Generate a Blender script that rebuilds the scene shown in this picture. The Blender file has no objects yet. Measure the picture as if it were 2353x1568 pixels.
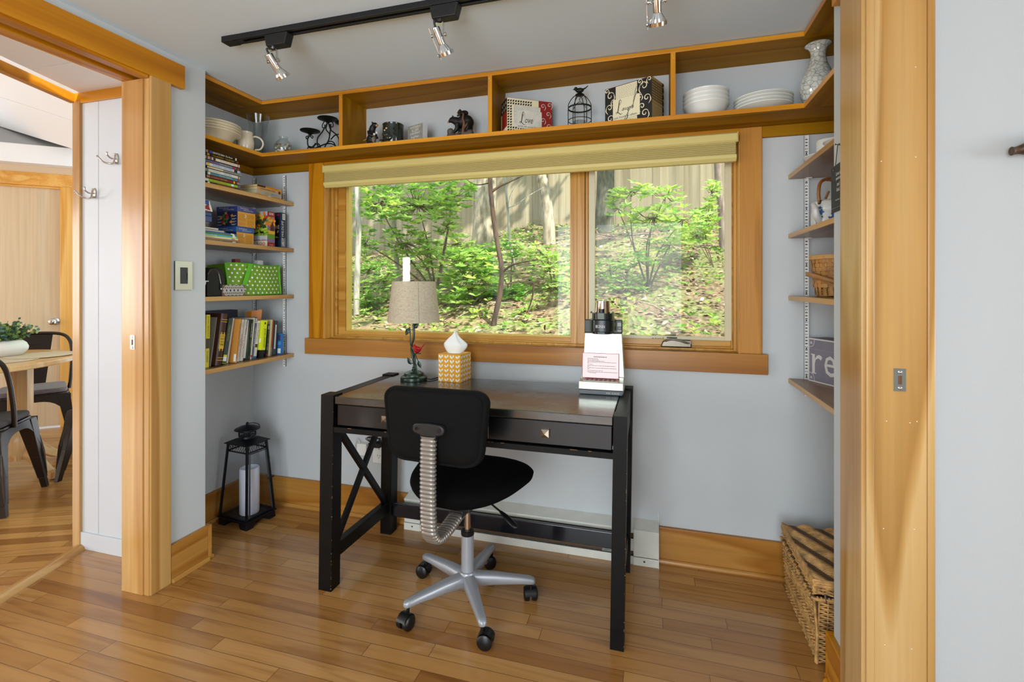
import bpy, bmesh, math, random
from mathutils import Vector, Matrix, Euler
random.seed(7)
PI = math.pi
SC = bpy.context.scene
COL = SC.collection
# ---------------------------------------------------------------- camera model (metres; camera at x=0,y=0,z=1.2)
FPX, YAW, VH, CAMH = 1114.09, math.radians(16.0885), 655.77, 1.2
cs_, sn_ = math.cos(YAW), math.sin(YAW)
def _ray(u, v):
    a = (u-1176.5)/FPX; b = (VH-v)/FPX
    return Vector((a*cs_-sn_, a*sn_+cs_, b))
def atX(u, v, x): r = _ray(u, v); t = x/r.x; return Vector((x, r.y*t, CAMH+r.z*t))
def atY(u, v, y): r = _ray(u, v); t = y/r.y; return Vector((r.x*t, y, CAMH+r.z*t))
def atZ(u, v, z): r = _ray(u, v); t = (z-CAMH)/r.z; return Vector((r.x*t, r.y*t, z))
def atD(u, v, d): r = _ray(u, v); return Vector((r.x*d, r.y*d, CAMH+r.z*d))

# ---------------------------------------------------------------- materials
MATS = {}
def _nt(name):
    m = bpy.data.materials.new(name); m.use_nodes = True
    nt = m.node_tree; nt.nodes.clear()
    out = nt.nodes.new('ShaderNodeOutputMaterial'); b = nt.nodes.new('ShaderNodeBsdfPrincipled')
    nt.links.new(b.outputs[0], out.inputs[0])
    return m, nt, b
def N(nt, t, **kw):
    n = nt.nodes.new(t)
    for k, v in kw.items():
        if k.startswith('i_'):
            key = k[2:]; key = int(key) if key.isdigit() else key.replace('_', ' ')
            n.inputs[key].default_value = v
        else: setattr(n, k, v)
    return n
def ramp(nt, src, stops):
    r = nt.nodes.new('ShaderNodeValToRGB'); el = r.color_ramp.elements
    while len(el) < len(stops): el.new(0.5)
    for e, (p, c) in zip(el, stops): e.position = p; e.color = (*c, 1)
    nt.links.new(src, r.inputs[0]); return r
def hexc(h):
    h = h.lstrip('#'); r = [int(h[i:i+2], 16)/255 for i in (0, 2, 4)]
    return tuple(x/12.92 if x <= .04045 else ((x+.055)/1.055)**2.4 for x in r)
def col(c): return hexc(c) if isinstance(c, str) else tuple(c)
def coords(nt, scale=(1, 1, 1), rnd=True):
    tc = N(nt, 'ShaderNodeTexCoord'); mp = N(nt, 'ShaderNodeMapping')
    mp.inputs['Scale'].default_value = scale
    src = tc.outputs['Object']
    if rnd:
        oi = N(nt, 'ShaderNodeObjectInfo')
        ad = N(nt, 'ShaderNodeVectorMath', operation='MULTIPLY_ADD')
        cm = N(nt, 'ShaderNodeCombineXYZ')
        for i in range(3): nt.links.new(oi.outputs['Random'], cm.inputs[i])
        nt.links.new(cm.outputs[0], ad.inputs[0]); ad.inputs[1].default_value = (7.3, 5.1, 9.7)
        nt.links.new(src, ad.inputs[2]); src = ad.outputs[0]
    nt.links.new(src, mp.inputs['Vector'])
    return mp.outputs[0]
def bump(nt, b, height, strength=.2, dist=.002):
    bp = N(nt, 'ShaderNodeBump'); bp.inputs['Strength'].default_value = strength; bp.inputs['Distance'].default_value = dist
    nt.links.new(height, bp.inputs['Height']); nt.links.new(bp.outputs[0], b.inputs['Normal'])
def plain(name, c, rough=.5, metal=0, spec=.4, noise=0, nscale=60, bmp=0, coat=0, trans=0, alpha=1, sheen=0, emit=0, sub=0):
    if name in MATS: return MATS[name]
    m, nt, b = _nt(name); c = col(c)
    b.inputs['Base Color'].default_value = (*c, 1); b.inputs['Roughness'].default_value = rough
    b.inputs['Metallic'].default_value = metal; b.inputs['Specular IOR Level'].default_value = spec
    if coat: b.inputs['Coat Weight'].default_value = coat; b.inputs['Coat Roughness'].default_value = .08
    if trans: b.inputs['Transmission Weight'].default_value = trans
    if sheen: b.inputs['Sheen Weight'].default_value = sheen
    if noise or bmp:
        v = coords(nt); n = N(nt, 'ShaderNodeTexNoise', i_Scale=nscale, i_Detail=4)
        nt.links.new(v, n.inputs['Vector'])
        if noise:
            r = ramp(nt, n.outputs['Fac'], [(.3, tuple(max(0, x*(1-noise)) for x in c)), (.7, tuple(min(1, x*(1+noise)) for x in c))])
            nt.links.new(r.outputs[0], b.inputs['Base Color'])
        if bmp: bump(nt, b, n.outputs['Fac'], bmp)
    MATS[name] = m; return m
def wood(name, dark, mid, light, axis='Z', rough=.35, scale=1.0, coat=.08, ring=1.0, spec=.3):
    """grain runs along `axis`; long wavy growth bands + fine fibres"""
    key = name+'_'+axis
    if key in MATS: return MATS[key]
    m, nt, b = _nt(key)
    s = [6*scale]*3; s['XYZ'.index(axis)] = .42*scale
    v = coords(nt, tuple(s))
    n1 = N(nt, 'ShaderNodeTexNoise', i_Scale=1.0, i_Detail=1.5, i_Roughness=.45)
    nt.links.new(v, n1.inputs['Vector'])
    mul = N(nt, 'ShaderNodeMath', operation='MULTIPLY'); mul.inputs[1].default_value = 5.0*ring
    nt.links.new(n1.outputs['Fac'], mul.inputs[0])
    fr = N(nt, 'ShaderNodeMath', operation='FRACT'); nt.links.new(mul.outputs[0], fr.inputs[0])
    r = ramp(nt, fr.outputs[0], [(0, col(light)), (.55, col(mid)), (.85, tuple(.55*a+.45*q for a, q in zip(col(dark), col(mid)))), (.93, col(mid)), (1, col(light))])
    s2 = [90*scale]*3; s2['XYZ'.index(axis)] = 2.2*scale
    v2 = coords(nt, tuple(s2)); n2 = N(nt, 'ShaderNodeTexNoise', i_Scale=1.0, i_Detail=3)
    nt.links.new(v2, n2.inputs['Vector'])
    mr = N(nt, 'ShaderNodeMapRange'); mr.inputs['To Min'].default_value = .78; mr.inputs['To Max'].default_value = 1.18
    nt.links.new(n2.outputs['Fac'], mr.inputs['Value'])
    mx = N(nt, 'ShaderNodeMix', data_type='RGBA', blend_type='MULTIPLY'); mx.inputs[0].default_value = 1
    nt.links.new(r.outputs[0], mx.inputs[6]); nt.links.new(mr.outputs[0], mx.inputs[7])
    # slow tone drift along the board
    n3 = N(nt, 'ShaderNodeTexNoise', i_Scale=.35, i_Detail=1); nt.links.new(v, n3.inputs['Vector'])
    mr3 = N(nt, 'ShaderNodeMapRange'); mr3.inputs['To Min'].default_value = .82; mr3.inputs['To Max'].default_value = 1.15
    nt.links.new(n3.outputs['Fac'], mr3.inputs['Value'])
    mx2 = N(nt, 'ShaderNodeMix', data_type='RGBA', blend_type='MULTIPLY'); mx2.inputs[0].default_value = 1
    nt.links.new(mx.outputs[2], mx2.inputs[6]); nt.links.new(mr3.outputs[0], mx2.inputs[7])
    nt.links.new(mx2.outputs[2], b.inputs['Base Color'])
    b.inputs['Roughness'].default_value = rough; b.inputs['Specular IOR Level'].default_value = spec
    b.inputs['Coat Weight'].default_value = coat; b.inputs['Coat Roughness'].default_value = .15
    bump(nt, b, n2.outputs['Fac'], .12, .001)
    MATS[key] = m; return m

# ---------------------------------------------------------------- mesh builder
class MB:
    def __init__(s): s.v = []; s.f = []; s.m = []; s.mats = []
    def mi(s, m):
        if m not in s.mats: s.mats.append(m)
        return s.mats.index(m)
    def add(s, vs, fs, m=None, M=None):
        o = len(s.v); i = s.mi(m)
        s.v += [(M @ Vector(p)) if M is not None else Vector(p) for p in vs]
        for f in fs: s.f.append([a+o for a in f]); s.m.append(i)
        return s
    def box(s, x0, x1, y0, y1, z0, z1, m=None, M=None):
        x0, x1 = sorted((x0, x1)); y0, y1 = sorted((y0, y1)); z0, z1 = sorted((z0, z1))
        vs = [(x0,y0,z0),(x1,y0,z0),(x1,y1,z0),(x0,y1,z0),(x0,y0,z1),(x1,y0,z1),(x1,y1,z1),(x0,y1,z1)]
        return s.add(vs, [(0,3,2,1),(4,5,6,7),(0,1,5,4),(1,2,6,5),(2,3,7,6),(3,0,4,7)], m, M)
    def hexa(s, b4, t4, m=None):
        """bottom 4 and top 4 corner points, counter-clockwise seen from above"""
        return s.add(list(b4)+list(t4), [(0,3,2,1),(4,5,6,7),(0,1,5,4),(1,2,6,5),(2,3,7,6),(3,0,4,7)], m)
    def prism(s, poly, M, d, m=None):
        """poly: 2D points (counter-clockwise), extruded 0..d along local z, placed by matrix M"""
        n = len(poly); vs = [(p[0], p[1], 0) for p in poly]+[(p[0], p[1], d) for p in poly]
        fs = [tuple(range(n-1, -1, -1)), tuple(range(n, 2*n))]+[(i, (i+1) % n, n+(i+1) % n, n+i) for i in range(n)]
        return s.add(vs, fs, m, M)
    def tube(s, pts, r, n=8, m=None, cap=True, closed=False, flat=1.0):
        pts = [Vector(p) for p in pts]; k = len(pts)
        rs = list(r) if isinstance(r, (list, tuple)) else [r]*k
        vs = []; fs = []; up = None
        for i, p in enumerate(pts):
            if closed: t = pts[(i+1) % k]-pts[i-1]
            else: t = pts[min(i+1, k-1)]-pts[max(i-1, 0)]
            t = t.normalized() if t.length > 1e-9 else Vector((0, 0, 1))
            if up is None:
                up = t.cross(Vector((0, 0, 1)))
                if up.length < .05: up = t.cross(Vector((1, 0, 0)))
            a = (up-t*up.dot(t)).normalized(); b = t.cross(a); up = a
            for j in range(n):
                w = 2*PI*j/n; vs.append(p+(a*math.cos(w)+b*math.sin(w)*flat)*rs[i])
        for i in range(k if closed else k-1):
            for j in range(n):
                i2 = (i+1) % k; j2 = (j+1) % n
                fs.append((i*n+j, i*n+j2, i2*n+j2, i2*n+j))
        if cap and not closed: fs += [tuple(range(n-1, -1, -1)), tuple((k-1)*n+j for j in range(n))]
        return s.add(vs, fs, m)
    def lathe(s, prof, c=(0, 0, 0), n=24, m=None, M=None, sx=1, sy=1, cap=True):
        """prof: (radius, z) from bottom to top, about local z"""
        vs = []; fs = []; k = len(prof)
        for r, z in prof:
            for j in range(n):
                w = 2*PI*j/n; vs.append((c[0]+r*sx*math.cos(w), c[1]+r*sy*math.sin(w), c[2]+z))
        for i in range(k-1):
            for j in range(n):
                j2 = (j+1) % n; fs.append((i*n+j, i*n+j2, (i+1)*n+j2, (i+1)*n+j))
        if cap:
            if prof[0][0] > 1e-6: fs.append(tuple(range(n-1, -1, -1)))
            if prof[-1][0] > 1e-6: fs.append(tuple((k-1)*n+j for j in range(n)))
        return s.add(vs, fs, m, M)
    def ball(s, c, r, m=None, n=12, M=None, sc=(1, 1, 1)):
        prof = [(max(1e-7, r*math.sin(PI*i/(n//2))), -r*math.cos(PI*i/(n//2))) for i in range(n//2+1)]
        vs = []; fs = []; k = len(prof)
        for rr, z in prof:
            for j in range(n):
                w = 2*PI*j/n; vs.append(Vector((c[0]+rr*math.cos(w)*sc[0], c[1]+rr*math.sin(w)*sc[1], c[2]+z*sc[2])))
        for i in range(k-1):
            for j in range(n):
                j2 = (j+1) % n; fs.append((i*n+j, i*n+j2, (i+1)*n+j2, (i+1)*n+j))
        return s.add(vs, fs, m, M)
    def quad(s, a, b, c, d, m=None): return s.add([a, b, c, d], [(0, 1, 2, 3)], m)
    def disc(s, c, nrm, r, m=None, n=14, up=None):
        nrm = Vector(nrm).normalized(); a = nrm.orthogonal().normalized(); b = nrm.cross(a); c = Vector(c)
        return s.add([c+(a*math.cos(2*PI*j/n)+b*math.sin(2*PI*j/n))*r for j in range(n)], [tuple(range(n))], m)
    def text(s, body, o, right, up, w, h, m=None, d=.0004, shear=0.0, keep=False):
        """flat lettering fitted in the rectangle at o spanned by unit vectors right/up, size w x h"""
        vs, fs = glyphs(body, shear)
        if not vs: return s
        xs = [p[0] for p in vs]; ys = [p[1] for p in vs]
        x0, x1, y0, y1 = min(xs), max(xs), min(ys), max(ys)
        o = Vector(o); right = Vector(right).normalized(); up = Vector(up).normalized(); nr = right.cross(up)
        kx = w/max(x1-x0, 1e-6); ky = h/max(y1-y0, 1e-6)
        if keep: kx = ky = min(kx, ky)
        ox = (w-kx*(x1-x0))/2; oy = (h-ky*(y1-y0))/2
        return s.add([o+right*(ox+(p[0]-x0)*kx)+up*(oy+(p[1]-y0)*ky)+nr*d for p in vs], fs, m)
    def build(s, name, m=None, parent=None, smooth=None, bev=0, seg=2, sub=0, loc=None, solid=0):
        me = bpy.data.meshes.new(name)
        off = Vector(loc) if loc is not None else Vector((0, 0, 0))
        me.from_pydata([tuple(Vector(p)-off) for p in s.v], [], s.f)
        mats = s.mats or [m]
        for q in mats: me.materials.append(q if q is not None else m)
        if len(mats) > 1: me.polygons.foreach_set('material_index', s.m)
        me.validate(); me.update()
        if smooth is not None:
            me.polygons.foreach_set('use_smooth', [True]*len(me.polygons))
            if smooth < 180: me.set_sharp_from_angle(angle=math.radians(smooth))
        o = bpy.data.objects.new(name, me); COL.objects.link(o)
        if loc is not None: o.location = loc
        if parent is not None: o.parent = parent
        if solid:
            q = o.modifiers.new('thick', 'SOLIDIFY'); q.thickness = solid; q.offset = 0
        if bev:
            q = o.modifiers.new('round', 'BEVEL'); q.width = bev; q.segments = seg; q.limit_method = 'ANGLE'; q.angle_limit = math.radians(40)
        if sub:
            q = o.modifiers.new('smooth', 'SUBSURF'); q.levels = q.render_levels = sub
        return o
_gl = {}
def glyphs(body, shear=0.0):
    k = (body, shear)
    if k in _gl: return _gl[k]
    cu = bpy.data.curves.new('t', 'FONT'); cu.body = body; cu.resolution_u = 2; cu.shear = shear
    ob = bpy.data.objects.new('t', cu); COL.objects.link(ob)
    dg = bpy.context.evaluated_depsgraph_get(); dg.update()
    me = bpy.data.meshes.new_from_object(ob.evaluated_get(dg))
    r = ([tuple(v.co) for v in me.vertices], [tuple(p.vertices) for p in me.polygons])
    bpy.data.objects.remove(ob); bpy.data.curves.remove(cu); bpy.data.meshes.remove(me)
    _gl[k] = r; return r
def smoothpath(pts, n=6):
    pts = [Vector(p) for p in pts]; out = []
    for i in range(len(pts)-1):
        p0 = pts[max(i-1, 0)]; p1 = pts[i]; p2 = pts[i+1]; p3 = pts[min(i+2, len(pts)-1)]
        for k in range(n):
            t = k/n
            out.append(.5*((2*p1)+(p2-p0)*t+(2*p0-5*p1+4*p2-p3)*t*t+(3*p1-p0-3*p2+p3)*t**3))
    out.append(pts[-1]); return out
# ---------------------------------------------------------------- things
def tag(o, label=None, cat=None, group=None, kind=None):
    if label: o['label'] = label
    if cat: o['category'] = cat
    if group: o['group'] = group
    if kind: o['kind'] = kind
    return o
def thing(name, label, cat, loc=(0, 0, 0), rz=0, group=None):
    o = bpy.data.objects.new(name, None); COL.objects.link(o); o.empty_display_size = .05
    o.location = loc; o.rotation_euler = (0, 0, rz)
    return tag(o, label, cat, group)
def struct(mb, name, m=None, parent=None, **kw):
    o = mb.build(name, m, parent, **kw)
    if parent is None: o['kind'] = 'structure'
    return o
def copy_tree(o, parent=None):
    c = o.copy(); COL.objects.link(c)
    if parent is not None: c.parent = parent
    for ch in list(o.children): copy_tree(ch, c)
    return c
# ================================================================ MATERIALS
WALL = plain('wall_paint', '#c3c7c8', .55, noise=.02, nscale=300, bmp=.05)
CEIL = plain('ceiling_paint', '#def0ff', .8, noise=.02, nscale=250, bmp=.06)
WHITE = plain('white_panel_paint', '#cdd1d6', .45, noise=.015, nscale=6)
WHITE2 = plain('white_ceiling_paint', '#ececec', .6)
def pine(ax): return wood('amber_pine', '#8a4c06', '#ba760c', '#c98818', ax, .32)
def pined(ax): return wood('shelf_pine', '#7e5004', '#9c6c08', '#a8780c', ax, .5, coat=0, spec=.1)
def trimw(ax): return wood('trim_pine', '#9c6630', '#b88a4c', '#c69c60', ax, .3, .8, coat=.25)
def basew(ax): return wood('baseboard_pine', '#92561a', '#b07832', '#bd8842', ax, .3)
def winw(ax): return wood('window_wood', '#a66c20', '#c08a38', '#cc9a48', ax, .3, 1.4)
def lam(ax): return wood('laminate_wood', '#6f4c2c', '#86603a', '#94704a', ax, .3)
def birch(ax): return wood('birch_door', '#cdb08c', '#d2b894', '#d6bf9e', ax, .35, .7, ring=.5)
def floor_mat(name, ang=0.0, tint=(1, 1, 1)):
    m, nt, b = _nt(name)
    tc = N(nt, 'ShaderNodeTexCoord'); mp = N(nt, 'ShaderNodeMapping'); mp.inputs['Rotation'].default_value = (0, 0, ang)
    nt.links.new(tc.outputs['Object'], mp.inputs['Vector'])
    sx = N(nt, 'ShaderNodeSeparateXYZ'); nt.links.new(mp.outputs[0], sx.inputs[0])
    def M(op, a, bb=None, cc=None):
        n = N(nt, 'ShaderNodeMath', operation=op)
        for i, q in enumerate((a, bb, cc)):
            if q is None: continue
            if isinstance(q, (int, float)): n.inputs[i].default_value = q
            else: nt.links.new(q, n.inputs[i])
        return n.outputs[0]
    X, Y = sx.outputs[0], sx.outputs[1]
    W, L = .0572, .86
    ry = M('DIVIDE', Y, W); row = M('FLOOR', ry); fy = M('FRACT', ry)
    wn = N(nt, 'ShaderNodeTexWhiteNoise', noise_dimensions='1D'); nt.links.new(row, wn.inputs['W'])
    xo = M('ADD', M('DIVIDE', X, L), M('MULTIPLY', wn.outputs['Value'], 7.31))
    idx = M('FLOOR', xo); fx = M('FRACT', xo)
    cm = N(nt, 'ShaderNodeCombineXYZ'); nt.links.new(row, cm.inputs[0]); nt.links.new(idx, cm.inputs[1])
    wn2 = N(nt, 'ShaderNodeTexWhiteNoise', noise_dimensions='2D'); nt.links.new(cm.outputs[0], wn2.inputs['Vector'])
    # grain
    sc = N(nt, 'ShaderNodeVectorMath', operation='MULTIPLY'); nt.links.new(mp.outputs[0], sc.inputs[0]); sc.inputs[1].default_value = (2.2, 26, 1)
    of = N(nt, 'ShaderNodeVectorMath', operation='MULTIPLY_ADD'); nt.links.new(wn2.outputs['Color'], of.inputs[0]); of.inputs[1].default_value = (40, 40, 0); nt.links.new(sc.outputs[0], of.inputs[2])
    n1 = N(nt, 'ShaderNodeTexNoise', i_Scale=1.0, i_Detail=3, i_Distortion=.8); nt.links.new(of.outputs[0], n1.inputs['Vector'])
    sc2 = N(nt, 'ShaderNodeVectorMath', operation='MULTIPLY'); nt.links.new(of.outputs[0], sc2.inputs[0]); sc2.inputs[1].default_value = (2, 7, 1)
    n2 = N(nt, 'ShaderNodeTexNoise', i_Scale=1.0, i_Detail=2); nt.links.new(sc2.outputs[0], n2.inputs['Vector'])
    t = lambda c: tuple(a*k for a, k in zip(col(c), tint))
    r1 = ramp(nt, wn2.outputs['Value'], [(0, t('#93622f')), (.35, t('#b08046')), (.7, t('#bd8e54')), (1, t('#a5733a'))])
    r2 = ramp(nt, n1.outputs['Fac'], [(.28, (.72, .64, .55)), (.5, (1, 1, 1)), (.75, (1.06, 1.05, 1.02))])
    mx = N(nt, 'ShaderNodeMix', data_type='RGBA', blend_type='MULTIPLY'); mx.inputs[0].default_value = 1
    nt.links.new(r1.outputs[0], mx.inputs[6]); nt.links.new(r2.outputs[0], mx.inputs[7])
    mr = N(nt, 'ShaderNodeMapRange'); mr.inputs['To Min'].default_value = .9; mr.inputs['To Max'].default_value = 1.08; nt.links.new(n2.outputs['Fac'], mr.inputs['Value'])
    mx2 = N(nt, 'ShaderNodeMix', data_type='RGBA', blend_type='MULTIPLY'); mx2.inputs[0].default_value = 1
    nt.links.new(mx.outputs[2], mx2.inputs[6]); nt.links.new(mr.outputs[0], mx2.inputs[7])
    gy = M('LESS_THAN', M('ABSOLUTE', M('SUBTRACT', fy, .5)), .483)
    gx = M('LESS_THAN', M('ABSOLUTE', M('SUBTRACT', fx, .5)), .4988)
    g = M('MULTIPLY', gy, gx)
    mx3 = N(nt, 'ShaderNodeMix', data_type='RGBA'); nt.links.new(g, mx3.inputs[0]); mx3.inputs[6].default_value = (*t('#6e4826'), 1)
    nt.links.new(mx2.outputs[2], mx3.inputs[7]); nt.links.new(mx3.outputs[2], b.inputs['Base Color'])
    b.inputs['Roughness'].default_value = .24; b.inputs['Coat Weight'].default_value = .35; b.inputs['Coat Roughness'].default_value = .1
    bump(nt, b, g, .25, .001)
    return m
FLOOR = floor_mat('floor_strips'); FLOOR2 = floor_mat('dining_floor_strips', math.radians(-25), (1.02, .98, .92))

# ================================================================ SHELL
XL, XR, YB, XA, XB, YE, ZC = -2.153, .81, 2.216, -1.876, .525, 1.665, 2.138
YP, ZP = 1.585, 2.077             # passage panels
mb = MB()
poly = [(-2.505, YP), (-1.31, -2.1), (6.1, -2.1), (6.1, 1.65), (XR+.05, 1.65), (XR+.05, 2.3), (XL-.05, 2.3), (XL-.05, 1.65), (-2.505, 1.65)]
mb.prism(poly, Matrix.Translation((0, 0, -.05)), .05)
struct(mb, 'floor', FLOOR)
WX0, WX1, WZ0, WZ1 = -1.668, .347, .905, 1.80
mb = MB()
mb.box(-2.3, WX0-.02, YB, 2.36, -.05, 2.3); mb.box(WX1+.02, 1.0, YB, 2.36, -.05, 2.3)
mb.box(WX0-.02, WX1+.02, YB, 2.36, -.05, WZ0-.02); mb.box(WX0-.02, WX1+.02, YB, 2.36, WZ1+.02, 2.3)
struct(mb, 'wall_back', WALL)
mb = MB(); mb.box(-2.3, XL, YE, YB, 0, ZC); mb.box(XL-.1, -1.98, YE-.06, YE, 0, ZC); mb.box(-1.98, XA, 1.44, YE, 0, ZC)
mb.box(-1.98, XA, -2.1, 1.44, 2.03, ZC); mb.box(-1.98, XA, -2.1, -1.0, 0, 2.03)
struct(mb, 'wall_left', WALL)
mb = MB(); mb.box(XR, .95, YE, YB, 0, ZC); mb.box(.64, XR+.1, YE-.06, YE, 0, ZC); mb.box(XB, .64, 1.44, YE, 0, ZC)
mb.box(XB, .64, -2.1, 1.44, 2.03, ZC); mb.box(XB, .64, -2.1, -1.0, 0, 2.03)
struct(mb, 'wall_right', WALL)
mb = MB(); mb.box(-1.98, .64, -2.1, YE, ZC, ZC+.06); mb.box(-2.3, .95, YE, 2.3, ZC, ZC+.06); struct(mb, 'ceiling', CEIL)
# passage panels either side, grooved boards
mb = MB()
for a, b_ in ((-2.505, -2.401), (-2.398, -2.20), (-2.197, -1.98)): mb.box(a, b_, YP, YP+.02, .075, ZP)
mb.box(-2.505, -1.98, YP+.004, YE-.06+.001, 0, ZP+.02); mb.box(-2.505, -1.98, YP-.008, YP+.01, 0, .075)
struct(mb, 'wall_passage_left', WHITE, bev=.001, seg=1)
mb = MB(); mb.box(.64, 6.1, YP, YE, 0, ZC+.06); struct(mb, 'wall_passage_right', WALL)
mb = MB()
def thr(s, off=0): return Vector((-2.505+.3149*s-.949*off, YP-.9491*s-.3149*off, 0))
a0, a1 = thr(0), thr(3.9)
for (y0, y1) in ((-1.7, .62), (.623, 1.10), (1.103, 1.35), (1.353, YP)):
    p = [(-2.505-(YP-y1)*-.3318, y1), (-2.505-(YP-y0)*-.3318, y0), (-1.97, y0), (-1.97, y1)]
    mb.prism([(q[0], q[1]) for q in p], Matrix.Translation((0, 0, ZP)), .02)
struct(mb, 'ceiling_passage_left', WHITE2)
mb = MB(); mb.box(.64, 6.1, -2.1, YE, ZC, ZC+.06); struct(mb, 'ceiling_passage_right', WHITE2)
mb = MB(); mb.box(-1.98, -1.28, -2.16, -2.1, 0, ZC); mb.box(.38, 6.1, -2.16, -2.1, 0, ZC); mb.box(-1.28, .38, -2.16, -2.1, 0, .25); mb.box(-1.28, .38, -2.16, -2.1, 2.05, ZC)
struct(mb, 'wall_behind', WALL)
mb = MB(); mb.box(6.1, 6.16, -2.16, YE, 0, .2); mb.box(6.1, 6.16, -2.16, YE, 2.0, ZC); mb.box(6.1, 6.16, .6, YE, 0, ZC)
struct(mb, 'wall_end', WALL)

# ---- baseboards (board + shoe moulding)
def baseb(mb, a, b_, nrm, m, h=.150, t=.018):
    a = Vector((*a, 0)); b_ = Vector((*b_, 0)); n = Vector((*nrm, 0)); up = Vector((0, 0, 1))
    mb.hexa([a, b_, b_+n*t, a+n*t], [q+up*h for q in (a, b_, b_+n*t, a+n*t)], m)
    prof = [(t, 0), (t+.013, 0), (t+.0125, .006), (t+.010, .012), (t+.006, .0165), (t, .018)]
    vs = [a+n*p+up*q for p, q in prof]+[b_+n*p+up*q for p, q in prof]; k = len(prof)
    mb.add(vs, [tuple(range(k)), tuple(range(2*k-1, k-1, -1))]+[(i, i+k, (i+1) % k+k, (i+1) % k) for i in range(k)], m)
mb = MB(); baseb(mb, (-1.175, YB), (XL, YB), (0, -1), basew('X')); struct(mb, 'baseboard_back_left', basew('X'), bev=.002)
mb = MB(); baseb(mb, (XR, YB), (.026, YB), (0, -1), basew('X')); struct(mb, 'baseboard_back_right', pine('X'), bev=.002)
mb = MB(); baseb(mb, (XL, YE), (XL, YB), (1, 0), basew('Y')); struct(mb, 'baseboard_nook_left', bev=.002)
mb = MB(); baseb(mb, (XA, 1.495), (XA, YE), (1, 0), basew('Y')); struct(mb, 'baseboard_left', bev=.002)
mb = MB(); baseb(mb, (XA+.0178, YE), (XL, YE), (0, 1), basew('X')); struct(mb, 'baseboard_left_return', bev=.002)
mb = MB(); baseb(mb, (XB, YE), (XB, 1.558), (-1, 0), pine('Y')); struct(mb, 'baseboard_right', bev=.002)
mb = MB(); baseb(mb, (XR, YE), (XB-.0178, YE), (0, 1), pine('X')); struct(mb, 'baseboard_right_return', bev=.002)

# ---- pocket opening trims (left: trim_1.. / right: trim_3..)
mb = MB(); W_ = trimw('Z')
mb.box(XA, XA+.02, 1.411, 1.493, 0, 2.012)                       # casing on the room face
mb.box(-2.0, XA-.014, 1.4035, 1.44, 0, 2.0); mb.box(XA-.014, XA+.012, 1.4075, 1.44, 0, 2.0)
struct(mb, 'trim_1', trimw('Z'), bev=.002)
mb = MB()
mb.box(XA, XA+.022, -2.0, 1.552, 2.010, 2.1055)                   # head casing runs past the side casing
struct(mb, 'trim_2', pine('Y'), bev=.002)
mb = MB(); mb.box(-1.905, XA+.012, -1.0, 1.4075, 2.0, 2.03); mb.box(-1.905, -1.91, -1.0, 1.4, 2.02, 2.03); mb.box(-2.0, -1.945, -1.0, 1.44, 2.0, 2.03)
struct(mb, 'trim_3', pine('Y'), bev=.002)
mb = MB(); mb.box(XB-.02, XB, 1.411, 1.556, 0, 2.012)
mb.box(XB-.013, XB+.004, 1.400, 1.44, 0, 2.0); mb.box(XB+.004, .640, 1.4035, 1.44, 0, 2.0)
mb.box(.640, .656, 1.4015, 1.44, 0, 2.0); mb.box(.64, .654, 1.42, 1.46, 0, 2.0)
struct(mb, 'trim_4', wood('trim_honey', '#95682e', '#be9458', '#cda972', 'Z', .28, .75, ring=.9), bev=.0025)
mb = MB(); mb.box(XB-.022, XB, -2.0, 1.615, 2.010, 2.1055); mb.box(XB-.012, .656, -1.0, 1.4, 2.0, 2.03); struct(mb, 'trim_5', pine('Y'), bev=.002)
mb = MB(); FILL = plain('nail_filler', '#e8dcc0', .6)
for u, v in ((2030, 1215), (2101, 1217), (2033, 1482), (2095, 1492), (2037, 968), (2091, 972), (2107, 969), (2104, 154), (2025, 371), (2104, 361)):
    p = atY(u, v, 1.4035); mb.disc((p.x, 1.4031, p.z), (0, -1, 0), .0014, FILL, 8)
o = mb.build('nail_filler', FILL, bpy.data.objects['trim_4']); tag(o, kind='stuff')
# ---- outer frame of the passage (end of white panel)
d1 = Vector((.3149, -.9491, 0)); n1 = Vector((-.9491, -.3149, 0)); up = Vector((0, 0, 1)); A = Vector((-2.505, YP, 0))
mb = MB(); mb.box(-2.547, -2.500, YP-.012, YP+.09, 0, 2.045); struct(mb, 'trim_6', trimw('Z'), bev=.002)
mb = MB(); mb.box(-2.548, -1.975, YP-.01, YP+.004, 2.030, 2.079); struct(mb, 'trim_7', pine('X'), bev=.001)
mb = MB(); q = A+Vector((-.03, 0, 0))
mb.hexa([q+up*2.035, q+d1*3+up*2.035, q+d1*3+n1*.03+up*2.035, q+n1*.03+up*2.035], [q+up*2.075, q+d1*3+up*2.075, q+d1*3+n1*.03+up*2.075, q+n1*.03+up*2.075])
struct(mb, 'trim_8', pine('Y'), bev=.001)
mb = MB()                                                        # half-round threshold strip along the joint of the two floors
prof = [(.03, -.03), (.03, .002), (.024, .013), (.010, .020), (-.010, .020), (-.024, .013), (-.03, .002), (-.03, -.03)]
a, b_ = A-d1*.02, A+d1*3.8; k = len(prof)
mb.add([a+n1*p+up*z for p, z in prof]+[b_+n1*p+up*z for p, z in prof], [tuple(range(k)), tuple(range(2*k-1, k-1, -1))]+[(i, i+k, (i+1) % k+k, (i+1) % k) for i in range(k)])
struct(mb, 'trim_9', trimw('Y'), smooth=40)

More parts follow.
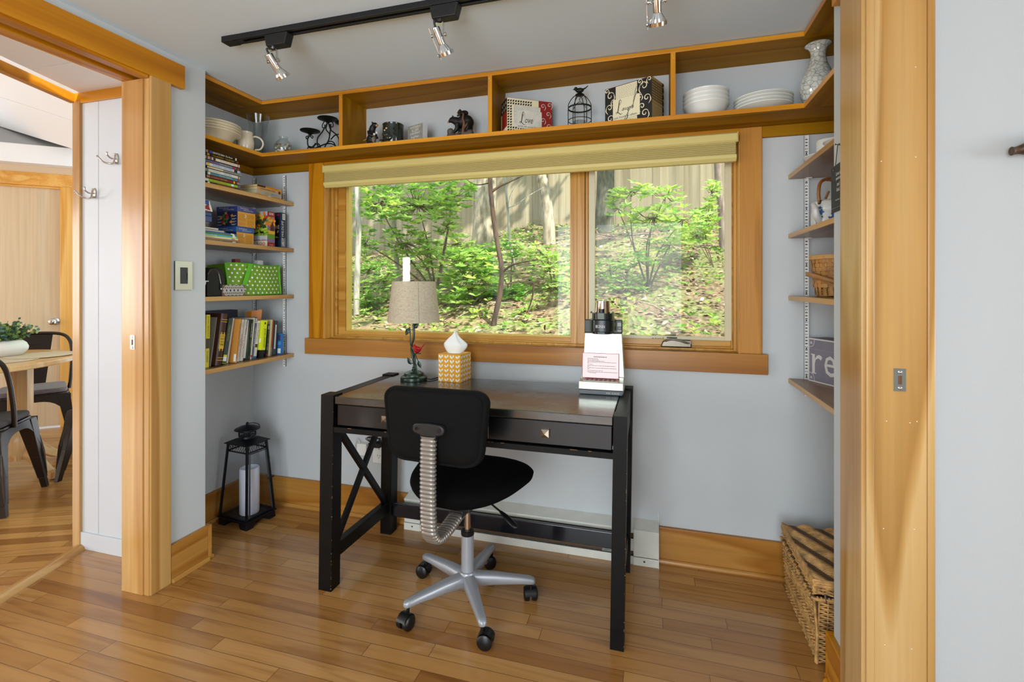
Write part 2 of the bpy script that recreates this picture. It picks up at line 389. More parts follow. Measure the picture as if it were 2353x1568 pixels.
# ================================================================ DINING ROOM SHELL
mb = MB(); p = [A, A+d1*3.9, Vector((-6, -4.5, 0)), Vector((-8.5, .5, 0)), Vector((-6, 4.0, 0)), Vector((-4.2, 3.6, 0)), A+Vector((-.06, .2, 0))]
mb.prism([(v.x, v.y) for v in reversed(p)], Matrix.Translation((0, 0, -.05)), .05); struct(mb, 'floor_dining', FLOOR2)
W0 = atD(100, 985, 1.2*FPX/(985-VH)); W0.z = 0
dw = Vector((.756, .6546, 0)); nw = Vector((.6546, -.756, 0))      # along the wall / towards the camera
def onwall(u, off=0.0):                                         # point of the wall plane at image column u
    r = _ray(u, VH); pt = W0+nw*off
    t = pt.dot(nw)/r.dot(nw); return Vector((r.x*t, r.y*t, 0))
Mw = Matrix(((dw.x, 0, nw.x, W0.x), (dw.y, 0, nw.y, W0.y), (0, 1, 0, 0), (0, 0, 0, 1)))   # local x along, y up, z out
sx_ = lambda u, off=0: (onwall(u, off)-W0).dot(dw)
xd = sx_(142); xk = sx_(125)
mb = MB(); mb.box(-3, xd-.88, 0, 2.25, -.1, 0, None, Mw); mb.box(xd+.0, xd+.4, 0, 2.25, -.1, 0, None, Mw); mb.box(xd-.88, xd, 2.035, 2.25, -.1, 0, None, Mw)
struct(mb, 'wall_dining', plain('tan_panel', '#dcc3a2', .5))
mb = MB(); mb.box(xd-.87, xd-.005, .012, 2.03, -.05, -.012, None, Mw); dr = struct(mb, 'door_1', birch('Z'), bev=.002)
mb = MB(); K = Mw @ Matrix.Translation((xk, .895, -.012))
mb.lathe([(.031, 0), (.031, .006), (.012, .010), (.011, .034), (.020, .042), (.027, .052), (.027, .060), (.019, .068), (.008, .070)], n=20, M=K)
mb.box(-.004, .004, -.012, .012, .069, .073, None, K)
mb.build('door_knob', plain('brushed_nickel', '#c9c6c2', .22, 1), dr, smooth=40)
mb = MB(); G = wood('casing_yellow_pine', '#c98a34', '#dda352', '#e6b468', 'Z', .3)
mb.box(xd-.005, xd+.10, 0, 2.03, 0, .02, None, Mw); mb.box(xd-.99, xd-.885, 0, 2.03, 0, .02, None, Mw); struct(mb, 'trim_10', G, bev=.002)
mb = MB(); mb.box(xd-1.0, xd+.13, 2.03, 2.135, 0, .022, None, Mw); mb.box(xd-.88, xd-.005, 2.012, 2.03, -.03, .006, None, Mw)
struct(mb, 'trim_11', wood('casing_yellow_pine', '#c98a34', '#dda352', '#e6b468', 'X', .3), bev=.002)
B0, B1 = 2.195, 2.345
mb = MB(); mb.box(-3.2, xd+.4, B0, B1, -.1, .11, None, Mw); struct(mb, 'trim_12', plain('white_beam_paint', '#f2f2f2', .5))
# sloped white ceiling facets meeting above the beam
P1 = atD(176, 345, 3.75); P2 = atD(-60, 272, 4.5); P3 = atD(176, 215, 2.9); P4 = atD(-60, 130, 3.3); P5 = atD(240, 30, 2.0); P6 = atD(-120, -60, 2.2)
def facet(mb, q, t=.03):
    n = (q[1]-q[0]).cross(q[2]-q[0]).normalized()
    if n.z < 0: n = -n
    mb.hexa(q, [p+n*t for p in q]) if ((q[1]-q[0]).cross(q[2]-q[0])).z > 0 else mb.hexa(q[::-1], [p+n*t for p in q[::-1]])
mb = MB()
def lerp(a, b, t): return a+(b-a)*t
cuts = [(0, .56), (.565, 1.0)]
for t0, t1 in cuts: facet(mb, [lerp(P1, P3, t0), lerp(P2, P4, t0), lerp(P2, P4, t1), lerp(P1, P3, t1)])
for t0, t1 in [(0.006, .5), (.505, 1)]: facet(mb, [lerp(P3, P5, t0), lerp(P4, P6, t0), lerp(P4, P6, t1), lerp(P3, P5, t1)])
struct(mb, 'ceiling_dining', WHITE2)
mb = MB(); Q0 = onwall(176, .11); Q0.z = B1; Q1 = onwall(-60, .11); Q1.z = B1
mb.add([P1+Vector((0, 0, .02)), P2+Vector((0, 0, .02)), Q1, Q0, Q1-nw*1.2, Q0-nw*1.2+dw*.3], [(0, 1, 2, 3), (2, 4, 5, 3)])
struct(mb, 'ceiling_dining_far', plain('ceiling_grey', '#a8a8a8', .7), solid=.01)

cor = [Vector((-1.31, -2.1, 0)), Vector((-6, -4.5, 0)), Vector((-8.5, .5, 0)), W0-dw*3]
mb = MB()
def slab(a, b_, z0, z1):
    n = Vector((b_.y-a.y, a.x-b_.x, 0)).normalized()*.08; q = [a, b_, b_+n, a+n]; q = q if (b_-a).cross(n).z > 0 else q[::-1]
    mb.hexa([p+up*z0 for p in q], [p+up*z1 for p in q])
e0 = (cor[1]-cor[0]).normalized(); L0 = (cor[1]-cor[0]).length; m0, m1 = cor[0]+e0*3.37, cor[0]+e0*3.63; e1 = (cor[2]-cor[1]).normalized(); m2, m3 = cor[1]+e1*1.3, cor[1]+e1*3.9
slab(cor[0], m0, 0, 3); slab(m1, cor[1], 0, 3); slab(m0, m1, 0, .88); slab(m0, m1, 1.74, 3); slab(cor[1], m2, 0, 3); slab(m3, cor[2], 0, 3); slab(m2, m3, 0, .45); slab(m2, m3, 2.25, 3); slab(cor[2], cor[3], 0, 3)
struct(mb, 'wall_dining_far', plain('tan_panel', '#dcc3a2', .5)); DLP = (m0+m1)/2+Vector((-e0.y, e0.x, 0))*-.0; DLQ = (m2+m3)/2
mb = MB(); mb.prism([(-1.0, -2.3), (-1.0, -.0), (-2.0, 1.0), (-2.5, 1.6), (-4.2, 3.7), (-6, 4.3), (-9, .5), (-6.2, -4.9)], Matrix.Translation((0, 0, 3.0)), .05); struct(mb, 'ceiling_dining_roof', WHITE2)
# ================================================================ CAMERA, LIGHTS, WORLD
cam = bpy.data.cameras.new('camera'); co = bpy.data.objects.new('camera', cam); COL.objects.link(co)
co.location = (0, 0, CAMH); co.rotation_euler = (PI/2, 0, YAW)
cam.sensor_width = 36; cam.lens = 36*FPX/2353; cam.shift_y = -(784-VH)/2353; cam.clip_start = .02
SC.camera = co
vs = SC.view_settings; vs.view_transform = 'Standard'; vs.look = 'None'; vs.exposure = .28; vs.gamma = 1; vs.use_curve_mapping = False
w = bpy.data.worlds.new('sky'); SC.world = w; w.use_nodes = True
w.node_tree.nodes['Background'].inputs[0].default_value = (.80, .90, 1.0, 1); w.node_tree.nodes['Background'].inputs[1].default_value = 1.9
def area(name, loc, look, sx, sy, power, c=(1, 1, 1)):
    l = bpy.data.lights.new(name, 'AREA'); l.shape = 'RECTANGLE'; l.size = sx; l.size_y = sy; l.energy = power; l.color = c
    o = bpy.data.objects.new(name, l); COL.objects.link(o); o.location = loc
    o.rotation_euler = (Vector(look)-Vector(loc)).to_track_quat('-Z', 'Y').to_euler(); return o
area('daylight_fill_behind', (-.45, -2.12, 1.15), (-.45, 1, 1.15), 1.64, 1.75, 61, (.88, .95, 1))  # area fill in an unseen opening, added to light the nook from behind
area('daylight_fill_right', (6.08, -.78, 1.1), (0, 1.0, 1.1), 2.6, 1.75, 95, (.88, .95, 1))  # added fill in the unseen end wall, far off to even the light
area('daylight_fill_dining', (DLQ.x, DLQ.y, 1.35), (-3.6, 1.6, 1.0), 2.4, 1.7, 92, (1, .99, .97)); area('pane_reflection_slot', (DLP.x, DLP.y, 1.31), (-2.0, 1.3, 1.31), .25, .84, 26, (1, .98, .95))  # added fill in unseen opening; narrow slot lamp added for the window pane's reflection
sun = bpy.data.lights.new('sun', 'SUN'); sun.energy = 9; sun.angle = .01; sun.color = (1, .95, .86)
so = bpy.data.objects.new('sun', sun); COL.objects.link(so); so.rotation_euler = Vector((-.5, .42, -.8)).to_track_quat('-Z', 'Y').to_euler()
# ================================================================ WINDOW, BUILT-IN SHELVES, FIXTURES
IVORY = plain('ivory_vinyl', '#d9cf9c', .4); BLACK = plain('black_paint', '#0c0c0d', .4); WPAINT = plain('white_metal', '#e6e6e2', .4)
CHROME = plain('chrome', '#d8d8d8', .12, 1); NICKEL = plain('nickel', '#bfbcb6', .28, 1); DARKSLOT = plain('slot_dark', '#151515', .7)
def glass_mat(name, tint=(1, 1, 1), refl=1.0):
    if name in MATS: return MATS[name]
    m = bpy.data.materials.new(name); m.use_nodes = True; nt = m.node_tree; nt.nodes.clear()
    out = N(nt, 'ShaderNodeOutputMaterial'); t = N(nt, 'ShaderNodeBsdfTransparent'); g = N(nt, 'ShaderNodeBsdfGlossy'); g.inputs['Roughness'].default_value = .01
    t.inputs[0].default_value = (*tint, 1); f = N(nt, 'ShaderNodeLayerWeight'); f.inputs[0].default_value = .5
    pw = N(nt, 'ShaderNodeMath', operation='POWER'); pw.inputs[1].default_value = 4; nt.links.new(f.outputs['Facing'], pw.inputs[0])
    mu = N(nt, 'ShaderNodeMath', operation='MULTIPLY_ADD'); mu.inputs[1].default_value = .55*refl; mu.inputs[2].default_value = .045*refl; nt.links.new(pw.outputs[0], mu.inputs[0])
    mx = N(nt, 'ShaderNodeMixShader'); nt.links.new(mu.outputs[0], mx.inputs[0]); nt.links.new(t.outputs[0], mx.inputs[1]); nt.links.new(g.outputs[0], mx.inputs[2])
    nt.links.new(mx.outputs[0], out.inputs[0]); MATS[name] = m; return m
GLASS = glass_mat('window_glass', (.97, .985, .97), .36)
def screen_mat():
    m = bpy.data.materials.new('insect_mesh'); m.use_nodes = True; nt = m.node_tree; nt.nodes.clear()
    out = N(nt, 'ShaderNodeOutputMaterial'); t = N(nt, 'ShaderNodeBsdfTransparent'); d = N(nt, 'ShaderNodeBsdfDiffuse'); d.inputs[0].default_value = (.10, .10, .09, 1)
    mx = N(nt, 'ShaderNodeMixShader'); mx.inputs[0].default_value = .2
    nt.links.new(t.outputs[0], mx.inputs[1]); nt.links.new(d.outputs[0], mx.inputs[2]); nt.links.new(mx.outputs[0], out.inputs[0]); return m
def frame(mb, x0, x1, z0, z1, wl, wr, wb, wt, y0, y1, m=None):
    mb.box(x0, x0+wl, y0, y1, z0, z1, m); mb.box(x1-wr, x1, y0, y1, z0, z1, m)
    mb.box(x0+wl, x1-wr, y0, y1, z0, z0+wb, m); mb.box(x0+wl, x1-wr, y0, y1, z1-wt, z1, m)
mb = MB(); mb.box(-1.769, -1.672, 2.196, YB, .9165, 1.853); struct(mb, 'trim_13', pine('Z'), bev=.003)
mb = MB(); mb.box(-1.672, .351, 2.198, YB, 1.80, 1.853); struct(mb, 'trim_16', pine('X'))
mb = MB(); mb.box(.351, .436, 2.196, YB, .9165, 1.853); struct(mb, 'trim_14', wood('amber_birch', '#a9702c', '#bd8238', '#c48a40', 'Z', .3, 2, ring=.6), bev=.003)
mb = MB(); mb.box(-1.791, .457, 2.192, YB, .8325, .9165); struct(mb, 'trim_15', wood('sill_pine', '#8a5320', '#a9702f', '#b67d3b', 'X', .3), bev=.002)
win = bpy.data.objects.new('window_1', None); COL.objects.link(win); win['kind'] = 'structure'
def wpart(mb, name, m=None, parent=win, **kw): return mb.build(name, m, parent, **kw)
mb = MB(); wz, wx = winw('Z'), winw('X')
x0, x1, z0, z1 = -1.668, .347, .9165, 1.80
frame(mb, x0-.02, x1+.02, z0-.02, z1+.02, .02, .02, .02, .02, 2.199, 2.345, wz)          # jamb boards
frame(mb, x0, x1, z0, z1, .012, .012, .009, .012, 2.248, 2.345, wz)                       # stepped stops
frame(mb, x0+.012, x1-.012, z0+.009, z1-.012, .010, .008, .007, .01, 2.268, 2.345, wx)
mb.box(-.366, -.300, 2.262, 2.345, z0+.009, z1-.012, wz); mb.box(-.352, -.336, 2.259, 2.262, z0+.009, z1-.012, wz); mb.box(-.298, -.285, 2.268, 2.345, z0+.009, z1-.012, wz)
wpart(mb, 'frame', wz, bev=.0015)
mb = MB(); frame(mb, -1.646, -.366, .932, 1.79, .040, .001, .0185, .03, 2.285, 2.325, wx); frame(mb, -1.606, -.367, .9505, 1.76, .017, .008, .008, .01, 2.296, 2.325, plain('glazing_bead', '#d8b85e', .35))
wpart(mb, 'fixed_sash', wx, bev=.0015)
mb = MB(); mb.box(-1.590, -.374, 2.310, 2.313, .957, 1.76); wpart(mb, 'fixed_glass', GLASS)
mb = MB(); frame(mb, -.285, .339, .9325, 1.79, .004, .012, .030, .03, 2.275, 2.325, wx); sash = wpart(mb, 'casement_sash', wx, bev=.0015)
mb = MB(); frame(mb, -.281, .329, .9605, 1.77, .028, .027, .0135, .02, 2.262, 2.274); scr = wpart(mb, 'screen_frame', plain('screen_frame_beige', '#cfc6a4', .4), bev=.001)
mb = MB(); mb.quad((-.255, 2.268, .972), (.303, 2.268, .972), (.303, 2.268, 1.752), (-.255, 2.268, 1.752)); mb.build('screen_mesh', screen_mat(), scr)
mb = MB(); p = atY(1404, 783, 2.2605); 
for u0, u1, v0, v1, t in ((1498, 1503, 778.6, 776.2, '&'), (1504, 1508.5, 778.8, 776.2, 'A'), (1509, 1521, 778.8, 776.4, 'WARNING')):
    a = atY(u0, v0, 2.2613); b_ = atY(u1, v0, 2.2613); c = atY(u0, v1, 2.2613); mb.text(t, a, (1, 0, 0), (0, 0, 1), b_.x-a.x, c.z-a.z, BLACK)
a = atY(1523, 779.5, 2.2613); b_ = atY(1524.5, 775.5, 2.2613); mb.box(a.x, b_.x, 2.2609, 2.2618, a.z, b_.z, BLACK)
a = atY(1532, 777.5, 2.2613); b_ = atY(1556, 775.2, 2.2613); mb.box(a.x, b_.x, 2.2609, 2.2618, a.z, b_.z, BLACK)
mb.build('warning_label', BLACK, scr)
mb = MB(); mb.box(-.250, .302, 2.300, 2.303, .962, 1.76); wpart(mb, 'casement_glass', GLASS)
BRZ = plain('pewter', '#6f675c', .3, 1)
mb = MB(); a = atY(1518, 797, 2.25); b_ = atY(1589, 797, 2.25); cx = (a.x+b_.x)/2; hw = (b_.x-a.x)/2; zb = a.z
mb.add([], [])
P_ = [(-hw, 0), (hw, 0), (hw*.98, .024), (hw*.86, .033), (-hw*.5, .033), (-hw*.86, .024)]
mb.prism(P_, Matrix(((1, 0, 0, cx), (0, 0, -1, 2.275), (0, 1, 0, zb), (0, 0, 0, 1))), .03)
ck = mb.build('crank_operator', BRZ, win, bev=.004, seg=3, smooth=40)
mb = MB(); mb.tube(smoothpath([(cx-.045, 2.244, zb+.026), (cx-.02, 2.240, zb+.034), (cx+.015, 2.238, zb+.030), (cx+.04, 2.238, zb+.022), (cx+.058, 2.240, zb+.022)]), .0045, 8)
mb.box(cx+.045, cx+.062, 2.236, 2.246, zb+.016, zb+.030); mb.build('crank_handle', BRZ, ck, smooth=50, bev=.001)
# ---- cellular shade, raised
sh = thing('window_shade', 'ivory cellular shade raised to a narrow band across the window top', 'shade', (-.66, 2.17, 1.712))
def lp(mb, name, m, root, **kw):
    """mesh built in world coordinates, stored relative to its thing's base"""
    rz = root.rotation_euler.z; R = Matrix.Rotation(-rz, 4, 'Z'); L = root.location
    mb.v = [R @ (Vector(p)-L) for p in mb.v]; return mb.build(name, m, root, **kw)
SHADE = plain('shade_fabric', '#b5a465', .8, noise=.05, nscale=400); RAIL = plain('shade_rail', '#d8c87f', .4)
mb = MB(); a, b_ = -1.652, .337
pr = [(2.165, 1.789), (2.196, 1.789), (2.196, 1.829), (2.166, 1.829), (2.158, 1.822), (2.157, 1.797)]
mb.prism(pr, Matrix(((0, 0, 1, a), (1, 0, 0, 0), (0, 1, 0, 0), (0, 0, 0, 1))), b_-a)
mb.box(a-.003, a, 2.159, 2.196, 1.788, 1.83); mb.box(b_, b_+.003, 2.159, 2.196, 1.788, 1.83)
lp(mb, 'headrail', RAIL, sh, bev=.002)
mb = MB(); k = 7
for i in range(k):
    z = 1.735+i*.0075; mb.box(a+.006, b_-.006, 2.163, 2.190, z+.0006, z+.0069, SHADE)
mb.box(a+.007, b_-.007, 2.166, 2.188, 1.735, 1.79, SHADE); lp(mb, 'fabric', SHADE, sh)
mb = MB(); pr = [(2.172, 1.711), (2.192, 1.711), (2.194, 1.735), (2.160, 1.737), (2.160, 1.724)]
mb.prism(pr, Matrix(((0, 0, 1, a+.003), (1, 0, 0, 0), (0, 1, 0, 0), (0, 0, 0, 1))), b_-a-.006); lp(mb, 'bottom_rail', RAIL, sh, bev=.001)
# ---- built-in display shelf round the top of the nook
ds = thing('display_shelf', 'amber pine built-in display shelf running round the nook under the ceiling', 'shelf', (-.67, 2.1, 1.853))
def ushape(mb, z0, z1):
    mb.box(XL, XR, 2.014, YB, z0, z1, pined('X')); mb.box(XL, -1.902, YE, 2.014, z0, z1, pined('Y')); mb.box(.5405, XR, YE, 2.014, z0, z1, pined('Y'))
ED = wood('edge_pine', '#b06c10', '#d08b1c', '#dc9a2a', 'X', .28, coat=.3); EDY = wood('edge_pine', '#b06c10', '#d08b1c', '#dc9a2a', 'Y', .28, coat=.3); EDZ = wood('edge_pine', '#b06c10', '#d08b1c', '#dc9a2a', 'Z', .28, coat=.3)
for nm, z0, z1 in (('bottom_board', 1.853, 1.871), ('top_board', 2.117, 2.1345)):
    mb = MB(); ushape(mb, z0, z1); o = lp(mb, nm, None, ds)
    mb = MB(); mb.box(-1.902, .5405, 2.011, 2.014, z0, z1, ED); mb.box(-1.902, -1.899, YE, 2.011, z0, z1, EDY); mb.box(.5375, .5405, YE, 2.011, z0, z1, EDY)
    e = mb.build('edge_strip', None, o, bev=.0008); e.location = -ds.location
for xa in (-1.447, -.690, .071):
    mb = MB(); mb.box(xa, xa+.0185, 2.0145, YB, 1.871, 2.117, pined('Z')); mb.box(xa, xa+.0185, 2.011, 2.0145, 1.871, 2.117, EDZ)
    mb.ball((xa+.007, 2.0105, 2.105), .002, plain('filler', '#e3c98a', .6), 8); mb.ball((xa+.012, 2.0105, 2.095), .002, plain('filler', '#e3c98a', .6), 8)
    lp(mb, 'divider', None, ds)
mb = MB(); mb.box(XL, -1.769, 2.198, YB, 1.815, 1.853, pined('X')); mb.box(XL, XL+.018, YE, 2.198, 1.815, 1.853, pined('Y')); lp(mb, 'ledger', None, ds, bev=.002)
mb = MB(); mb.box(.436, XR, 2.198, YB, 1.808, 1.853, pined('X')); mb.box(XR-.018, XR, YE, 2.198, 1.808, 1.853, pined('Y'))
lp(mb, 'ledger', None, ds, bev=.002)
# ---- adjustable side shelves
LT = (1.652, 1.400, 1.149, .828); RT = (1.650, 1.409, 1.157, .820)
LF = wood('laminate_edge', '#9a6e3a', '#b58a50', '#c29a5e', 'Y', .3); LE = wood('laminate_dark', '#5c432b', '#6e5236', '#7a5d3f', 'X', .35)
nm = ('topmost', 'second from the top', 'third from the top', 'lowest')
what = ('under film cases', 'under boxed games', 'under the green tote', 'under upright books')
whatr = ('under white cups', 'under the teapot', 'under the splint basket', 'under the lettered box')
for i, z in enumerate(LT):
    mb = MB(); mb.box(XL, -1.882, YE+.002, YB-.002, z-.020, z, lam('Y')); mb.box(-1.882, -1.878, YE+.002, YB-.002, z-.020, z, LF)
    o = mb.build('side_shelf', None, None, bev=.001, loc=(-2.0, 1.94, z-.02)); tag(o, 'wood laminate shelf in the left nook, %s, %s' % (nm[i], what[i]), 'shelf', 'shelf boards in the left nook')
for i, z in enumerate(RT):
    mb = MB(); mb.box(.539, XR, YE+.002, YB-.002, z-.018, z, lam('Y')); mb.box(.535, .539, YE+.002, YB-.002, z-.018, z, LF)
    o = mb.build('side_shelf', None, None, bev=.001, loc=(.67, 1.94, z-.018)); tag(o, 'wood laminate shelf in the right nook, %s, %s' % (nm[i], whatr[i]), 'shelf', 'shelf boards in the right nook')
def standard(x, z0, z1, lab, shelves, grp):
    t = thing('shelf_standard', lab, 'bracket strip', (x, YB-.004, z0), 0, grp)
    mb = MB(); y1 = .004
    mb.box(-.008, .008, -.001, y1, 0, z1-z0); mb.box(-.008, -.0062, -.004, y1, 0, z1-z0); mb.box(.0062, .008, -.004, y1, 0, z1-z0)
    z = .012; k = 0
    while z < z1-z0-.01:
        if k % 4 == 3:
            for q in (-.003, .003): mb.box(q-.0014, q+.0014, -.0014, -.0009, z-.002, z+.001, DARKSLOT)
        else: mb.box(-.0042, .0042, -.0014, -.0009, z-.0015, z+.0018, DARKSLOT)
        if k % 9 == 5: mb.disc((0, -.0016, z+.006), (0, -1, 0), .003, DARKSLOT, 10)
        z += .0125; k += 1
    mb.mats = [WPAINT if q is None else q for q in mb.mats]
    mb.build('channel', WPAINT, t)
    for zs in shelves:
        mb = MB(); mb.box(-.006, .014, -.024, -.001, zs-z0-.004, zs-z0-.0004); mb.box(-.004, .006, -.010, -.001, zs-z0-.012, zs-z0-.004)
        mb.build('shelf_clip', WPAINT, t, bev=.0008)
standard(-1.938, .754, 1.803, 'white slotted shelf standard on the back wall nearest the left side of the window', [z-.02 for z in LT], 'shelf standards')
standard(-2.141, .760, 1.803, 'white slotted shelf standard in the back corner behind the left nook books', [z-.02 for z in LT], 'shelf standards')
standard(.600, .752, 1.806, 'white slotted shelf standard on the back wall to the right of the window', [z-.018 for z in RT], 'shelf standards')
# ---- baseboard heater
HT = thing('baseboard_heater', 'white electric baseboard heater on the floor along the wall behind the desk', 'heater', (-.57, YB-.035, 0))
HW = plain('heater_enamel', '#dcdcd2', .4, noise=.06, nscale=14)
mb = MB(); x0, x1 = -1.171, .026
mb.box(x0, x1, YB-.006, YB, 0, .166); mb.hexa([(x0, YB-.066, .146), (x1, YB-.066, .146), (x1, YB, .163), (x0, YB, .163)], [(x0, YB-.066, .149), (x1, YB-.066, .149), (x1, YB, .167), (x0, YB, .167)])
mb.box(x0, x1, YB-.066, YB-.063, .132, .149); mb.box(x0, x1, YB-.07, YB-.064, .0, .034); mb.box(x0, x1, YB-.068, YB-.064, .056, .108)
lp(mb, 'body', HW, HT, bev=.0015)
mb = MB(); mb.box(x0+.09, x1-.09, YB-.045, YB-.008, .03, .13, plain('heater_fins', '#6d5540', .5, .3)); lp(mb, 'heating_element', None, HT)
for a, b_ in ((x0, x0+.085), (x1-.102, x1)):
    mb = MB(); mb.box(a, b_, YB-.071, YB-.004, .036, .1485); mb.box(a, b_, YB-.074, YB-.004, 0, .034); mb.disc((a+.045, YB-.0745, .02), (0, -1, 0), .004, DARKSLOT)
    mb.add([], []); mb.hexa([(a, YB-.074, .146), (b_, YB-.074, .146), (b_, YB, .165), (a, YB, .165)], [(a, YB-.074, .150), (b_, YB-.074, .150), (b_, YB, .169), (a, YB, .169)])
    mb.mats = [HW if q is None else q for q in mb.mats]; lp(mb, 'end_cap', HW, HT, bev=.0015)
mb = MB(); mb.box(x1, x1+.003, YB-.076, YB, 0, .152); mb.hexa([(x1, YB-.074, .15), (x1+.003, YB-.074, .15), (x1+.003, YB, .15), (x1, YB, .15)], [(x1, YB-.02, .168), (x1+.003, YB-.02, .168), (x1+.003, YB, .2), (x1, YB, .2)]); lp(mb, 'side_plate', HW, HT)
mb = MB(); a = atY(1395, 1275, YB-.071); mb.box(a.x-.02, a.x+.02, YB-.0712, YB-.0705, .0365+.004, .0365+.016, plain('maker_plate', '#8f938c', .4)); mb.text('AERO', (a.x-.016, YB-.0714, .043), (1, 0, 0), (0, 0, 1), .03, .007, BLACK); lp(mb, 'maker_plate', None, HT)
# ---- switch, strike plates, hooks, plaque
t = thing('dimmer_switch', 'dimmer switch with brushed steel plate on the grey wall end left of the nook', 'switch', (XA, 1.559, 1.24))
mb = MB(); mb.box(-.0015, .004, -.0385, .0385, -.060, .060, BLACK); mb.build('back_plate', None, t, bev=.002)
mb = MB(); frame(MB(), 0, 0, 0, 0, 0, 0, 0, 0, 0, 0)
for (y0, y1, z0, z1) in ((-.038, -.017, -.0595, .0595), (.017, .038, -.0595, .0595), (-.017, .017, -.0595, -.034), (-.017, .017, .034, .0595)): mb.box(.004, .0072, y0, y1, z0, z1)
mb.build('cover_plate', plain('brushed_steel', '#cfcdc2', .35, .9), t)
mb = MB(); mb.box(.003, .0085, -.0165, .0165, -.0335, .0335, plain('dimmer_grey', '#3b3b3d', .5)); mb.box(.0085, .0105, .011, .0145, -.017, .012, BLACK); mb.build('paddle', None, t, bev=.0006)
def strike(x, z, lab):
    t = thing('strike_plate', lab, 'strike plate', (x, 1.4035, z))
    mb = MB()
    for (x0, x1, z0, z1) in ((-.0125, -.004, -.028, .028), (.004, .0125, -.028, .028), (-.004, .004, -.028, -.0105), (-.004, .004, .0105, .028)): mb.box(x0, x1, -.0014, .0005, z0, z1)
    mb.build('plate', plain('zinc', '#9aa19c', .35, .9), t)
    mb = MB(); mb.box(-.004, .004, -.0004, .0004, -.0105, .0105, plain('mortise', '#6e4a2c', .7)); mb.build('latch_hole', None, t)
    for q in (-.0195, .0195):
        mb = MB(); mb.lathe([(.0046, 0), (.0046, .0006), (.003, .0016), (.0008, .0012), (0.0001, .0006)], n=14, M=Matrix.Translation((0, -.0014, q)) @ Matrix.Rotation(PI/2, 4, 'X')); mb.build('screw', CHROME, t, smooth=60)
strike(-1.941, .978, 'small metal strike plate let into the jamb of the opening beside the dining room')
strike(.583, .968, 'small metal strike plate let into the honey pine jamb beside the white wall')
def hook(u, v, lab):
    p = atY(u, v, YP); t = thing('coat_hook', lab, 'hook', (p.x, YP, p.z), 0, 'double coat hooks on the white panel')
    mb = MB(); mb.lathe([(.0001, .005), (.011, .0045), (.0125, .002), (.0125, 0)][::-1], n=18, M=Matrix.Translation((0, 0, .006)) @ Matrix.Rotation(PI/2, 4, 'X') @ Matrix.Diagonal((1, 1.9, 1, 1))); mb.build('back_plate', NICKEL, t, smooth=50)
    for s in (-1, 1):
        mb = MB(); pts = smoothpath([(0, -.003, -.012), (s*.012, -.020, -.020), (s*.032, -.034, -.014), (s*.048, -.042, .004), (s*.054, -.045, .010)]); mb.tube(pts, [.0042-.0014*i/len(pts) for i in range(len(pts))], 8); mb.ball(pts[-1], .0048, None, 10); mb.build('prong', NICKEL, t, smooth=60)
    mb = MB(); pts = smoothpath([(0, -.003, .004), (-.004, -.022, .003), (-.006, -.036, .014), (-.006, -.038, .024)]); mb.tube(pts, .0035, 8); mb.ball(pts[-1], .0048, None, 10); mb.build('upper_prong', NICKEL, t, smooth=60)
hook(269, 368, 'nickel double coat hook on the white panel, the higher one beside the pine jamb')
hook(218, 447, 'nickel double coat hook on the white panel, the lower one nearer the dining room')
# slate grey plaque on the right wall end
y0, y1, zt0, zt1, zb0, zb1 = 1.672, 1.5515, 1.5435, 1.563, 1.418, 1.414
t = thing('hanging_plaque', 'dark grey fabric plaque with white scripture lettering hung from a nail on the right wall', 'plaque', (XB, 1.612, 1.417))
FAB = plain('slate_canvas', '#3b3d3f', .85, noise=.12, nscale=500, bmp=.2)
mb = MB(); mb.hexa([(XB-.0005, y1, 1.417), (XB-.0005, y0, 1.417), (XB-.005, y0, 1.417), (XB-.005, y1, 1.417)], [(XB-.001, y1, 1.556), (XB-.001, y0, 1.552), (XB-.006, y0, 1.552), (XB-.006, y1, 1.556)]); lp(mb, 'panel', FAB, t, bev=.001)
mb = MB(); WT = plain('lettering_white', '#e8e8e4', .6)
for i, (s, w_) in enumerate((('Love is', .034), ('patient', .034), ('and', .018), ('kind.', .024))):
    mb.text(s, (XB-.0068, 1.609+w_/2, 1.5195-i*.0155), (0, -1, 0), (0, 0, 1), w_, .0115, WT)
mb.text('1 Corinthians 13:4', (XB-.0064, 1.634, 1.4475), (0, -1, 0), (0, 0, 1), .046, .0042, WT)
mb.box(XB-.0065, XB-.0055, y1+.003, y0-.003, 1.4275, 1.4283, plain('stitch', '#8f886f', .8)); lp(mb, 'lettering', None, t)
for yy in (1.585, 1.648):
    mb = MB(); mb.lathe([(.0042, 0), (.0042, .0012), (.0022, .002), (.0018, .0006), (.0001, .0004)], n=14, M=Matrix.Translation((XB-.006, yy, 1.542)) @ Matrix.Rotation(-PI/2, 4, 'Y')); lp(mb, 'grommet', plain('antique_brass', '#7d6a4e', .35, 1), t, smooth=50)
mb = MB(); mb.tube(smoothpath([(XB-.004, 1.640, 1.552), (XB-.006, 1.622, 1.590), (XB-.007, 1.610, 1.607), (XB-.007, 1.592, 1.603), (XB-.006, 1.576, 1.58), (XB-.004, 1.575, 1.555)]), .0011, 6); lp(mb, 'cord', plain('grey_cord', '#3a3b3a', .9), t, smooth=60)
t = tag(MB().tube([(XB+.004, 1.611, 1.605), (XB-.012, 1.613, 1.609)], .0012, 8).lathe([(.0001, 0), (.003, .0006), (.003, .0012), (.0001, .0016)], n=10, M=Matrix.Translation((XB-.012, 1.613, 1.609)) @ Matrix.Rotation(-PI/2, 4, 'Y')).build('nail', plain('dark_steel', '#4a4a48', .4, 1), smooth=60), 'small nail holding the cord of the dark grey plaque', 'nail')
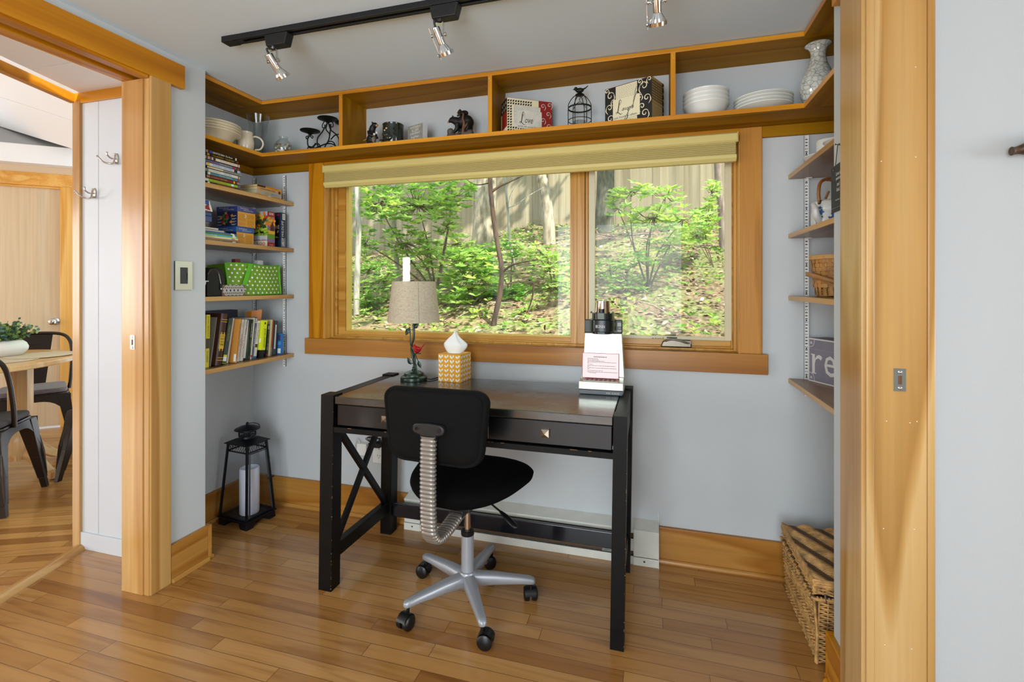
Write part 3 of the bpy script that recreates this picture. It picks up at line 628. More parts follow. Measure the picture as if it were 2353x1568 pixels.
# carved wall hook at the right edge
p = atY(2338, 344, YP-.03)
t = thing('carved_hook', 'brown carved wooden animal-head hook on the white wall at the right edge', 'hook', (p.x+.05, YP, p.z))
mb = MB(); pts = [(-.062, -.030, -.003), (-.052, -.030, -.002), (-.038, -.031, 0), (-.024, -.033, .002), (-.008, -.033, .008), (.012, -.028, .016), (.03, -.018, .018), (.045, -.004, .016)]
mb.tube(smoothpath(pts, 3), [.0115, .0105, .010, .010, .011, .0125, .0145, .016, .018, .020, .021, .022, .023, .024, .024, .023, .022, .021, .020, .019, .018, .017][:len(smoothpath(pts, 3))], 12)
mb.build('head', plain('bronzed_wood', '#4f3a28', .45, noise=.55, nscale=120, bmp=.5), t, smooth=60)
mb = MB(); mb.tube(smoothpath([(.002, -.028, .022), (.008, -.028, .035), (.02, -.026, .042)], 4), [.008, .007, .006, .006, .005, .005, .004, .003, .002], 8); mb.build('ear', MATS['bronzed_wood'], t, smooth=60)
mb = MB(); mb.lathe([(.03, 0), (.03, .006), (.02, .009)], n=18, M=Matrix.Translation((.045, 0, .016)) @ Matrix.Rotation(PI/2, 4, 'X')); mb.build('mount', MATS['bronzed_wood'], t, smooth=50)
# ---- track lighting
TB = plain('track_black', '#161617', .42)
t = thing('track_rail', 'long black track light rail mounted on the ceiling', 'track rail', (-.2, 1.4715, ZC))
mb = MB(); x0, x1 = -1.556, .46
mb.box(x0, x1, -.0195+1.4715, -.007+1.4715, 2.118, ZC); mb.box(x0, x1, 1.4785, 1.491, 2.118, ZC); mb.box(x0, x1, 1.4645, 1.4785, 2.130, ZC); lp(mb, 'channel', TB, t, bev=.0012)
mb = MB(); mb.box(x0-.003, x0+.05, 1.4515, 1.4915, 2.1165, ZC); mb.box(x0+.05, x0+.085, 1.4625, 1.4805, 2.117, 2.131); lp(mb, 'end_cap', TB, t, bev=.001)
BULB = plain('lamp_glass', '#d9dcde', .12, .85)
def spot(x, lab, ax, spin=0):
    t = thing('track_spotlight', lab, 'spotlight', (x, 1.4715, 2.118), 0, 'chrome spotlights on the ceiling track')
    mb = MB(); b4 = [(-.044, -.018, -.044), (.038, -.018, -.044), (.038, .018, -.044), (-.044, .018, -.044)]; t4 = [(-.052, -.019, 0), (.050, -.019, 0), (.050, .019, 0), (-.052, .019, 0)]
    mb.hexa(b4, t4); mb.build('adapter', TB, t, bev=.004, seg=3)
    hx = -.026; pv = Vector((hx, 0, -.092)); a = Vector(ax).normalized(); Q = a.to_track_quat('-Z', 'Y').to_matrix().to_4x4()
    mb = MB()
    mb.lathe([(.010, -.044), (.010, -.05), (.004, -.052)][::-1], c=(hx, 0, 0), n=14); mb.box(hx-.016, hx+.016, -.004, .004, -.054, -.051)
    for s in (-1, 1): mb.box(hx+s*.0165-.001, hx+s*.0165+.001, -.0045, .0045, -.098, -.051)
    mb.build('yoke', CHROME, t, bev=.0005)
    MM = Matrix.Translation(pv) @ Q
    mb = MB(); mb.lathe([(.0105, -.030), (.0125, -.028), (.0125, .022), (.0115, .025), (.005, .026)], n=20, M=MM); mb.build('socket', CHROME, t, smooth=40)
    mb = MB(); k = 36; prof = [(.0115, -.029), (.0155, -.036), (.020, -.044), (.0235, -.052), (.0245, -.058)]
    vs = []; fs = []
    for r, z in prof:
        for j in range(k): q = r*(1.0 if j % 2 else .94); vs.append((q*math.cos(2*PI*j/k), q*math.sin(2*PI*j/k), z))
    for i in range(4):
        for j in range(k): fs.append((i*k+j, (i+1)*k+j, (i+1)*k+(j+1) % k, i*k+(j+1) % k))
    fs.append(tuple(4*k+j for j in range(k))); mb.add(vs, fs, None, MM); mb.build('bulb', BULB, t)
    mb = MB(); mb.lathe([(.0248, -.052), (.0275, -.052), (.0275, -.063), (.0248, -.063)], n=32, M=MM); rg = mb.build('retaining_ring', CHROME, t, smooth=40)
    mb = MB(); mb.lathe([(.0001, 0), (.0065, .001), (.0065, .004), (.003, .006), (.0001, .006)], n=14, M=MM @ Matrix.Translation((-.0275, 0, -.057)) @ Matrix.Rotation(-PI/2, 4, 'Y')); mb.tube([(-.030, .001, -.070), (-.030, .001, .03)], .001, 6)
    mb.v[-12:] = [MM @ p for p in mb.v[-12:]]; mb.build('clip_rod', CHROME, rg, smooth=50)
    for s in (-1, 1):
        mb = MB(); mb.lathe([(.003, 0), (.003, .004), (.0065, .005), (.0065, .0085), (.003, .010)], n=12, M=Matrix.Translation(pv+Vector((s*.0175, 0, 0))) @ Matrix.Rotation(s*PI/2, 4, 'Y')); mb.build('thumb_screw', CHROME, t, smooth=40)
    mb = MB(); mb.tube(smoothpath([(hx, 0, -.046), (hx+.010, -.010, -.055), pv-a*.040+Vector((.002, 0, .004)), pv-a*.022]), .0035, 8); mb.build('cable', BLACK, t, smooth=60)
spot(-1.313, 'chrome ceiling spotlight nearest the end of the black track', (.22, .60, -.77))
spot(-.650, 'chrome ceiling spotlight in the middle of the black track, above the first open compartments', (.20, .55, -.80))
spot(.040, 'chrome ceiling spotlight cut by the top picture edge, near the right end of the track', (.05, .60, -.80))
# ================================================================ DESK
ESP = plain('espresso_paint', '#080706', .45, spec=.18, noise=.35, nscale=30)
def top_mat():
    m, nt, b = _nt('desk_top_patina'); v = coords(nt, (2, 5, 5)); n = N(nt, 'ShaderNodeTexNoise', i_Scale=2.2, i_Detail=7, i_Roughness=.65); nt.links.new(v, n.inputs['Vector'])
    r = ramp(nt, n.outputs['Fac'], [(.35, (.006, .006, .005)), (.6, (.018, .016, .013)), (.8, (.04, .033, .024))]); nt.links.new(r.outputs[0], b.inputs['Base Color'])
    r2 = ramp(nt, n.outputs['Fac'], [(.35, (.18,)*3), (.7, (.33,)*3)]); nt.links.new(r2.outputs[0], b.inputs['Roughness']); b.inputs['Specular IOR Level'].default_value = .9
    b.inputs['Coat Weight'].default_value = .5; b.inputs['Coat Roughness'].default_value = .12; return m
DT = top_mat(); EDGEW = plain('worn_edge', '#5b4632', .5, noise=.6, nscale=40)
DX, DY = -.665, 1.875
desk = thing('writing_desk', 'espresso black writing desk with two drawers and X-braced sides under the window', 'desk', (DX, DY, 0))
def dsk(mb, name, m=ESP, parent=desk, **kw):
    mb.v = [Vector((p[0]+.0155*p[2]-DX-.004, p[1]-DY, p[2])) for p in mb.v]; return mb.build(name, m, parent, **kw)
XF0, XF1, LW = -1.258, -.084, .057; rnd = random.Random(3); NICK = plain('bare_wood_nick', '#8a6b49', .7)
DT_Z = .7645
for xa in (XF0, XF1-LW+.012):
    for ya in (1.624, 2.076):
        w = LW if xa == XF0 else LW-.012
        mb = MB(); mb.box(xa, xa+w, ya, ya+.057, 0, .770, ESP)
        if ya < 1.7:
            for k in range(20):                                      # worn nicks along the arris
                z = rnd.random()**2*.7+.01; s = rnd.uniform(.001, .004); mb.box(xa+w-.0012, xa+w+.0004, ya-.0004, ya+.0015, z, z+s, NICK)
        dsk(mb, 'leg')
xi0, xi1 = XF0+LW, XF1-LW+.012
mb = MB(); mb.box(xi0+.002, xi1-.002, 1.628, 2.128, .735, DT_Z, DT); dsk(mb, 'desk_top', bev=.003)
for xa, xb in ((XF0+.006, xi0), (xi1, XF1-.008)):
    mb = MB(); mb.box(xa, xb, 1.681, 2.076, .630, .7645, ESP); dsk(mb, 'side_apron', bev=.003)
mb = MB(); mb.box(xi0, xi1, 2.100, 2.12, .63, .735); dsk(mb, 'back_apron', bev=.002)
mb = MB(); mb.box(xi0, xi1, 1.626, 1.665, .626, .646, ESP)
for k in range(14): x = rnd.uniform(xi0+.02, xi1-.02); s = rnd.uniform(.003, .018); mb.box(x, x+s, 1.6256, 1.628, .6448, .6463, NICK)
dsk(mb, 'front_rail')
mb = MB(); mb.box(-.775, -.572, 1.640, 1.66, .646, .735); mb.box(xi0, xi1, 1.70, 1.71, .646, .735); dsk(mb, 'front_panel', bev=.002)
DRW = plain('drawer_paint', '#08080b', .28, spec=.4, noise=.3, nscale=8, coat=.15)
for xa, xb, xk in ((xi0+.008, -.778, -.975), (-.569, xi1-.004, -.358)):
    mb = MB(); mb.box(xa, xb, 1.637, 1.66, .650, .7315); mb.box(xa+.01, xb-.01, 1.66, 2.0, .66, .72); d = dsk(mb, 'drawer', DRW, bev=.003)
    mb = MB(); s = .0135; cz = .693
    mb.box(xk-s, xk+s, 1.622, 1.637, cz-s, cz+s); mb.add([(xk-s, 1.622, cz-s), (xk+s, 1.622, cz-s), (xk+s, 1.622, cz+s), (xk-s, 1.622, cz+s), (xk, 1.611, cz)], [(0, 1, 4), (1, 2, 4), (2, 3, 4), (3, 0, 4)])
    dsk(mb, 'knob', plain('pewter_knob', '#c9b8a6', .3, 1), d)
for xa in (XF0+.014, XF1-.042):
    mb = MB(); mb.box(xa, xa+.032, 1.681, 2.076, .105, .160); dsk(mb, 'side_rail', bev=.002)
    for (za, zb) in ((.632, .150), (.155, .632)):
        a = Vector((xa+.016, 1.683, za)); b_ = Vector((xa+.016, 2.074, zb)); t = (b_-a).normalized(); q = Vector((0, -t.z, t.y))*.013; hx = Vector((.009, 0, 0))
        mb = MB(); mb.hexa([a-q-hx, a-q+hx, b_-q+hx, b_-q-hx], [a+q-hx, a+q+hx, b_+q+hx, b_+q-hx]); dsk(mb, 'brace', bev=.0015)
mb = MB(); mb.box(XF0+LW, XF1-LW+.012, 2.092, 2.112, .082, .148); dsk(mb, 'back_stretcher', plain('stretcher_paint', '#10131a', .2, coat=.5), bev=.002)
# ================================================================ OFFICE CHAIR
CB = plain('chair_mesh', '#080808', .8, spec=.15, noise=.3, nscale=900, bmp=.3); CF = plain('chair_seat_fabric', '#050505', .9, spec=.1, bmp=.15, nscale=700)
CP = plain('chair_plastic', '#1c1c1d', .38); SIL = plain('silver_plastic', '#9fa2a8', .35, .35); RIB = plain('ribbed_boot', '#8e8880', .33, .5)
PH = math.radians(-4)
ch = thing('office_chair', 'black armless swivel office chair with ribbed silver spine and five-star base', 'office chair', (-.672, 1.722, 0), PH)
# seat: stacked superellipse sections from rear to front
mb = MB(); ns, nc = 22, 28; vs = []
for i in range(ns):
    s = i/(ns-1); f = -.205+.425*s
    e = min(1, (1-abs(2*s-1)**3.2))**.5; w = (.175+.065*min(1, s*1.7))*max(e, .02)
    th = (.038*max(e, .05)**.6); zc = .459+.010*(s-.3)-(.03*max(0, s-.8)**1.3)
    for j in range(nc):
        a = 2*PI*j/nc; c_, s_ = math.cos(a), math.sin(a); k = .55
        x = w*math.copysign(abs(c_)**k, c_); z = th*math.copysign(abs(s_)**.8, s_)
        vs.append((x, f, zc+z+.012*(x/.24)**2+(0 if s_ > 0 else .010*(x/.24)**2)))
fs = [(i*nc+j, i*nc+(j+1) % nc, (i+1)*nc+(j+1) % nc, (i+1)*nc+j) for i in range(ns-1) for j in range(nc)]
fs += [tuple(range(nc-1, -1, -1)), tuple((ns-1)*nc+j for j in range(nc))]; mb.add(vs, fs); mb.build('seat', CF, ch, smooth=180)
# backrest: curved pad from a rounded trapezoid outline
def outline(n=72):
    pts = []
    corners = [(-.162, .62-.742, .060), (.150, .62-.742, .055), (.178, .868-.742, .042), (-.178, .862-.742, .042)]
    m = len(corners)
    for i in range(m):
        p0 = Vector(corners[i-1][:2]); p1 = Vector(corners[i][:2]); p2 = Vector(corners[(i+1) % m][:2]); r = corners[i][2]
        d0 = (p0-p1).normalized(); d2 = (p2-p1).normalized(); A0 = p1+d0*r; A2 = p1+d2*r
        for k in range(9):
            t = k/8; pts.append((1-t)**2*A0+2*t*(1-t)*p1+t*t*A2)
    return pts
out = outline(); BZ = .731
def bk(p, off, sc=1.0):
    x, z = p[0]*sc*1.11, p[1]*sc
    bow = .018*(1-(x/.18)**2) if z > 0 else 0
    return Vector((x, -.262+off+.55*x*x-.06*z, BZ+z+(bow if z > .09*sc else bow*max(0, z/(.09*sc)))))
mb = MB(); k = len(out); layers = [(.0, .90), (-.001, .93), (-.012, .985), (-.0, 1.0), (.012, 1.0), (.024, .97), (.030, .90)]
layers = [(-.020, .55), (-.018, .80), (-.016, .905), (-.010, .925), (-.016, .94), (-.014, .985), (-.004, 1.0), (.010, 1.0), (.022, .97), (.028, .88), (.030, .5)]
vs = []; 
for off, sc in layers: vs += [bk(p, off, sc) for p in out]
fs = [(a*k+j, (a+1)*k+j, (a+1)*k+(j+1) % k, a*k+(j+1) % k) for a in range(len(layers)-1) for j in range(k)]
c0 = len(vs); vs += [bk(Vector((0, 0)), -.021), bk(Vector((0, 0)), .030)]; L = len(layers)-1
fs += [(c0, j, (j+1) % k) for j in range(k)]+[(c0+1, L*k+(j+1) % k, L*k+j) for j in range(k)]
mb.add(vs, fs); back = mb.build('backrest', CB, ch, smooth=180)
mb = MB()
pr = []
for (cx, cy, r) in ((-.040, 0, .018), (-.026, -.028, .006), (.026, -.028, .006), (.040, 0, .018)): pass
hull = [(-.058, -.004), (-.054, -.014), (-.042, -.018), (-.030, -.020), (-.027, -.040), (.027, -.040), (.030, -.020), (.042, -.018), (.054, -.014), (.058, -.004), (.056, .010), (.046, .017), (0, .020), (-.046, .017), (-.056, .010)]
mb.prism(hull, Matrix(((1, 0, 0, 0), (0, 0, 1, -.300), (0, 1, 0, BZ+.004), (0, 0, 0, 1))), .022); plate = mb.build('back_plate', CP, back, bev=.005, seg=3, smooth=40)
for sx in (-.041, .041):
    mb = MB(); mb.lathe([(.0065, 0), (.0065, .0012), (.0045, .0012), (.004, -.001), (.0001, -.001)], n=14, M=Matrix.Translation((sx, -.3, BZ+.004)) @ Matrix.Rotation(PI/2, 4, 'X')); mb.build('screw', BLACK, back, smooth=50)
path = smoothpath([(0, -.292, .712), (0, -.296, .64), (0, -.297, .52), (0, -.292, .42), (0, -.280, .385), (0, -.248, .357), (0, -.19, .352), (0, -.12, .362), (0, -.08, .368)], 18)
tot = 0; acc = [0]
for a, b_ in zip(path, path[1:]): tot += (b_-a).length; acc.append(tot)
mb = MB(); nr = 40; vs = []; n = 20; rows = []
for q in range(nr*4+1):
    s = tot*q/(nr*4); i = max(j for j in range(len(acc)) if acc[j] <= s+1e-9); i = min(i, len(path)-2)
    p = path[i].lerp(path[i+1], (s-acc[i])/max(acc[i+1]-acc[i], 1e-9)); t = (path[min(i+2, len(path)-1)]-path[max(i-1, 0)]).normalized()
    nm = Vector((0, -t.z, t.y)); k_ = (1, .97, .82, .97)[q % 4]
    for j in range(n):
        a = 2*PI*j/n; x = .0285*math.copysign(abs(math.cos(a))**.6, math.cos(a))*k_; y = .0145*math.copysign(abs(math.sin(a))**.7, math.sin(a))*k_
        rows.append(p+Vector((x, 0, 0))+nm*y)
R = nr*4+1; fs = [(i*n+j, i*n+(j+1) % n, (i+1)*n+(j+1) % n, (i+1)*n+j) for i in range(R-1) for j in range(n)]
mb.add(rows, fs); mb.build('spine', RIB, ch, smooth=50)
mb = MB(); mb.box(-.055, .055, -.10, .10, .385, .407); mb.lathe([(.03, .365), (.036, .385)], n=20); mb.box(-.028, .028, -.10, -.02, .362, .387); mb.build('seat_mechanism', CP, ch, bev=.004)
mb = MB(); mb.tube([(.08, -.0, .395), (.19, -.075, .383)], .0035, 8); lv = mb.build('height_lever', CP, ch, smooth=60)
mb = MB(); mb.tube(smoothpath([(.155, -.052, .388), (.19, -.078, .382), (.222, -.098, .372), (.236, -.106, .368)], 4), [.006, .007, .009, .010, .0115, .012, .0125, .012, .0115, .011, .009, .007, .004], 10, flat=.6); mb.build('lever_grip', BLACK, lv, smooth=60)
mb = MB(); mb.lathe([(.0125, .25), (.0125, .39)], n=24); mb.build('gas_piston', plain('piston_chrome', '#b9a79a', .15, 1), ch, smooth=40)
mb = MB(); mb.lathe([(.0245, .09), (.0235, .245), (.0235, .256)], n=28); mb.build('column', SIL, ch, smooth=40)
mb = MB(); mb.lathe([(.0238, .254), (.0252, .256), (.0252, .270), (.022, .273), (.013, .273)], n=28); mb.build('collar', BLACK, ch, smooth=40)
mb = MB(); mb.lathe([(.030, .062), (.034, .07), (.034, .108), (.030, .118), (.0245, .120)], n=28); mb.build('hub', SIL, ch, smooth=40)
for dg in (231, 303, 15, 86, 156):
    a = math.radians(dg)-PH; ca, sa = math.cos(a), math.sin(a); RA = Matrix.Rotation(a, 4, 'Z')
    mb = MB(); n = 14; secs = [(.025, .024, .026, .088), (.10, .021, .021, .090), (.20, .0165, .0145, .086), (.235, .0155, .013, .083), (.250, .013, .011, .081), (.256, .006, .006, .080)]
    vs = []
    for x, hw, hh, z in secs:
        for j in range(n):
            w = 2*PI*j/n; vs.append((x, hw*math.copysign(abs(math.cos(w))**.6, math.cos(w)), z+hh*math.copysign(abs(math.sin(w))**.6, math.sin(w))))
    fs = [(i*n+j, i*n+(j+1) % n, (i+1)*n+(j+1) % n, (i+1)*n+j) for i in range(len(secs)-1) for j in range(n)]+[tuple(range(n-1, -1, -1)), tuple((len(secs)-1)*n+j for j in range(n))]
    mb.add(vs, fs, None, RA); arm = mb.build('base_arm', SIL, ch, smooth=50)
    sw = RA @ Matrix.Translation((.240, 0, 0)) @ Matrix.Rotation(math.radians({231: 25, 303: 60, 15: 95, 86: 130, 156: 20}[dg]), 4, 'Z')
    mb = MB(); mb.lathe([(.006, .045), (.006, .076)], n=12, M=sw)
    W = sw @ Matrix.Translation((.012, 0, .0262)) @ Matrix.Rotation(PI/2, 4, 'X')
    for s in (-1, 1): mb.lathe([(.0001, s*.026), (.020, s*.026), (.0255, s*.022), (.0262, s*.012), (.0245, s*.005), (.010, s*.005)] if s < 0 else [(.010, .005), (.0245, .005), (.0262, .012), (.0255, .022), (.020, .026), (.0001, .026)], n=24, M=W)
    mb.lathe([(.011, -.006), (.011, .006)], n=14, M=W)
    hood = [(.0285*math.cos(w), .0285*math.sin(w)) for w in [math.radians(20+i*14) for i in range(12)]]
    vs = [Vector((x, y, z)) for z in (-.018, .018) for x, y in hood]; kk = len(hood)
    mb.add(vs, [(i, i+1, kk+i+1, kk+i) for i in range(kk-1)], None, W)
    mb.build('caster', plain('caster_black', '#101011', .32), arm, smooth=45)
# ================================================================ TABLE LAMP
BRZG = plain('verdigris_bronze', '#39463d', .3, .75, noise=.25, nscale=25)
lx, ly = atZ(953, 873, .7645).xy; ly -= .008
lm = thing('table_lamp', 'small table lamp with linen drum shade, twining leaf stem and red bird on the desk', 'lamp', (lx, ly, DT_Z+.0005))
mb = MB(); mb.lathe([(.0605, 0), (.0615, .004), (.0605, .014), (.056, .019), (.047, .0215), (.046, .027), (.043, .033), (.034, .0365), (.030, .040), (.012, .043), (.009, .05)], n=40); mb.build('base', BRZG, lm, smooth=35)
mb = MB(); S1 = smoothpath([(0, 0, .042), (.001, 0, .07), (-.006, .002, .10), (-.014, .003, .135), (-.010, .0, .165), (-.002, 0, .19), (.0, 0, .22), (-.001, 0, .26), (0, 0, .30)], 6); mb.tube(S1, .0052, 10)
mb.tube(smoothpath([(.001, 0, .065), (.004, .004, .095), (-.003, -.006, .14), (-.016, -.004, .165), (-.018, .0, .20), (-.022, 0, .245)], 6), .0026, 8)
mb.lathe([(.009, .049), (.007, .052), (.0065, .058), (.008, .06)], n=14); mb.build('stem', BRZG, lm, smooth=60)
TW = smoothpath([(0, 0, .085), (.004, -.008, .108), (.012, -.014, .122), (.024, -.016, .1255), (.042, -.014, .125)], 6)
mb = MB(); mb.tube(TW, [.0042-.0018*i/len(TW) for i in range(len(TW))], 8); tw = mb.build('perch_twig', BRZG, lm, smooth=60)
def leaf(mb, base, tip, width, nrm, sag=.004, m=None, n=6):
    base, tip = Vector(base), Vector(tip); ax = tip-base; sd = ax.cross(Vector(nrm)).normalized(); nn = sd.cross(ax).normalized(); L, C, R_ = [], [], []
    for i in range(n+1):
        t = i/n; w = width*math.sin(PI*t**.8)*.5+.0004; p = base+ax*t
        L.append(p-sd*w+nn*sag*w/width); C.append(p-nn*sag*.3); R_.append(p+sd*w+nn*sag*w/width)
    vs = L+C+R_; k = n+1
    return mb.add(vs, [(i, k+i, k+i+1, i+1) for i in range(n)]+[(k+i, 2*k+i, 2*k+i+1, k+i+1) for i in range(n)], m)
for stem, base, tip, wd in (([(-.003, -.004, .078), (-.010, -.008, .075)], (-.010, -.008, .072), (-.027, -.010, .103), .018), ([(.012, -.014, .122), (.018, -.022, .10), (.022, -.024, .078)], (.022, -.024, .080), (.030, -.024, .026), .014), ([(.014, -.014, .122), (.026, -.022, .105), (.033, -.024, .092)], (.033, -.024, .093), (.046, -.022, .060), .017),
    ([(-.020, 0, .215), (-.022, -.004, .232)], (-.020, -.006, .238), (-.036, -.010, .205), .022), ([(0, 0, .235), (.012, -.010, .245)], (.006, -.010, .24), (.032, -.012, .262), .022), ([(.004, 0, .07), (.009, -.008, .085)], (.009, -.008, .06), (.011, -.010, .115), .012)):
    mb = MB(); mb.tube(smoothpath(stem, 3), .0014, 6); leaf(mb, base, tip, wd, (0, -1, .2)); lf = mb.build('leaf', BRZG, lm, smooth=60, solid=.0012)
RED = plain('bird_red', '#a31219', .35, noise=.2, nscale=80)
mb = MB(); bp = Vector((.026, -.016, .1425))
mb.ball(bp, .0145, None, 16, Matrix.Translation(bp) @ Matrix.Rotation(math.radians(-18), 4, 'Y') @ Matrix.Diagonal((1.35, .8, .95, 1)) @ Matrix.Translation(-bp))
mb.tube([bp+Vector((-.006, 0, .006)), bp+Vector((-.013, 0, .011)), bp+Vector((-.016, 0, .014)), bp+Vector((-.0145, 0, .022)), bp+Vector((-.0135, 0, .0245))], [.011, .0092, .0078, .0035, .0006], 12)
mb.tube([bp+Vector((.012, 0, .003)), bp+Vector((.022, 0, .012)), bp+Vector((.032, 0, .024)), bp+Vector((.037, 0, .031))], [.0075, .0045, .0042, .002], 10, flat=.6)
for s in (-1, 1): mb.tube([bp+Vector((-.006, s*.010, .003)), bp+Vector((.006, s*.012, .001)), bp+Vector((.018, s*.007, .004))], [.004, .006, .001], 8, flat=.5)
bd = mb.build('bird', RED, lm, smooth=60)
mb = MB(); mb.tube([bp+Vector((-.020, 0, .013)), bp+Vector((-.0255, 0, .0115))], [.0034, .0004], 8); mb.ball(bp+Vector((-.0195, -.0045, .0155)), .0012, None, 8); mb.tube([bp+Vector((0, 0, -.012)), bp+Vector((.001, 0, -.018))], .0012, 6); mb.build('beak', BLACK, bd, smooth=60)
def linen():
    m, nt, b = _nt('linen'); tc = N(nt, 'ShaderNodeTexCoord'); fac = []
    for sc in ((700, 700, 60), (60, 60, 700)):
        mp = N(nt, 'ShaderNodeMapping'); mp.inputs['Scale'].default_value = sc; nt.links.new(tc.outputs['Object'], mp.inputs['Vector']); n = N(nt, 'ShaderNodeTexNoise', i_Scale=1.0, i_Detail=2); nt.links.new(mp.outputs[0], n.inputs['Vector']); fac.append(n.outputs['Fac'])
    ad = N(nt, 'ShaderNodeMath', operation='ADD'); nt.links.new(fac[0], ad.inputs[0]); nt.links.new(fac[1], ad.inputs[1])
    r = ramp(nt, ad.outputs[0], [(.75, col('#c9ba9c')), (1.0, col('#ddd2b8')), (1.25, col('#e6dcc6'))]); nt.links.new(r.outputs[0], b.inputs['Base Color']); b.inputs['Roughness'].default_value = .9
    out = [x for x in nt.nodes if x.type == 'OUTPUT_MATERIAL'][0]; tr = N(nt, 'ShaderNodeBsdfTranslucent'); nt.links.new(r.outputs[0], tr.inputs[0]); mx = N(nt, 'ShaderNodeMixShader'); mx.inputs[0].default_value = .4
    nt.links.new(b.outputs[0], mx.inputs[1]); nt.links.new(tr.outputs[0], mx.inputs[2]); nt.links.new(mx.outputs[0], out.inputs[0]); bump(nt, b, ad.outputs[0], .3, .001); return m
LIN = linen(); zb, zt, rb, rt = .268, .452, .1185, .0975
mb = MB(); mb.lathe([(rb-.002, zb), (rb, zb), (rb-.0008, zb+.006), (rt+.0008, zt-.006), (rt, zt), (rt-.002, zt), (rb-.0025, zb)], n=64, cap=False); shd = mb.build('lamp_shade', LIN, lm, smooth=40)
mb = MB(); w = math.radians(-52); mb.hexa([Vector((r*math.cos(w+q), r*math.sin(w+q), z)) for z, R_ in ((zb+.002, rb),) for r, q in ((R_-.001, 0), (R_+.0006, 0), (R_+.0006, .012), (R_-.001, .012))], [Vector((r*math.cos(w+q), r*math.sin(w+q), zt-.002)) for r, q in ((rt-.001, 0), (rt+.0006, 0), (rt+.0006, .012), (rt-.001, .012))]); mb.build('seam', plain('linen_seam', '#8f826c', .9), shd)
mb = MB(); mb.tube([(0, 0, .30), (0, 0, zt-.015)], .004, 8)
for q in range(3): w = q*2.094+.4; mb.tube([(0, 0, zt-.015), (rt*math.cos(w)*.99, rt*math.sin(w)*.99, zt-.015)], .0015, 6)
mb.build('shade_spider', plain('brass_wire', '#8a7648', .35, 1), lm)
mb = MB(); mb.tube(smoothpath([(.058, .012, .006), (.078, .020, .004), (.088, .05, .004), (.094, .09, .004), (.10, .122, .004), (.102, .135, -.03), (.102, .138, -.2)], 5), .0028, 8); mb.build('power_cord', BLACK, lm, smooth=60)
# ================================================================ TISSUE BOX
YEL = plain('tissue_yellow', '#e2a11f', .5); LWH = plain('tissue_leaf_white', '#ece8dc', .5)
a = atZ(1007, 876.5, DT_Z); b_ = atZ(1058, 880.5, DT_Z); wdt = (b_-a).xy.length; rz = math.atan2(b_.y-a.y, b_.x-a.x)
tb = thing('tissue_box', 'yellow leaf-patterned cube tissue box with a white tissue poking out on the desk', 'tissue box', (a.x, a.y, DT_Z+.0005), rz)
D_, Hh = .108, .124
mb = MB(); mb.box(0, wdt, 0, D_, 0, Hh, YEL)
def ell(mb, o, ux, uy, cx, cy, a_, b__, rot, m, d):
    n = 10; o, ux, uy = Vector(o), Vector(ux), Vector(uy); nn = ux.cross(uy); c, s = math.cos(rot), math.sin(rot); pts = []
    for i in range(n):
        w = 2*PI*i/n; x, y = a_*math.cos(w)*(1-.25*math.cos(w)), b__*math.sin(w); X_, Y_ = cx+x*c-y*s, cy+x*s+y*c
        pts.append(o+ux*X_+uy*Y_+nn*d)
    mb.add(pts, [tuple(range(n))], m)
for o, ux, wd in (((0, 0, 0), (1, 0, 0), wdt), ((wdt, 0, 0), (0, 1, 0), D_)):
    rows = 6; rh = Hh/rows
    for r in range(rows):
        cy = (r+.5)*rh
        for cidx in range(4):
            cx = (cidx+.5)*wd/4
            big = cidx % 2 == 0
            ell(mb, o, ux, (0, 0, 1), cx-.006, cy-.001, .0095 if big else .007, .0042, math.radians(125), LWH, .0003); ell(mb, o, ux, (0, 0, 1), cx+.006, cy+.002, .007, .0036, math.radians(55), LWH, .0003)
            ell(mb, o, ux, (0, 0, 1), cx, cy-.004, .0028, .0022, .6, LWH, .0003); ell(mb, o, ux, (0, 0, 1), cx+.0005, cy+.0012, .0012, .0012, 0, plain('pattern_brown', '#6b4a2a', .6), .0004)
    
n = 24; mb.add([(wdt/2+.036*math.cos(2*PI*i/n), D_/2+.024*math.sin(2*PI*i/n), Hh+.0003) for i in range(n)], [tuple(range(n))], LWH)
mb.build('carton', None, tb)
mb = MB(); nu, nv = 26, 14; vs = []
for i in range(nv):
    t = i/(nv-1)
    for j in range(nu):
        a_ = 2*PI*j/nu; fold = 1+.22*math.sin(5*a_+2*t)*t
        r1 = (.024+.026*math.sin(PI*min(1, t*1.15))**.8)*(1-.96*max(0, t-.45)/.55)**.8; r1 = max(r1, .002)
        vs.append((wdt/2+r1*1.15*fold*math.cos(a_)+.004*t, D_/2+r1*.55*fold*math.sin(a_), Hh-.004+.103*t-.010*t*math.cos(2*a_+.6)))
mb.add(vs, [(i*nu+j, i*nu+(j+1) % nu, (i+1)*nu+(j+1) % nu, (i+1)*nu+j) for i in range(nv-1) for j in range(nu)]); mb.build('tissue', plain('tissue_paper', '#f1f3ee', .8), tb, smooth=70)
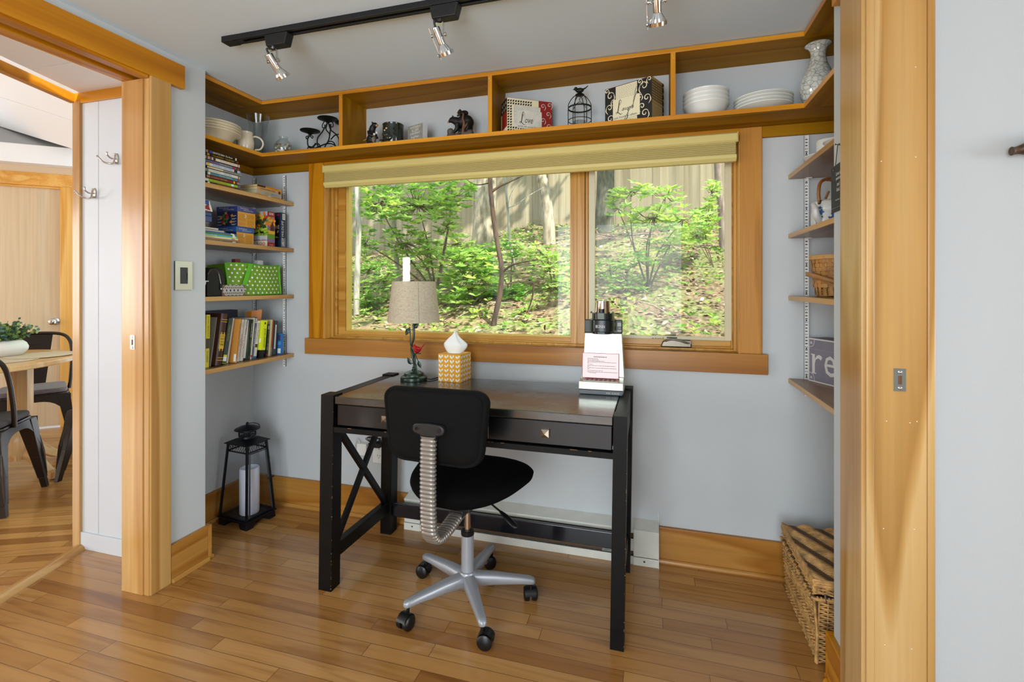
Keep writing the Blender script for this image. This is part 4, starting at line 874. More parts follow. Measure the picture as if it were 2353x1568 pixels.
# ================================================================ SINGLE-CUP COFFEE MAKER
p0 = atZ(1329, 905.5, DT_Z); p1 = atZ(1433, 911.5, DT_Z); cw = p1.x-p0.x; cy0 = (p0.y+p1.y)/2
cm = thing('coffee_maker', 'silver and black single-cup coffee maker with a narrow tall body on the desk', 'coffee maker', ((p0.x+p1.x)/2, cy0, DT_Z+.0005))
STL = plain('brushed_silver', '#bfc2b4', .3, .8, noise=.05, nscale=40); GRY = plain('maker_grey', '#62676a', .35); DKG = plain('maker_dark', '#20261f', .35); HB = plain('maker_black', '#15191a', .25)
h = cw/2; px = lambda u, y: atY(u, 800, cy0+y).x-cm.location.x
pz = lambda v, y, u=1380: atY(u, v, cy0+y).z-cm.location.z
mb = MB(); prf = [(-h*.93, 0), (h*.93, 0), (h*.99, .008), (h, .018), (-h, .018), (-h*.99, .008)]
mb.prism(prf, Matrix(((1, 0, 0, 0), (0, 0, 1, 0), (0, 1, 0, 0), (0, 0, 0, 1))), .125); base = mb.build('base', GRY, cm, bev=.003)
mb = MB(); mb.text('MY CAFÉ', (px(1393, 0), -.0006, .0055), (1, 0, 0), (0, 0, 1), px(1423, 0)-px(1393, 0), .0075, plain('print_white', '#d8d8d8', .5)); mb.build('lettering', None, base)
mb = MB(); mb.box(-h, h, .001, .075, .018, .051); mb.box(-h, h*.98, .075, .124, .018, .06); mb.build('drip_tray', STL, cm, bev=.003)
mb = MB(); mb.box(-h*.8, h*.75, .012, .07, .0512, .0522)
for i in range(7):
    for j in range(3): mb.box(-h*.7+i*.018, -h*.7+i*.018+.010, .02+j*.016, .026+j*.016, .0522, .0525, DARKSLOT)
mb.mats = [plain('tray_steel', '#8c8377', .25, 1) if q is None else q for q in mb.mats]; mb.build('tray_grate', None, cm)
zt = pz(765, .1); zh = pz(735, .1)
mb = MB(); mb.hexa([(-h*.93, .085, .055), (h, .085, .055), (h, .124, .055), (-h*.93, .124, .055)], [(-h*.86, .098, zt), (h*.88, .098, zt), (h*.88, .124, zt), (-h*.86, .124, zt)]); mb.build('body_panel', STL, cm, bev=.004)
mb = MB(); mb.box(-h*.86, h*.88, .096, .124, zt, zh); hd = mb.build('head', DKG, cm, bev=.003)
mb = MB(); xb = px(1421, .095)
for (v0, v1, u0, u1) in ((750.5, 742, 1418.5, 1427.5), (756, 753.8, 1421.5, 1425.5), (762.5, 759, 1419, 1428)): mb.box(px(u0, .095), px(u1, .095), .0945, .0965, pz(v0, .095, 1421), pz(v1, .095, 1421))
mb.build('button', plain('button_grey', '#a9aba2', .4), hd, bev=.0004)
zc0 = pz(768, .03); zc1 = pz(735, .03); hcx = px(1383.5, .05); hw = (px(1413.5, .05)-px(1353, .05))/2
def dome(mb, cx, hw, y0, y1, z0, z1, m=None, n=16, k=.62):
    pts = [(cx+hw*math.copysign(abs(math.cos(w))**k, math.cos(w)), y1-(y1-y0)*abs(math.sin(w))**k) for w in [PI+PI*i/n for i in range(n+1)]]
    mb.prism(pts, Matrix.Translation((0, 0, z0)), z1-z0, m)
mb = MB(); dome(mb, hcx, hw*.86, .016, .10, zc0, zc0+.010); dome(mb, hcx, hw, .008, .10, zc0+.009, zc1); mb.box(hcx-hw*.3, hcx+hw*.3, .013, .017, zc0+.001, zc0+.010); hs = mb.build('brew_housing', HB, cm, bev=.002, smooth=40)
mb = MB(); mb.text('BUNN', (px(1369, .008), .0072, pz(754.2, .008)), (1, 0, 0), (0, 0, 1), px(1389.5, .008)-px(1369, .008), pz(748.5, .008)-pz(754.2, .008), MATS['print_white']); mb.box(px(1369, .008), px(1388, .008), .0068, .0074, pz(748.0, .008), pz(747.6, .008), MATS['print_white']); mb.build('lettering', None, hs)
zp = pz(720.5, .03)
mb = MB(); dome(mb, hcx+.002, hw*.84, .014, .095, zc1, zp); mb.box(hcx-hw*.86, hcx-hw*.74, .03, .05, zp, zp+.007); mb.box(hcx+hw*.76, hcx+hw*.88, .03, .05, zp, zp+.007); mb.box(hcx-hw*.28, hcx+hw*.24, .010, .016, zc1+.002, zp+.003, plain('latch_olive', '#55604f', .35)); mb.mats = [HB if q is None else q for q in mb.mats]; mb.build('pod_holder', None, cm, bev=.0015, smooth=40)
zk = pz(692, .05); r0 = (px(1404, .05)-px(1366, .05))/2
mb = MB(); mb.lathe([(r0, zp-.002), (r0*.98, zp), (r0*.84, zk-.006), (r0*.84, zk), (r0*.7, zk+.001), (r0*.68, zk-.004)], c=(px(1385, .05), .055, 0), n=36); cup = mb.build('steel_cup', plain('cup_steel', '#c9b7a4', .14, 1), cm, smooth=35)
mb = MB(); dome(mb, px(1382.5, .03), .0125, .018, .04, zp+.001, zp+.018); mb.build('cup_latch', BLACK, cup, smooth=40)
# instruction card leaning on the body
PK = plain('pink_card', '#d9b0ac', .22, noise=.04, nscale=30, coat=.6)
a = atY(1337, 866.5, cy0+.068); b_ = atY(1422.5, 869, cy0+.068); t_ = atY(1337, 809, cy0+.080)
ic = thing('instruction_card', 'laminated pink instruction card with printed lines leaning on the silver coffee maker', 'card', ((a.x+b_.x)/2, cy0+.068, DT_Z+.0535)); cwd = b_.x-a.x; chh = t_.z-a.z
mb = MB(); tl = math.atan2(.013, chh); MM = Matrix.Rotation(-tl, 4, 'X')
mb.box(-cwd/2, cwd/2, 0, .0012, 0, chh, PK, MM); bd_ = plain('card_border', '#b8384f', .4); PR = plain('card_print', '#4a3b3a', .7)
for (x0, x1, z0, z1) in ((-.5, .5, .985, 1), (-.5, .5, 0, .018), (-.5, -.482, 0, 1), (.482, .5, 0, 1)): mb.box(x0*cwd, x1*cwd, -.0002, .0003, z0*chh, z1*chh, bd_, MM)
rnd = random.Random(5); ln = [(.845, .30, .70, 1.6), (.775, .12, .42, 1), (.725, .12, .46, 1), (.68, .12, .62, 1), (.635, .12, .97, 1), (.60, .12, .15, 1), (.545, .12, .3, 1), (.49, .12, .96, 1), (.455, .12, .17, 1), (.40, .12, .98, 1), (.36, .12, .17, 1), (.30, .12, .58, 1), (.245, .12, .99, 1), (.205, .17, .38, 1)]
for z, x0, x1, wt in ln:
    x = x0
    while x < x1-.02:
        l = rnd.uniform(.015, .05); mb.box((x-.5)*.92*cwd, (min(x+l, x1)-.5)*.92*cwd, -.0004, .0001, (z-.007*wt)*chh, (z+.009*wt)*chh, PR, MM); x += l+.011
mb.build('card', None, ic)
# ================================================================ FLOOR LANTERN
LB = plain('lantern_black', '#0d1018', .38, .3); 
lt = thing('lantern', 'tall black metal lantern with glass sides on the floor in the left corner', 'lantern', (-1.985, 2.005, 0), math.radians(-6))
bx, by, tx, ty = .099, .086, .066, .056
mb = MB()
for sx in (-1, 1):
    for sy in (-1, 1):
        mb.hexa([(min(sx*bx, sx*(bx-.045)), min(sy*by, sy*(by-.04)), 0), (max(sx*bx, sx*(bx-.045)), min(sy*by, sy*(by-.04)), 0), (max(sx*bx, sx*(bx-.045)), max(sy*by, sy*(by-.04)), 0), (min(sx*bx, sx*(bx-.045)), max(sy*by, sy*(by-.04)), 0)],
                [(min(sx*bx, sx*(bx-.06))*.98, min(sy*by, sy*(by-.055))*.98, .03), (max(sx*bx, sx*(bx-.06))*.98, min(sy*by, sy*(by-.055))*.98, .03), (max(sx*bx, sx*(bx-.06))*.98, max(sy*by, sy*(by-.055))*.98, .03), (min(sx*bx, sx*(bx-.06))*.98, max(sy*by, sy*(by-.055))*.98, .03)])
mb.box(-bx*.95, bx*.95, -by*.95, by*.95, .024, .034); mb.box(-bx*1.04, bx*1.04, -by*1.04, by*1.04, .034, .042); mb.build('base', LB, lt, bev=.002)
def corner(sx, sy, z):
    t = (z-.042)/(.40-.042); return Vector((sx*(bx*.94+(tx-bx*.94)*t), sy*(by*.94+(ty-by*.94)*t), z))
mb = MB()
for sx in (-1, 1):
    for sy in (-1, 1): mb.tube([corner(sx, sy, .042), corner(sx, sy, .40)], .0065, 4)
for z, r in ((.046, .005), (.365, .004), (.400, .005)):
    c4 = [corner(-1, -1, z), corner(1, -1, z), corner(1, 1, z), corner(-1, 1, z)]
    for i in range(4): mb.tube([c4[i], c4[(i+1) % 4]], r, 4)
for (s0, s1) in (((-1, -1), (1, -1)), ((1, -1), (1, 1)), ((1, 1), (-1, 1)), ((-1, 1), (-1, -1))):
    n = 9
    for k in range(n):                                             # pierced frieze under the eave
        for z0, z1 in ((.366, .378), (.378, .399)):
            t = (k+.5)/n if z1 < .38 else (k+.0)/n
            a_ = corner(*s0, z0).lerp(corner(*s1, z0), t); b__ = corner(*s0, z1).lerp(corner(*s1, z1), (k+.5)/n); mb.tube([a_, b__], .0016, 4)
mb.build('frame', LB, lt)
mb = MB()
for (s0, s1) in (((1, -1), (1, 1)),):
    q = [corner(*s0, .055).lerp(corner(*s1, .055), .08), corner(*s0, .055).lerp(corner(*s1, .055), .92), corner(*s0, .358).lerp(corner(*s1, .358), .90), corner(*s0, .358).lerp(corner(*s1, .358), .10)]
    q = [p+Vector((.004, 0, 0)) for p in q]; mb.tube(q, .0052, 4, closed=True); m_ = (q[1]+q[2])/2; mb.tube([m_+Vector((0, -.01, .0)), m_+Vector((.010, .012, .004))], .003, 6); mb.ball(m_+Vector((.012, .014, .006)), .005, None, 8); mb.tube([m_+Vector((.004, 0, -.02)), m_+Vector((.004, 0, .02))], .0035, 6)
mb.build('door', LB, lt)
PANE = glass_mat('lantern_glass', (.95, .97, 1.0), .8)
for (s0, s1) in (((-1, -1), (1, -1)), ((1, -1), (1, 1)), ((1, 1), (-1, 1)), ((-1, 1), (-1, -1))):
    mb = MB(); q = [corner(*s0, .05), corner(*s1, .05), corner(*s1, .363), corner(*s0, .363)]; q = [p*.985 if False else Vector((p.x*.985, p.y*.985, p.z)) for p in q]; mb.quad(*q); mb.build('glass_pane', PANE, lt)
mb = MB(); mb.box(-tx-.014, tx+.014, -ty-.014, ty+.014, .402, .405)
mb.hexa([(-tx-.014, -ty-.014, .405), (tx+.014, -ty-.014, .405), (tx+.014, ty+.014, .405), (-tx-.014, ty+.014, .405)], [(-.036, -.036, .424), (.036, -.036, .424), (.036, .036, .424), (-.036, .036, .424)]); mb.build('roof', LB, lt, bev=.001)
mb = MB(); mb.lathe([(.040, .414), (.040, .424), (.0385, .426), (.0385, .434)], n=32); mb.lathe([(.0385, .454), (.0385, .466), (.036, .468)], n=32)
for k in range(22):
    a_ = 2*PI*k/22; c, s = math.cos(a_), math.sin(a_); mb.tube([(.0385*c, .0385*s, .433), (.0385*math.cos(a_+.14), .0385*math.sin(a_+.14), .444), (.0385*c, .0385*s, .455)], .0018, 4)
mb.build('chimney', LB, lt, smooth=40)
mb = MB(); mb.lathe([(.060, .466), (.058, .470), (.03, .482), (.008, .486), (.006, .49)], n=36); mb.ball((0, 0, .494), .0075, None, 12); mb.build('cap', LB, lt, smooth=40)
mb = MB(); mb.tube(smoothpath([(0, .0, .494), (.02, .02, .494), (.045, .03, .486), (.055, .025, .474)], 5), .0022, 6); mb.build('handle', LB, lt, smooth=60)
cd = thing('pillar_candle', 'white pillar candle standing inside the black floor lantern', 'candle', (-1.972, 2.005, .0425))
mb = MB(); mb.lathe([(.044, 0), (.046, .003), (.046, .222), (.044, .229), (.038, .230), (.030, .222), (.010, .216), (.0001, .215)], n=40); mb.build('wax', plain('wax_white', '#e6e8f0', .5), cd, smooth=40)
mb = MB(); mb.tube([(0, 0, .215), (.001, 0, .228)], .0015, 6); mb.build('wick', BLACK, cd)
# ================================================================ WICKER HAMPER
hp = thing('wicker_hamper', 'woven wicker hamper with lid on the floor in the right corner', 'hamper', (.655, 1.92, 0))
def wick(nm, a, b_, s=120):
    return plain(nm, a, .6, noise=.45, nscale=s, bmp=.3)
WK = wick('wicker', '#b48a52', 0, 45); WK2 = wick('wicker_dark', '#5a3f22', 0, 60)
x0, x1, y0, y1 = -.165, .15, -.19, .19
def weave(mb, o, ux, L, z0, z1, nrm, taper, rows, stakes, r=.0030, diag=False, m=None):
    o, ux, nrm = Vector(o), Vector(ux), Vector(nrm); up = Vector((0, 0, 1))
    for i in range(rows):
        z = z0+(z1-z0)*(i+.5)/rows; k = 0; pts = []; npt = stakes*2; e = taper*(z-z0)/(z1-z0)
        for j in range(npt+1):
            x = L*j/npt; ph = (j+(i if not diag else i*1)) % 4 if diag else (j+2*(i % 2)) % 4
            off = (.0042, 0, -.0042, 0)[ph]
            pts.append(o+ux*x+up*(z+ (.0025*math.sin(j*1.7+i) if diag else .001*math.sin(j*2.3+i*1.1)))+nrm*(off+e))
        mb.tube(pts, r, 5, m)
    for j in range(stakes+1):
        x = L*j/stakes; mb.tube([o+ux*x+up*z0-nrm*.0005, o+ux*x+up*z1+nrm*(taper-.0005)], .0026, 5, m)
mb = MB(); zl = .212
mb.hexa([(x0+.02, y0+.02, 0), (x1, y0+.02, 0), (x1, y1, 0), (x0+.02, y1, 0)], [(x0+.006, y0+.006, zl), (x1, y0+.006, zl), (x1, y1, zl), (x0+.006, y1, zl)], WK2)
weave(mb, (x0+.016, y1, .004), (0, -1, 0), y1-y0-.016, 0, zl, (-1, 0, 0), .014, 34, 20, diag=True, m=WK)
weave(mb, (x0+.016, y0+.016, .004), (1, 0, 0), x1-x0-.016, 0, zl, (0, -1, 0), .014, 30, 12, m=WK)
for q in range(5): mb.tube([(x0+.012-.0035*(q % 2), y0+.012, .002+q*.003), (x0+.012, y0+.008, .1), (x0, y0, zl)], .004, 6, WK)
mb.build('body', None, hp)
mb = MB(); 
for s in range(2): mb.tube([(x1, y0-.002-.0035*s, zl+.004), (x0, y0-.002-.0035*s, zl+.004), (x0-.003-.003*s, y0, zl+.004), (x0-.003-.003*s, y1, zl+.004)], .0055, 6, WK)
for k in range(60):
    t = k/60; 
    p = Vector((x1-(x1-x0)*t*2, y0-.003, zl+.004)) if t < .5 else Vector((x0-.003, y0+(y1-y0)*(t-.5)*2, zl+.004))
    mb.tube([p+Vector((.002, 0, -.007)), p+(Vector((0, -.0075, 0)) if t < .5 else Vector((-.0075, 0, 0))), p+Vector((-.002, 0, .007))], .0026, 5, WK if k % 3 else WK2)
mb.build('rim', None, hp)
mb = MB(); zt = .272
mb.hexa([(x0+.005, y0+.005, zl+.018), (x1, y0+.005, zl+.018), (x1, y1, zl+.018), (x0+.005, y1, zl+.018)], [(x0+.008, y0+.008, zt-.006), (x1, y0+.008, zt-.006), (x1, y1, zt-.006), (x0+.008, y1, zt-.006)], WK2)
weave(mb, (x0+.002, y1, zl+.016), (0, -1, 0), y1-y0, 0, zt-zl-.018, (-1, 0, 0), 0, 9, 20, diag=True, m=WK); weave(mb, (x0, y0+.002, zl+.016), (1, 0, 0), x1-x0, 0, zt-zl-.018, (0, -1, 0), 0, 9, 12, m=WK)
nrow = 58
for i in range(nrow):                                               # ridged twill weave of the lid top
    y = y0+(y1-y0)*(i+.5)/nrow; pts = []
    for j in range(33): x = x0+(x1-x0)*j/32; pts.append((x, y+.002*math.sin(j*.9), zt-.005+.0065*math.sin(2*PI*(x*11+y*6.5))))
    mb.tube(pts, .0036, 5, WK)
for s in range(3): mb.tube([(x1, y0+.002-.002*s, zt-.002-s*.007), (x0, y0+.002-.002*s, zt-.002-s*.007), (x0-.001*s, y1, zt-.002-s*.007)], .0048, 6, WK)
mb.build('lid', None, hp)
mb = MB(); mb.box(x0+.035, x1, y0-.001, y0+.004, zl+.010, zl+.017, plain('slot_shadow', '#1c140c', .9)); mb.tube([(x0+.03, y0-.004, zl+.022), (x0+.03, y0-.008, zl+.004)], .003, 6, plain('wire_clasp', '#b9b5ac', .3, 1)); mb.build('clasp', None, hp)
# ================================================================ OUTLET AND PLUGS UNDER THE DESK
p = atY(872, 1038, YB)
ot = thing('wall_outlet', 'white duplex power outlet low on the wall behind the desk', 'outlet', (p.x, YB, p.z))
mb = MB(); mb.box(-.036, .036, -.005, 0, -.058, .058, WPAINT)
for zz in (-.022, .022):
    mb.box(-.017, .017, -.0065, -.004, zz-.015, zz+.015, WPAINT); mb.box(-.008, -.0055, -.0072, -.006, zz-.002, zz+.007, DARKSLOT); mb.box(.0055, .008, -.0072, -.006, zz-.002, zz+.007, DARKSLOT); mb.box(-.002, .002, -.0072, -.006, zz-.010, zz-.006, DARKSLOT)
mb.build('plate', None, ot, bev=.001)
p = atY(834, 1032, YB-.02)
pa = thing('power_adapter', 'white plug-in adapter with a looped white cable on the wall behind the desk legs', 'adapter', (p.x, YB, p.z))
mb = MB(); mb.box(-.028, .028, -.034, 0, -.03, .03); mb.build('body', WPAINT, pa, bev=.003)
mb = MB(); mb.tube(smoothpath([(-.02, -.018, .028), (-.035, -.02, .05), (-.05, -.02, .01), (-.055, -.018, -.05), (-.03, -.016, -.07), (0, -.014, -.055)], 6), .002, 6); mb.build('cable', WPAINT, pa, smooth=60)
p = atY(866, 1022, YB-.02)
pb = thing('plug_adapter', 'black plug-in adapter with a bundled black cord above the white outlet', 'adapter', (p.x, YB, p.z))
mb = MB(); mb.box(-.034, .03, -.045, -.0075, -.010, .012); mb.build('body', BLACK, pb, bev=.002)
mb = MB()
for k in range(4): mb.tube(smoothpath([(-.03+.004*k, -.03, .012), (-.055+.012*k, -.035-.004*k, .03+.004*k), (-.02+.01*k, -.04, .045-.003*k), (.03, -.035, .03+.003*k), (.02-.006*k, -.03, .014), (-.01, -.03, .016+.004*k)], 5), .0019, 6)
mb.build('cord_bundle', BLACK, pb, smooth=60)
# ================================================================ WOODED BANK OUTSIDE THE WINDOW
R = random.Random(21)
def leafm(name, c, tr=.45):
    m = bpy.data.materials.new(name); m.use_nodes = True; nt = m.node_tree; nt.nodes.clear()
    out = N(nt, 'ShaderNodeOutputMaterial'); b = N(nt, 'ShaderNodeBsdfPrincipled'); t = N(nt, 'ShaderNodeBsdfTranslucent'); mx = N(nt, 'ShaderNodeMixShader'); mx.inputs[0].default_value = tr
    b.inputs['Base Color'].default_value = (*col(c), 1); b.inputs['Roughness'].default_value = .42; t.inputs[0].default_value = (*[min(1, q*1.25) for q in col(c)], 1)
    nt.links.new(b.outputs[0], mx.inputs[1]); nt.links.new(t.outputs[0], mx.inputs[2]); nt.links.new(mx.outputs[0], out.inputs[0]); return m
LG = [leafm('leaf_mid_green', '#86b04c'), leafm('leaf_light_green', '#a9c76a'), leafm('leaf_deep_green', '#64913c'), leafm('leaf_yellow_green', '#bfd26c'), leafm('leaf_pale', '#b9d08a')]
def gz(x, y):
    s = max(0, min(1, (-1.6-x)/3.6)); s = s*s*(3-2*s); f = max(0, min(1, (y-3.4)/6))
    return .85+.257*(y-3.4)-.54*s*f+.05*math.sin(x*1.9+y*.7)*math.cos(y*1.3)+.025*math.sin(x*5.1)*math.sin(y*4.3)-.35*max(0, 3.2-y)
def ground_at(u, v):
    """first point of the bank along the line of sight of an image point"""
    r = _ray(u, v); d = 2.7
    while d < 14:
        p = Vector((r.x*d, r.y*d, CAMH+r.z*d))
        if p.z <= gz(p.x, p.y): return p
        d += .02
    return p
def soil():
    m, nt, b = _nt('forest_soil'); v = coords(nt, (1, 1, 1), False)
    n = N(nt, 'ShaderNodeTexNoise', i_Scale=2.1, i_Detail=8, i_Roughness=.75); nt.links.new(v, n.inputs['Vector'])
    n2 = N(nt, 'ShaderNodeTexVoronoi', i_Scale=26); nt.links.new(v, n2.inputs['Vector'])
    r = ramp(nt, n.outputs['Fac'], [(.32, col('#5f5240')), (.45, col('#85705a')), (.55, col('#77804a')), (.68, col('#9c8a70'))])
    r2 = ramp(nt, n2.outputs['Color'], [(0, (.55, .5, .45)), (.5, (1, 1, 1)), (1, (1.25, 1.2, 1.1))])
    mx = N(nt, 'ShaderNodeMix', data_type='RGBA', blend_type='MULTIPLY'); mx.inputs[0].default_value = 1; nt.links.new(r.outputs[0], mx.inputs[6]); nt.links.new(r2.outputs[0], mx.inputs[7])
    nt.links.new(mx.outputs[2], b.inputs['Base Color']); b.inputs['Roughness'].default_value = .95; bump(nt, b, n2.outputs['Distance'], .8, .03); return m
def outside(x, y):
    p = Vector((x, y, 0))-W0
    if p.dot(dw) < xd+.6 and p.dot(nw) > -.22: return False
    return x > -.73*y-.05 or not (x < -2.4 and (Vector((x, y, 0))-W0).dot(nw) > -.06)
mb = MB(); nx, ny = 90, 60; X0, X1, Y0, Y1 = -9.5, 5.5, 2.37, 11.5
mb.add([(X0+(X1-X0)*i/nx, Y0+(Y1-Y0)*j/ny, gz(X0+(X1-X0)*i/nx, Y0+(Y1-Y0)*j/ny)) for j in range(ny+1) for i in range(nx+1)], [(j*(nx+1)+i, j*(nx+1)+i+1, (j+1)*(nx+1)+i+1, (j+1)*(nx+1)+i) for j in range(ny) for i in range(nx) if outside(X0+(X1-X0)*(i+1)/nx, Y0+(Y1-Y0)*j/ny)])
struct(mb, 'hillside', soil(), smooth=180)
# ---- board fence along the top of the bank
def fence_mat():
    m, nt, b = _nt('weathered_boards'); v = coords(nt, (14, 3, .6), False)
    n = N(nt, 'ShaderNodeTexNoise', i_Scale=1.0, i_Detail=5); nt.links.new(v, n.inputs['Vector'])
    g = N(nt, 'ShaderNodeNewGeometry'); r0 = ramp(nt, g.outputs['Random Per Island'], [(0, col('#8c8068')), (.5, col('#a79a80')), (1, col('#968d76'))])
    r = ramp(nt, n.outputs['Fac'], [(.3, (.72, .7, .66)), (.6, (1, 1, 1))]); mx = N(nt, 'ShaderNodeMix', data_type='RGBA', blend_type='MULTIPLY'); mx.inputs[0].default_value = 1
    nt.links.new(r0.outputs[0], mx.inputs[6]); nt.links.new(r.outputs[0], mx.inputs[7]); nt.links.new(mx.outputs[2], b.inputs['Base Color']); b.inputs['Roughness'].default_value = .85; return m
FM = fence_mat(); FY = 9.4
fn = thing('board_fence', 'tall weathered board fence along the top of the wooded bank', 'fence', (-2.5, FY, gz(-2.5, FY)))
mb = MB(); x = -9.0
while x < 4.5:
    w = .135+R.uniform(-.004, .004); z = gz(x, FY)-.08; h = 2.25+R.uniform(-.03, .03); dy = R.uniform(-.006, .006); mb.box(x, x+w, FY+dy, FY+.02+dy, z, z+h); x += w+.0015
lp(mb, 'boards', FM, fn)
for k in range(6):
    x = -8.2+k*2.4; z = gz(x, FY); mb = MB(); mb.box(x, x+.1, FY+.06, FY+.16, z-.1, z+2.1); lp(mb, 'post', FM, fn)
mb = MB()
for h in (.5, 1.7):
    pts = [(xx, FY+.045, gz(xx, FY)+h) for xx in [-9+i*.5 for i in range(28)]]; mb.tube(pts, .04, 4)
lp(mb, 'rails', FM, fn)
def rv(a=1): return Vector((R.gauss(0, a), R.gauss(0, a), R.gauss(0, a)))
def aleaf(mb, p, L, W, m, d=None, droop=.3):
    d = (d or rv()); d.z -= droop; d = d.normalized(); u = Vector((R.gauss(0, .5), R.gauss(0, .5), 1)); s = d.cross(u)
    if s.length < .1: s = d.orthogonal()
    s.normalize(); n = s.cross(d); q = R.uniform(.05, .3)*W
    mb.add([p, p+d*L*.32+s*W*.5+n*q, p+d*L*.7+s*W*.36+n*q, p+d*L, p+d*L*.7-s*W*.36+n*q, p+d*L*.32-s*W*.5+n*q], [(0, 1, 2, 3), (0, 3, 4, 5)], m)
def whorl(mb, p, k, L, W, mats, flat=.25):
    """rosette of leaves at a twig tip"""
    a0 = R.random()*6.28; m = R.choice(mats)
    for i in range(k):
        a = a0+6.283*i/k+R.uniform(-.3, .3); l = L*R.uniform(.7, 1.1); aleaf(mb, p, l, W*l/L, m if R.random() < .7 else R.choice(mats), Vector((math.cos(a), math.sin(a), flat+R.gauss(0, .2))), .0)
def barkm(name, a, b2, s=1):
    if name in MATS: return MATS[name]
    m, nt, b = _nt(name); v = coords(nt, (26*s, 26*s, 6*s)); n = N(nt, 'ShaderNodeTexNoise', i_Scale=1.0, i_Detail=5, i_Roughness=.7); nt.links.new(v, n.inputs['Vector'])
    r = ramp(nt, n.outputs['Fac'], [(.35, col(a)), (.6, col(b2))]); nt.links.new(r.outputs[0], b.inputs['Base Color']); b.inputs['Roughness'].default_value = .9; bump(nt, b, n.outputs['Fac'], .7, .01); MATS[name] = m; return m
BK1 = barkm('bark_pale_grey', '#6f6c60', '#b0ad9f'); BK2 = barkm('bark_brown', '#4d4336', '#7d6f5a'); BK3 = barkm('bark_dark', '#2f251d', '#5a4536'); BK4 = barkm('bark_grey_brown', '#746a5a', '#b0a48e', .7)
def trunk_pts(pix, dist_y):
    return [atY(u, v, dist_y) for u, v in pix]
def tree(name, label, pix, y, w0, w1, bark, crown=None, branches=(), group=None, top=6.0, lean=(0, 0)):
    """pix: image points of the trunk from its foot upward, standing at y metres; crown: (centre offset, radii, clumps)"""
    pts = trunk_pts(pix, y); f = pts[0]; f.z = min(f.z, gz(f.x, f.y)) - .03
    hi = pts[-1]; t = thing(name, label, 'tree', (f.x, f.y, f.z+.03), 0, group); L = Vector(t.location)
    dirn = (pts[-1]-pts[-2]).normalized(); k = (top-hi.z)/max(dirn.z, .3); e = Vector((hi.x+dirn.x*k*.6+lean[0], y+lean[1], top))
    allp = smoothpath(pts+[hi.lerp(e, .5), e], 5); n = len(allp)
    mb = MB(); mb.tube([p-L for p in allp], [w0+(w1-w0)*i/(n-1) for i in range(n)], 12); mb.build('trunk', bark, t, smooth=60)
    for br in branches:
        q = smoothpath([atY(u, v, y+dy) for u, v, dy in br[1]], 5); mb = MB(); m_ = len(q); mb.tube([p-L for p in q], [br[0]*(1-.75*i/(m_-1)) for i in range(m_)], 7); mb.build('branch', bark, t, smooth=60)
    if crown:
        off, rad, nc, ls = crown; mb = MB()
        for i in range(nc):
            c = e+Vector(off)+Vector((R.gauss(0, rad[0]), R.gauss(0, rad[1]), R.gauss(0, rad[2])))-L
            if c.z+L.z < 3.7: c.z = 3.7-L.z+R.random()*.4
            whorl(mb, c, 6, ls, ls*.55, LG[:4])
        mb.build('foliage', None, t)
    return t
tree('slim_tree', 'slim tree with pale grey bark at the left edge of the window', [(818, 765), (819, 700), (822, 600), (824, 520), (819, 430)], 3.75, .028, .02, BK1, ((2.2, -.6, .4), (1.2, .8, .4), 150, .2), top=5.4, group='slim trees on the bank')
tree('slim_tree', 'slim spotted pale tree standing behind the lamp shade', [(921, 690), (915, 640), (908, 560), (905, 520), (908, 470), (905, 430)], 4.9, .032, .024, BK1, ((1.6, -1.4, .2), (1.2, .8, .4), 130, .2), top=5.8, group='slim trees on the bank')
tree('broad_tree', 'broad grey-brown trunk before the fence in the middle of the left pane', [(1108, 585), (1110, 560), (1114, 500), (1117, 440), (1118, 390)], 6.7, .185, .12, BK4, ((0, 0, 1.0), (1.5, 1.2, .7), 160, .26), top=7.5)
tree('dark_sapling', 'crooked dark brown sapling close to the window in the left pane', [(1131, 775), (1136, 735), (1148, 680), (1153, 620), (1143, 560), (1134, 500), (1129, 450), (1126, 400)], 3.55, .0215, .016, BK3, ((1.4, -.6, .6), (1.0, .8, .4), 120, .18),
    branches=[(.012, [(1131, 440, 0), (1148, 428, .02), (1170, 418, .05), (1205, 402, .1), (1240, 385, .15)]), (.010, [(1154, 626, 0), (1175, 610, -.03), (1205, 602, -.05), (1236, 598, -.08)]), (.009, [(1152, 665, 0), (1168, 653, .05), (1190, 648, .08), (1228, 651, .1)]), (.008, [(1226, 650, .1), (1224, 680, .12), (1214, 712, .15), (1196, 748, .2)]), (.006, [(1127, 420, 0), (1095, 425, .1), (1070, 412, .2)])], top=5.2)
tree('leaning_tree', 'rough grey trunk leaning left before the sunlit fence boards', [(1263, 560), (1261, 520), (1256, 470), (1248, 420), (1241, 385)], 7.4, .10, .07, BK4, ((.3, 0, .6), (1.2, 1, .6), 110, .24), top=7.0)
tree('thin_sapling', 'thin grey sapling rising to the right of the dark crooked one', [(1187, 652), (1182, 610), (1172, 560), (1168, 500), (1163, 440), (1160, 395)], 5.2, .017, .010, BK1, ((.5, -.6, .2), (.8, .6, .3), 60, .16), top=5.0,
    branches=[(.008, [(1168, 478, 0), (1190, 468, .1), (1215, 450, .2), (1250, 430, .3)]), (.005, [(1168, 478, 0), (1172, 450, .1), (1190, 420, .2)])])
tree('dark_tree', 'dark mossy trunk at the left side of the screened pane', [(1388, 535), (1389, 500), (1391, 450), (1392, 385), (1392, 350)], 8.2, .165, .12, barkm('bark_mossy', '#4a4a3c', '#757360'), ((0, 0, .8), (1.4, 1, .6), 130, .26), top=7.8)
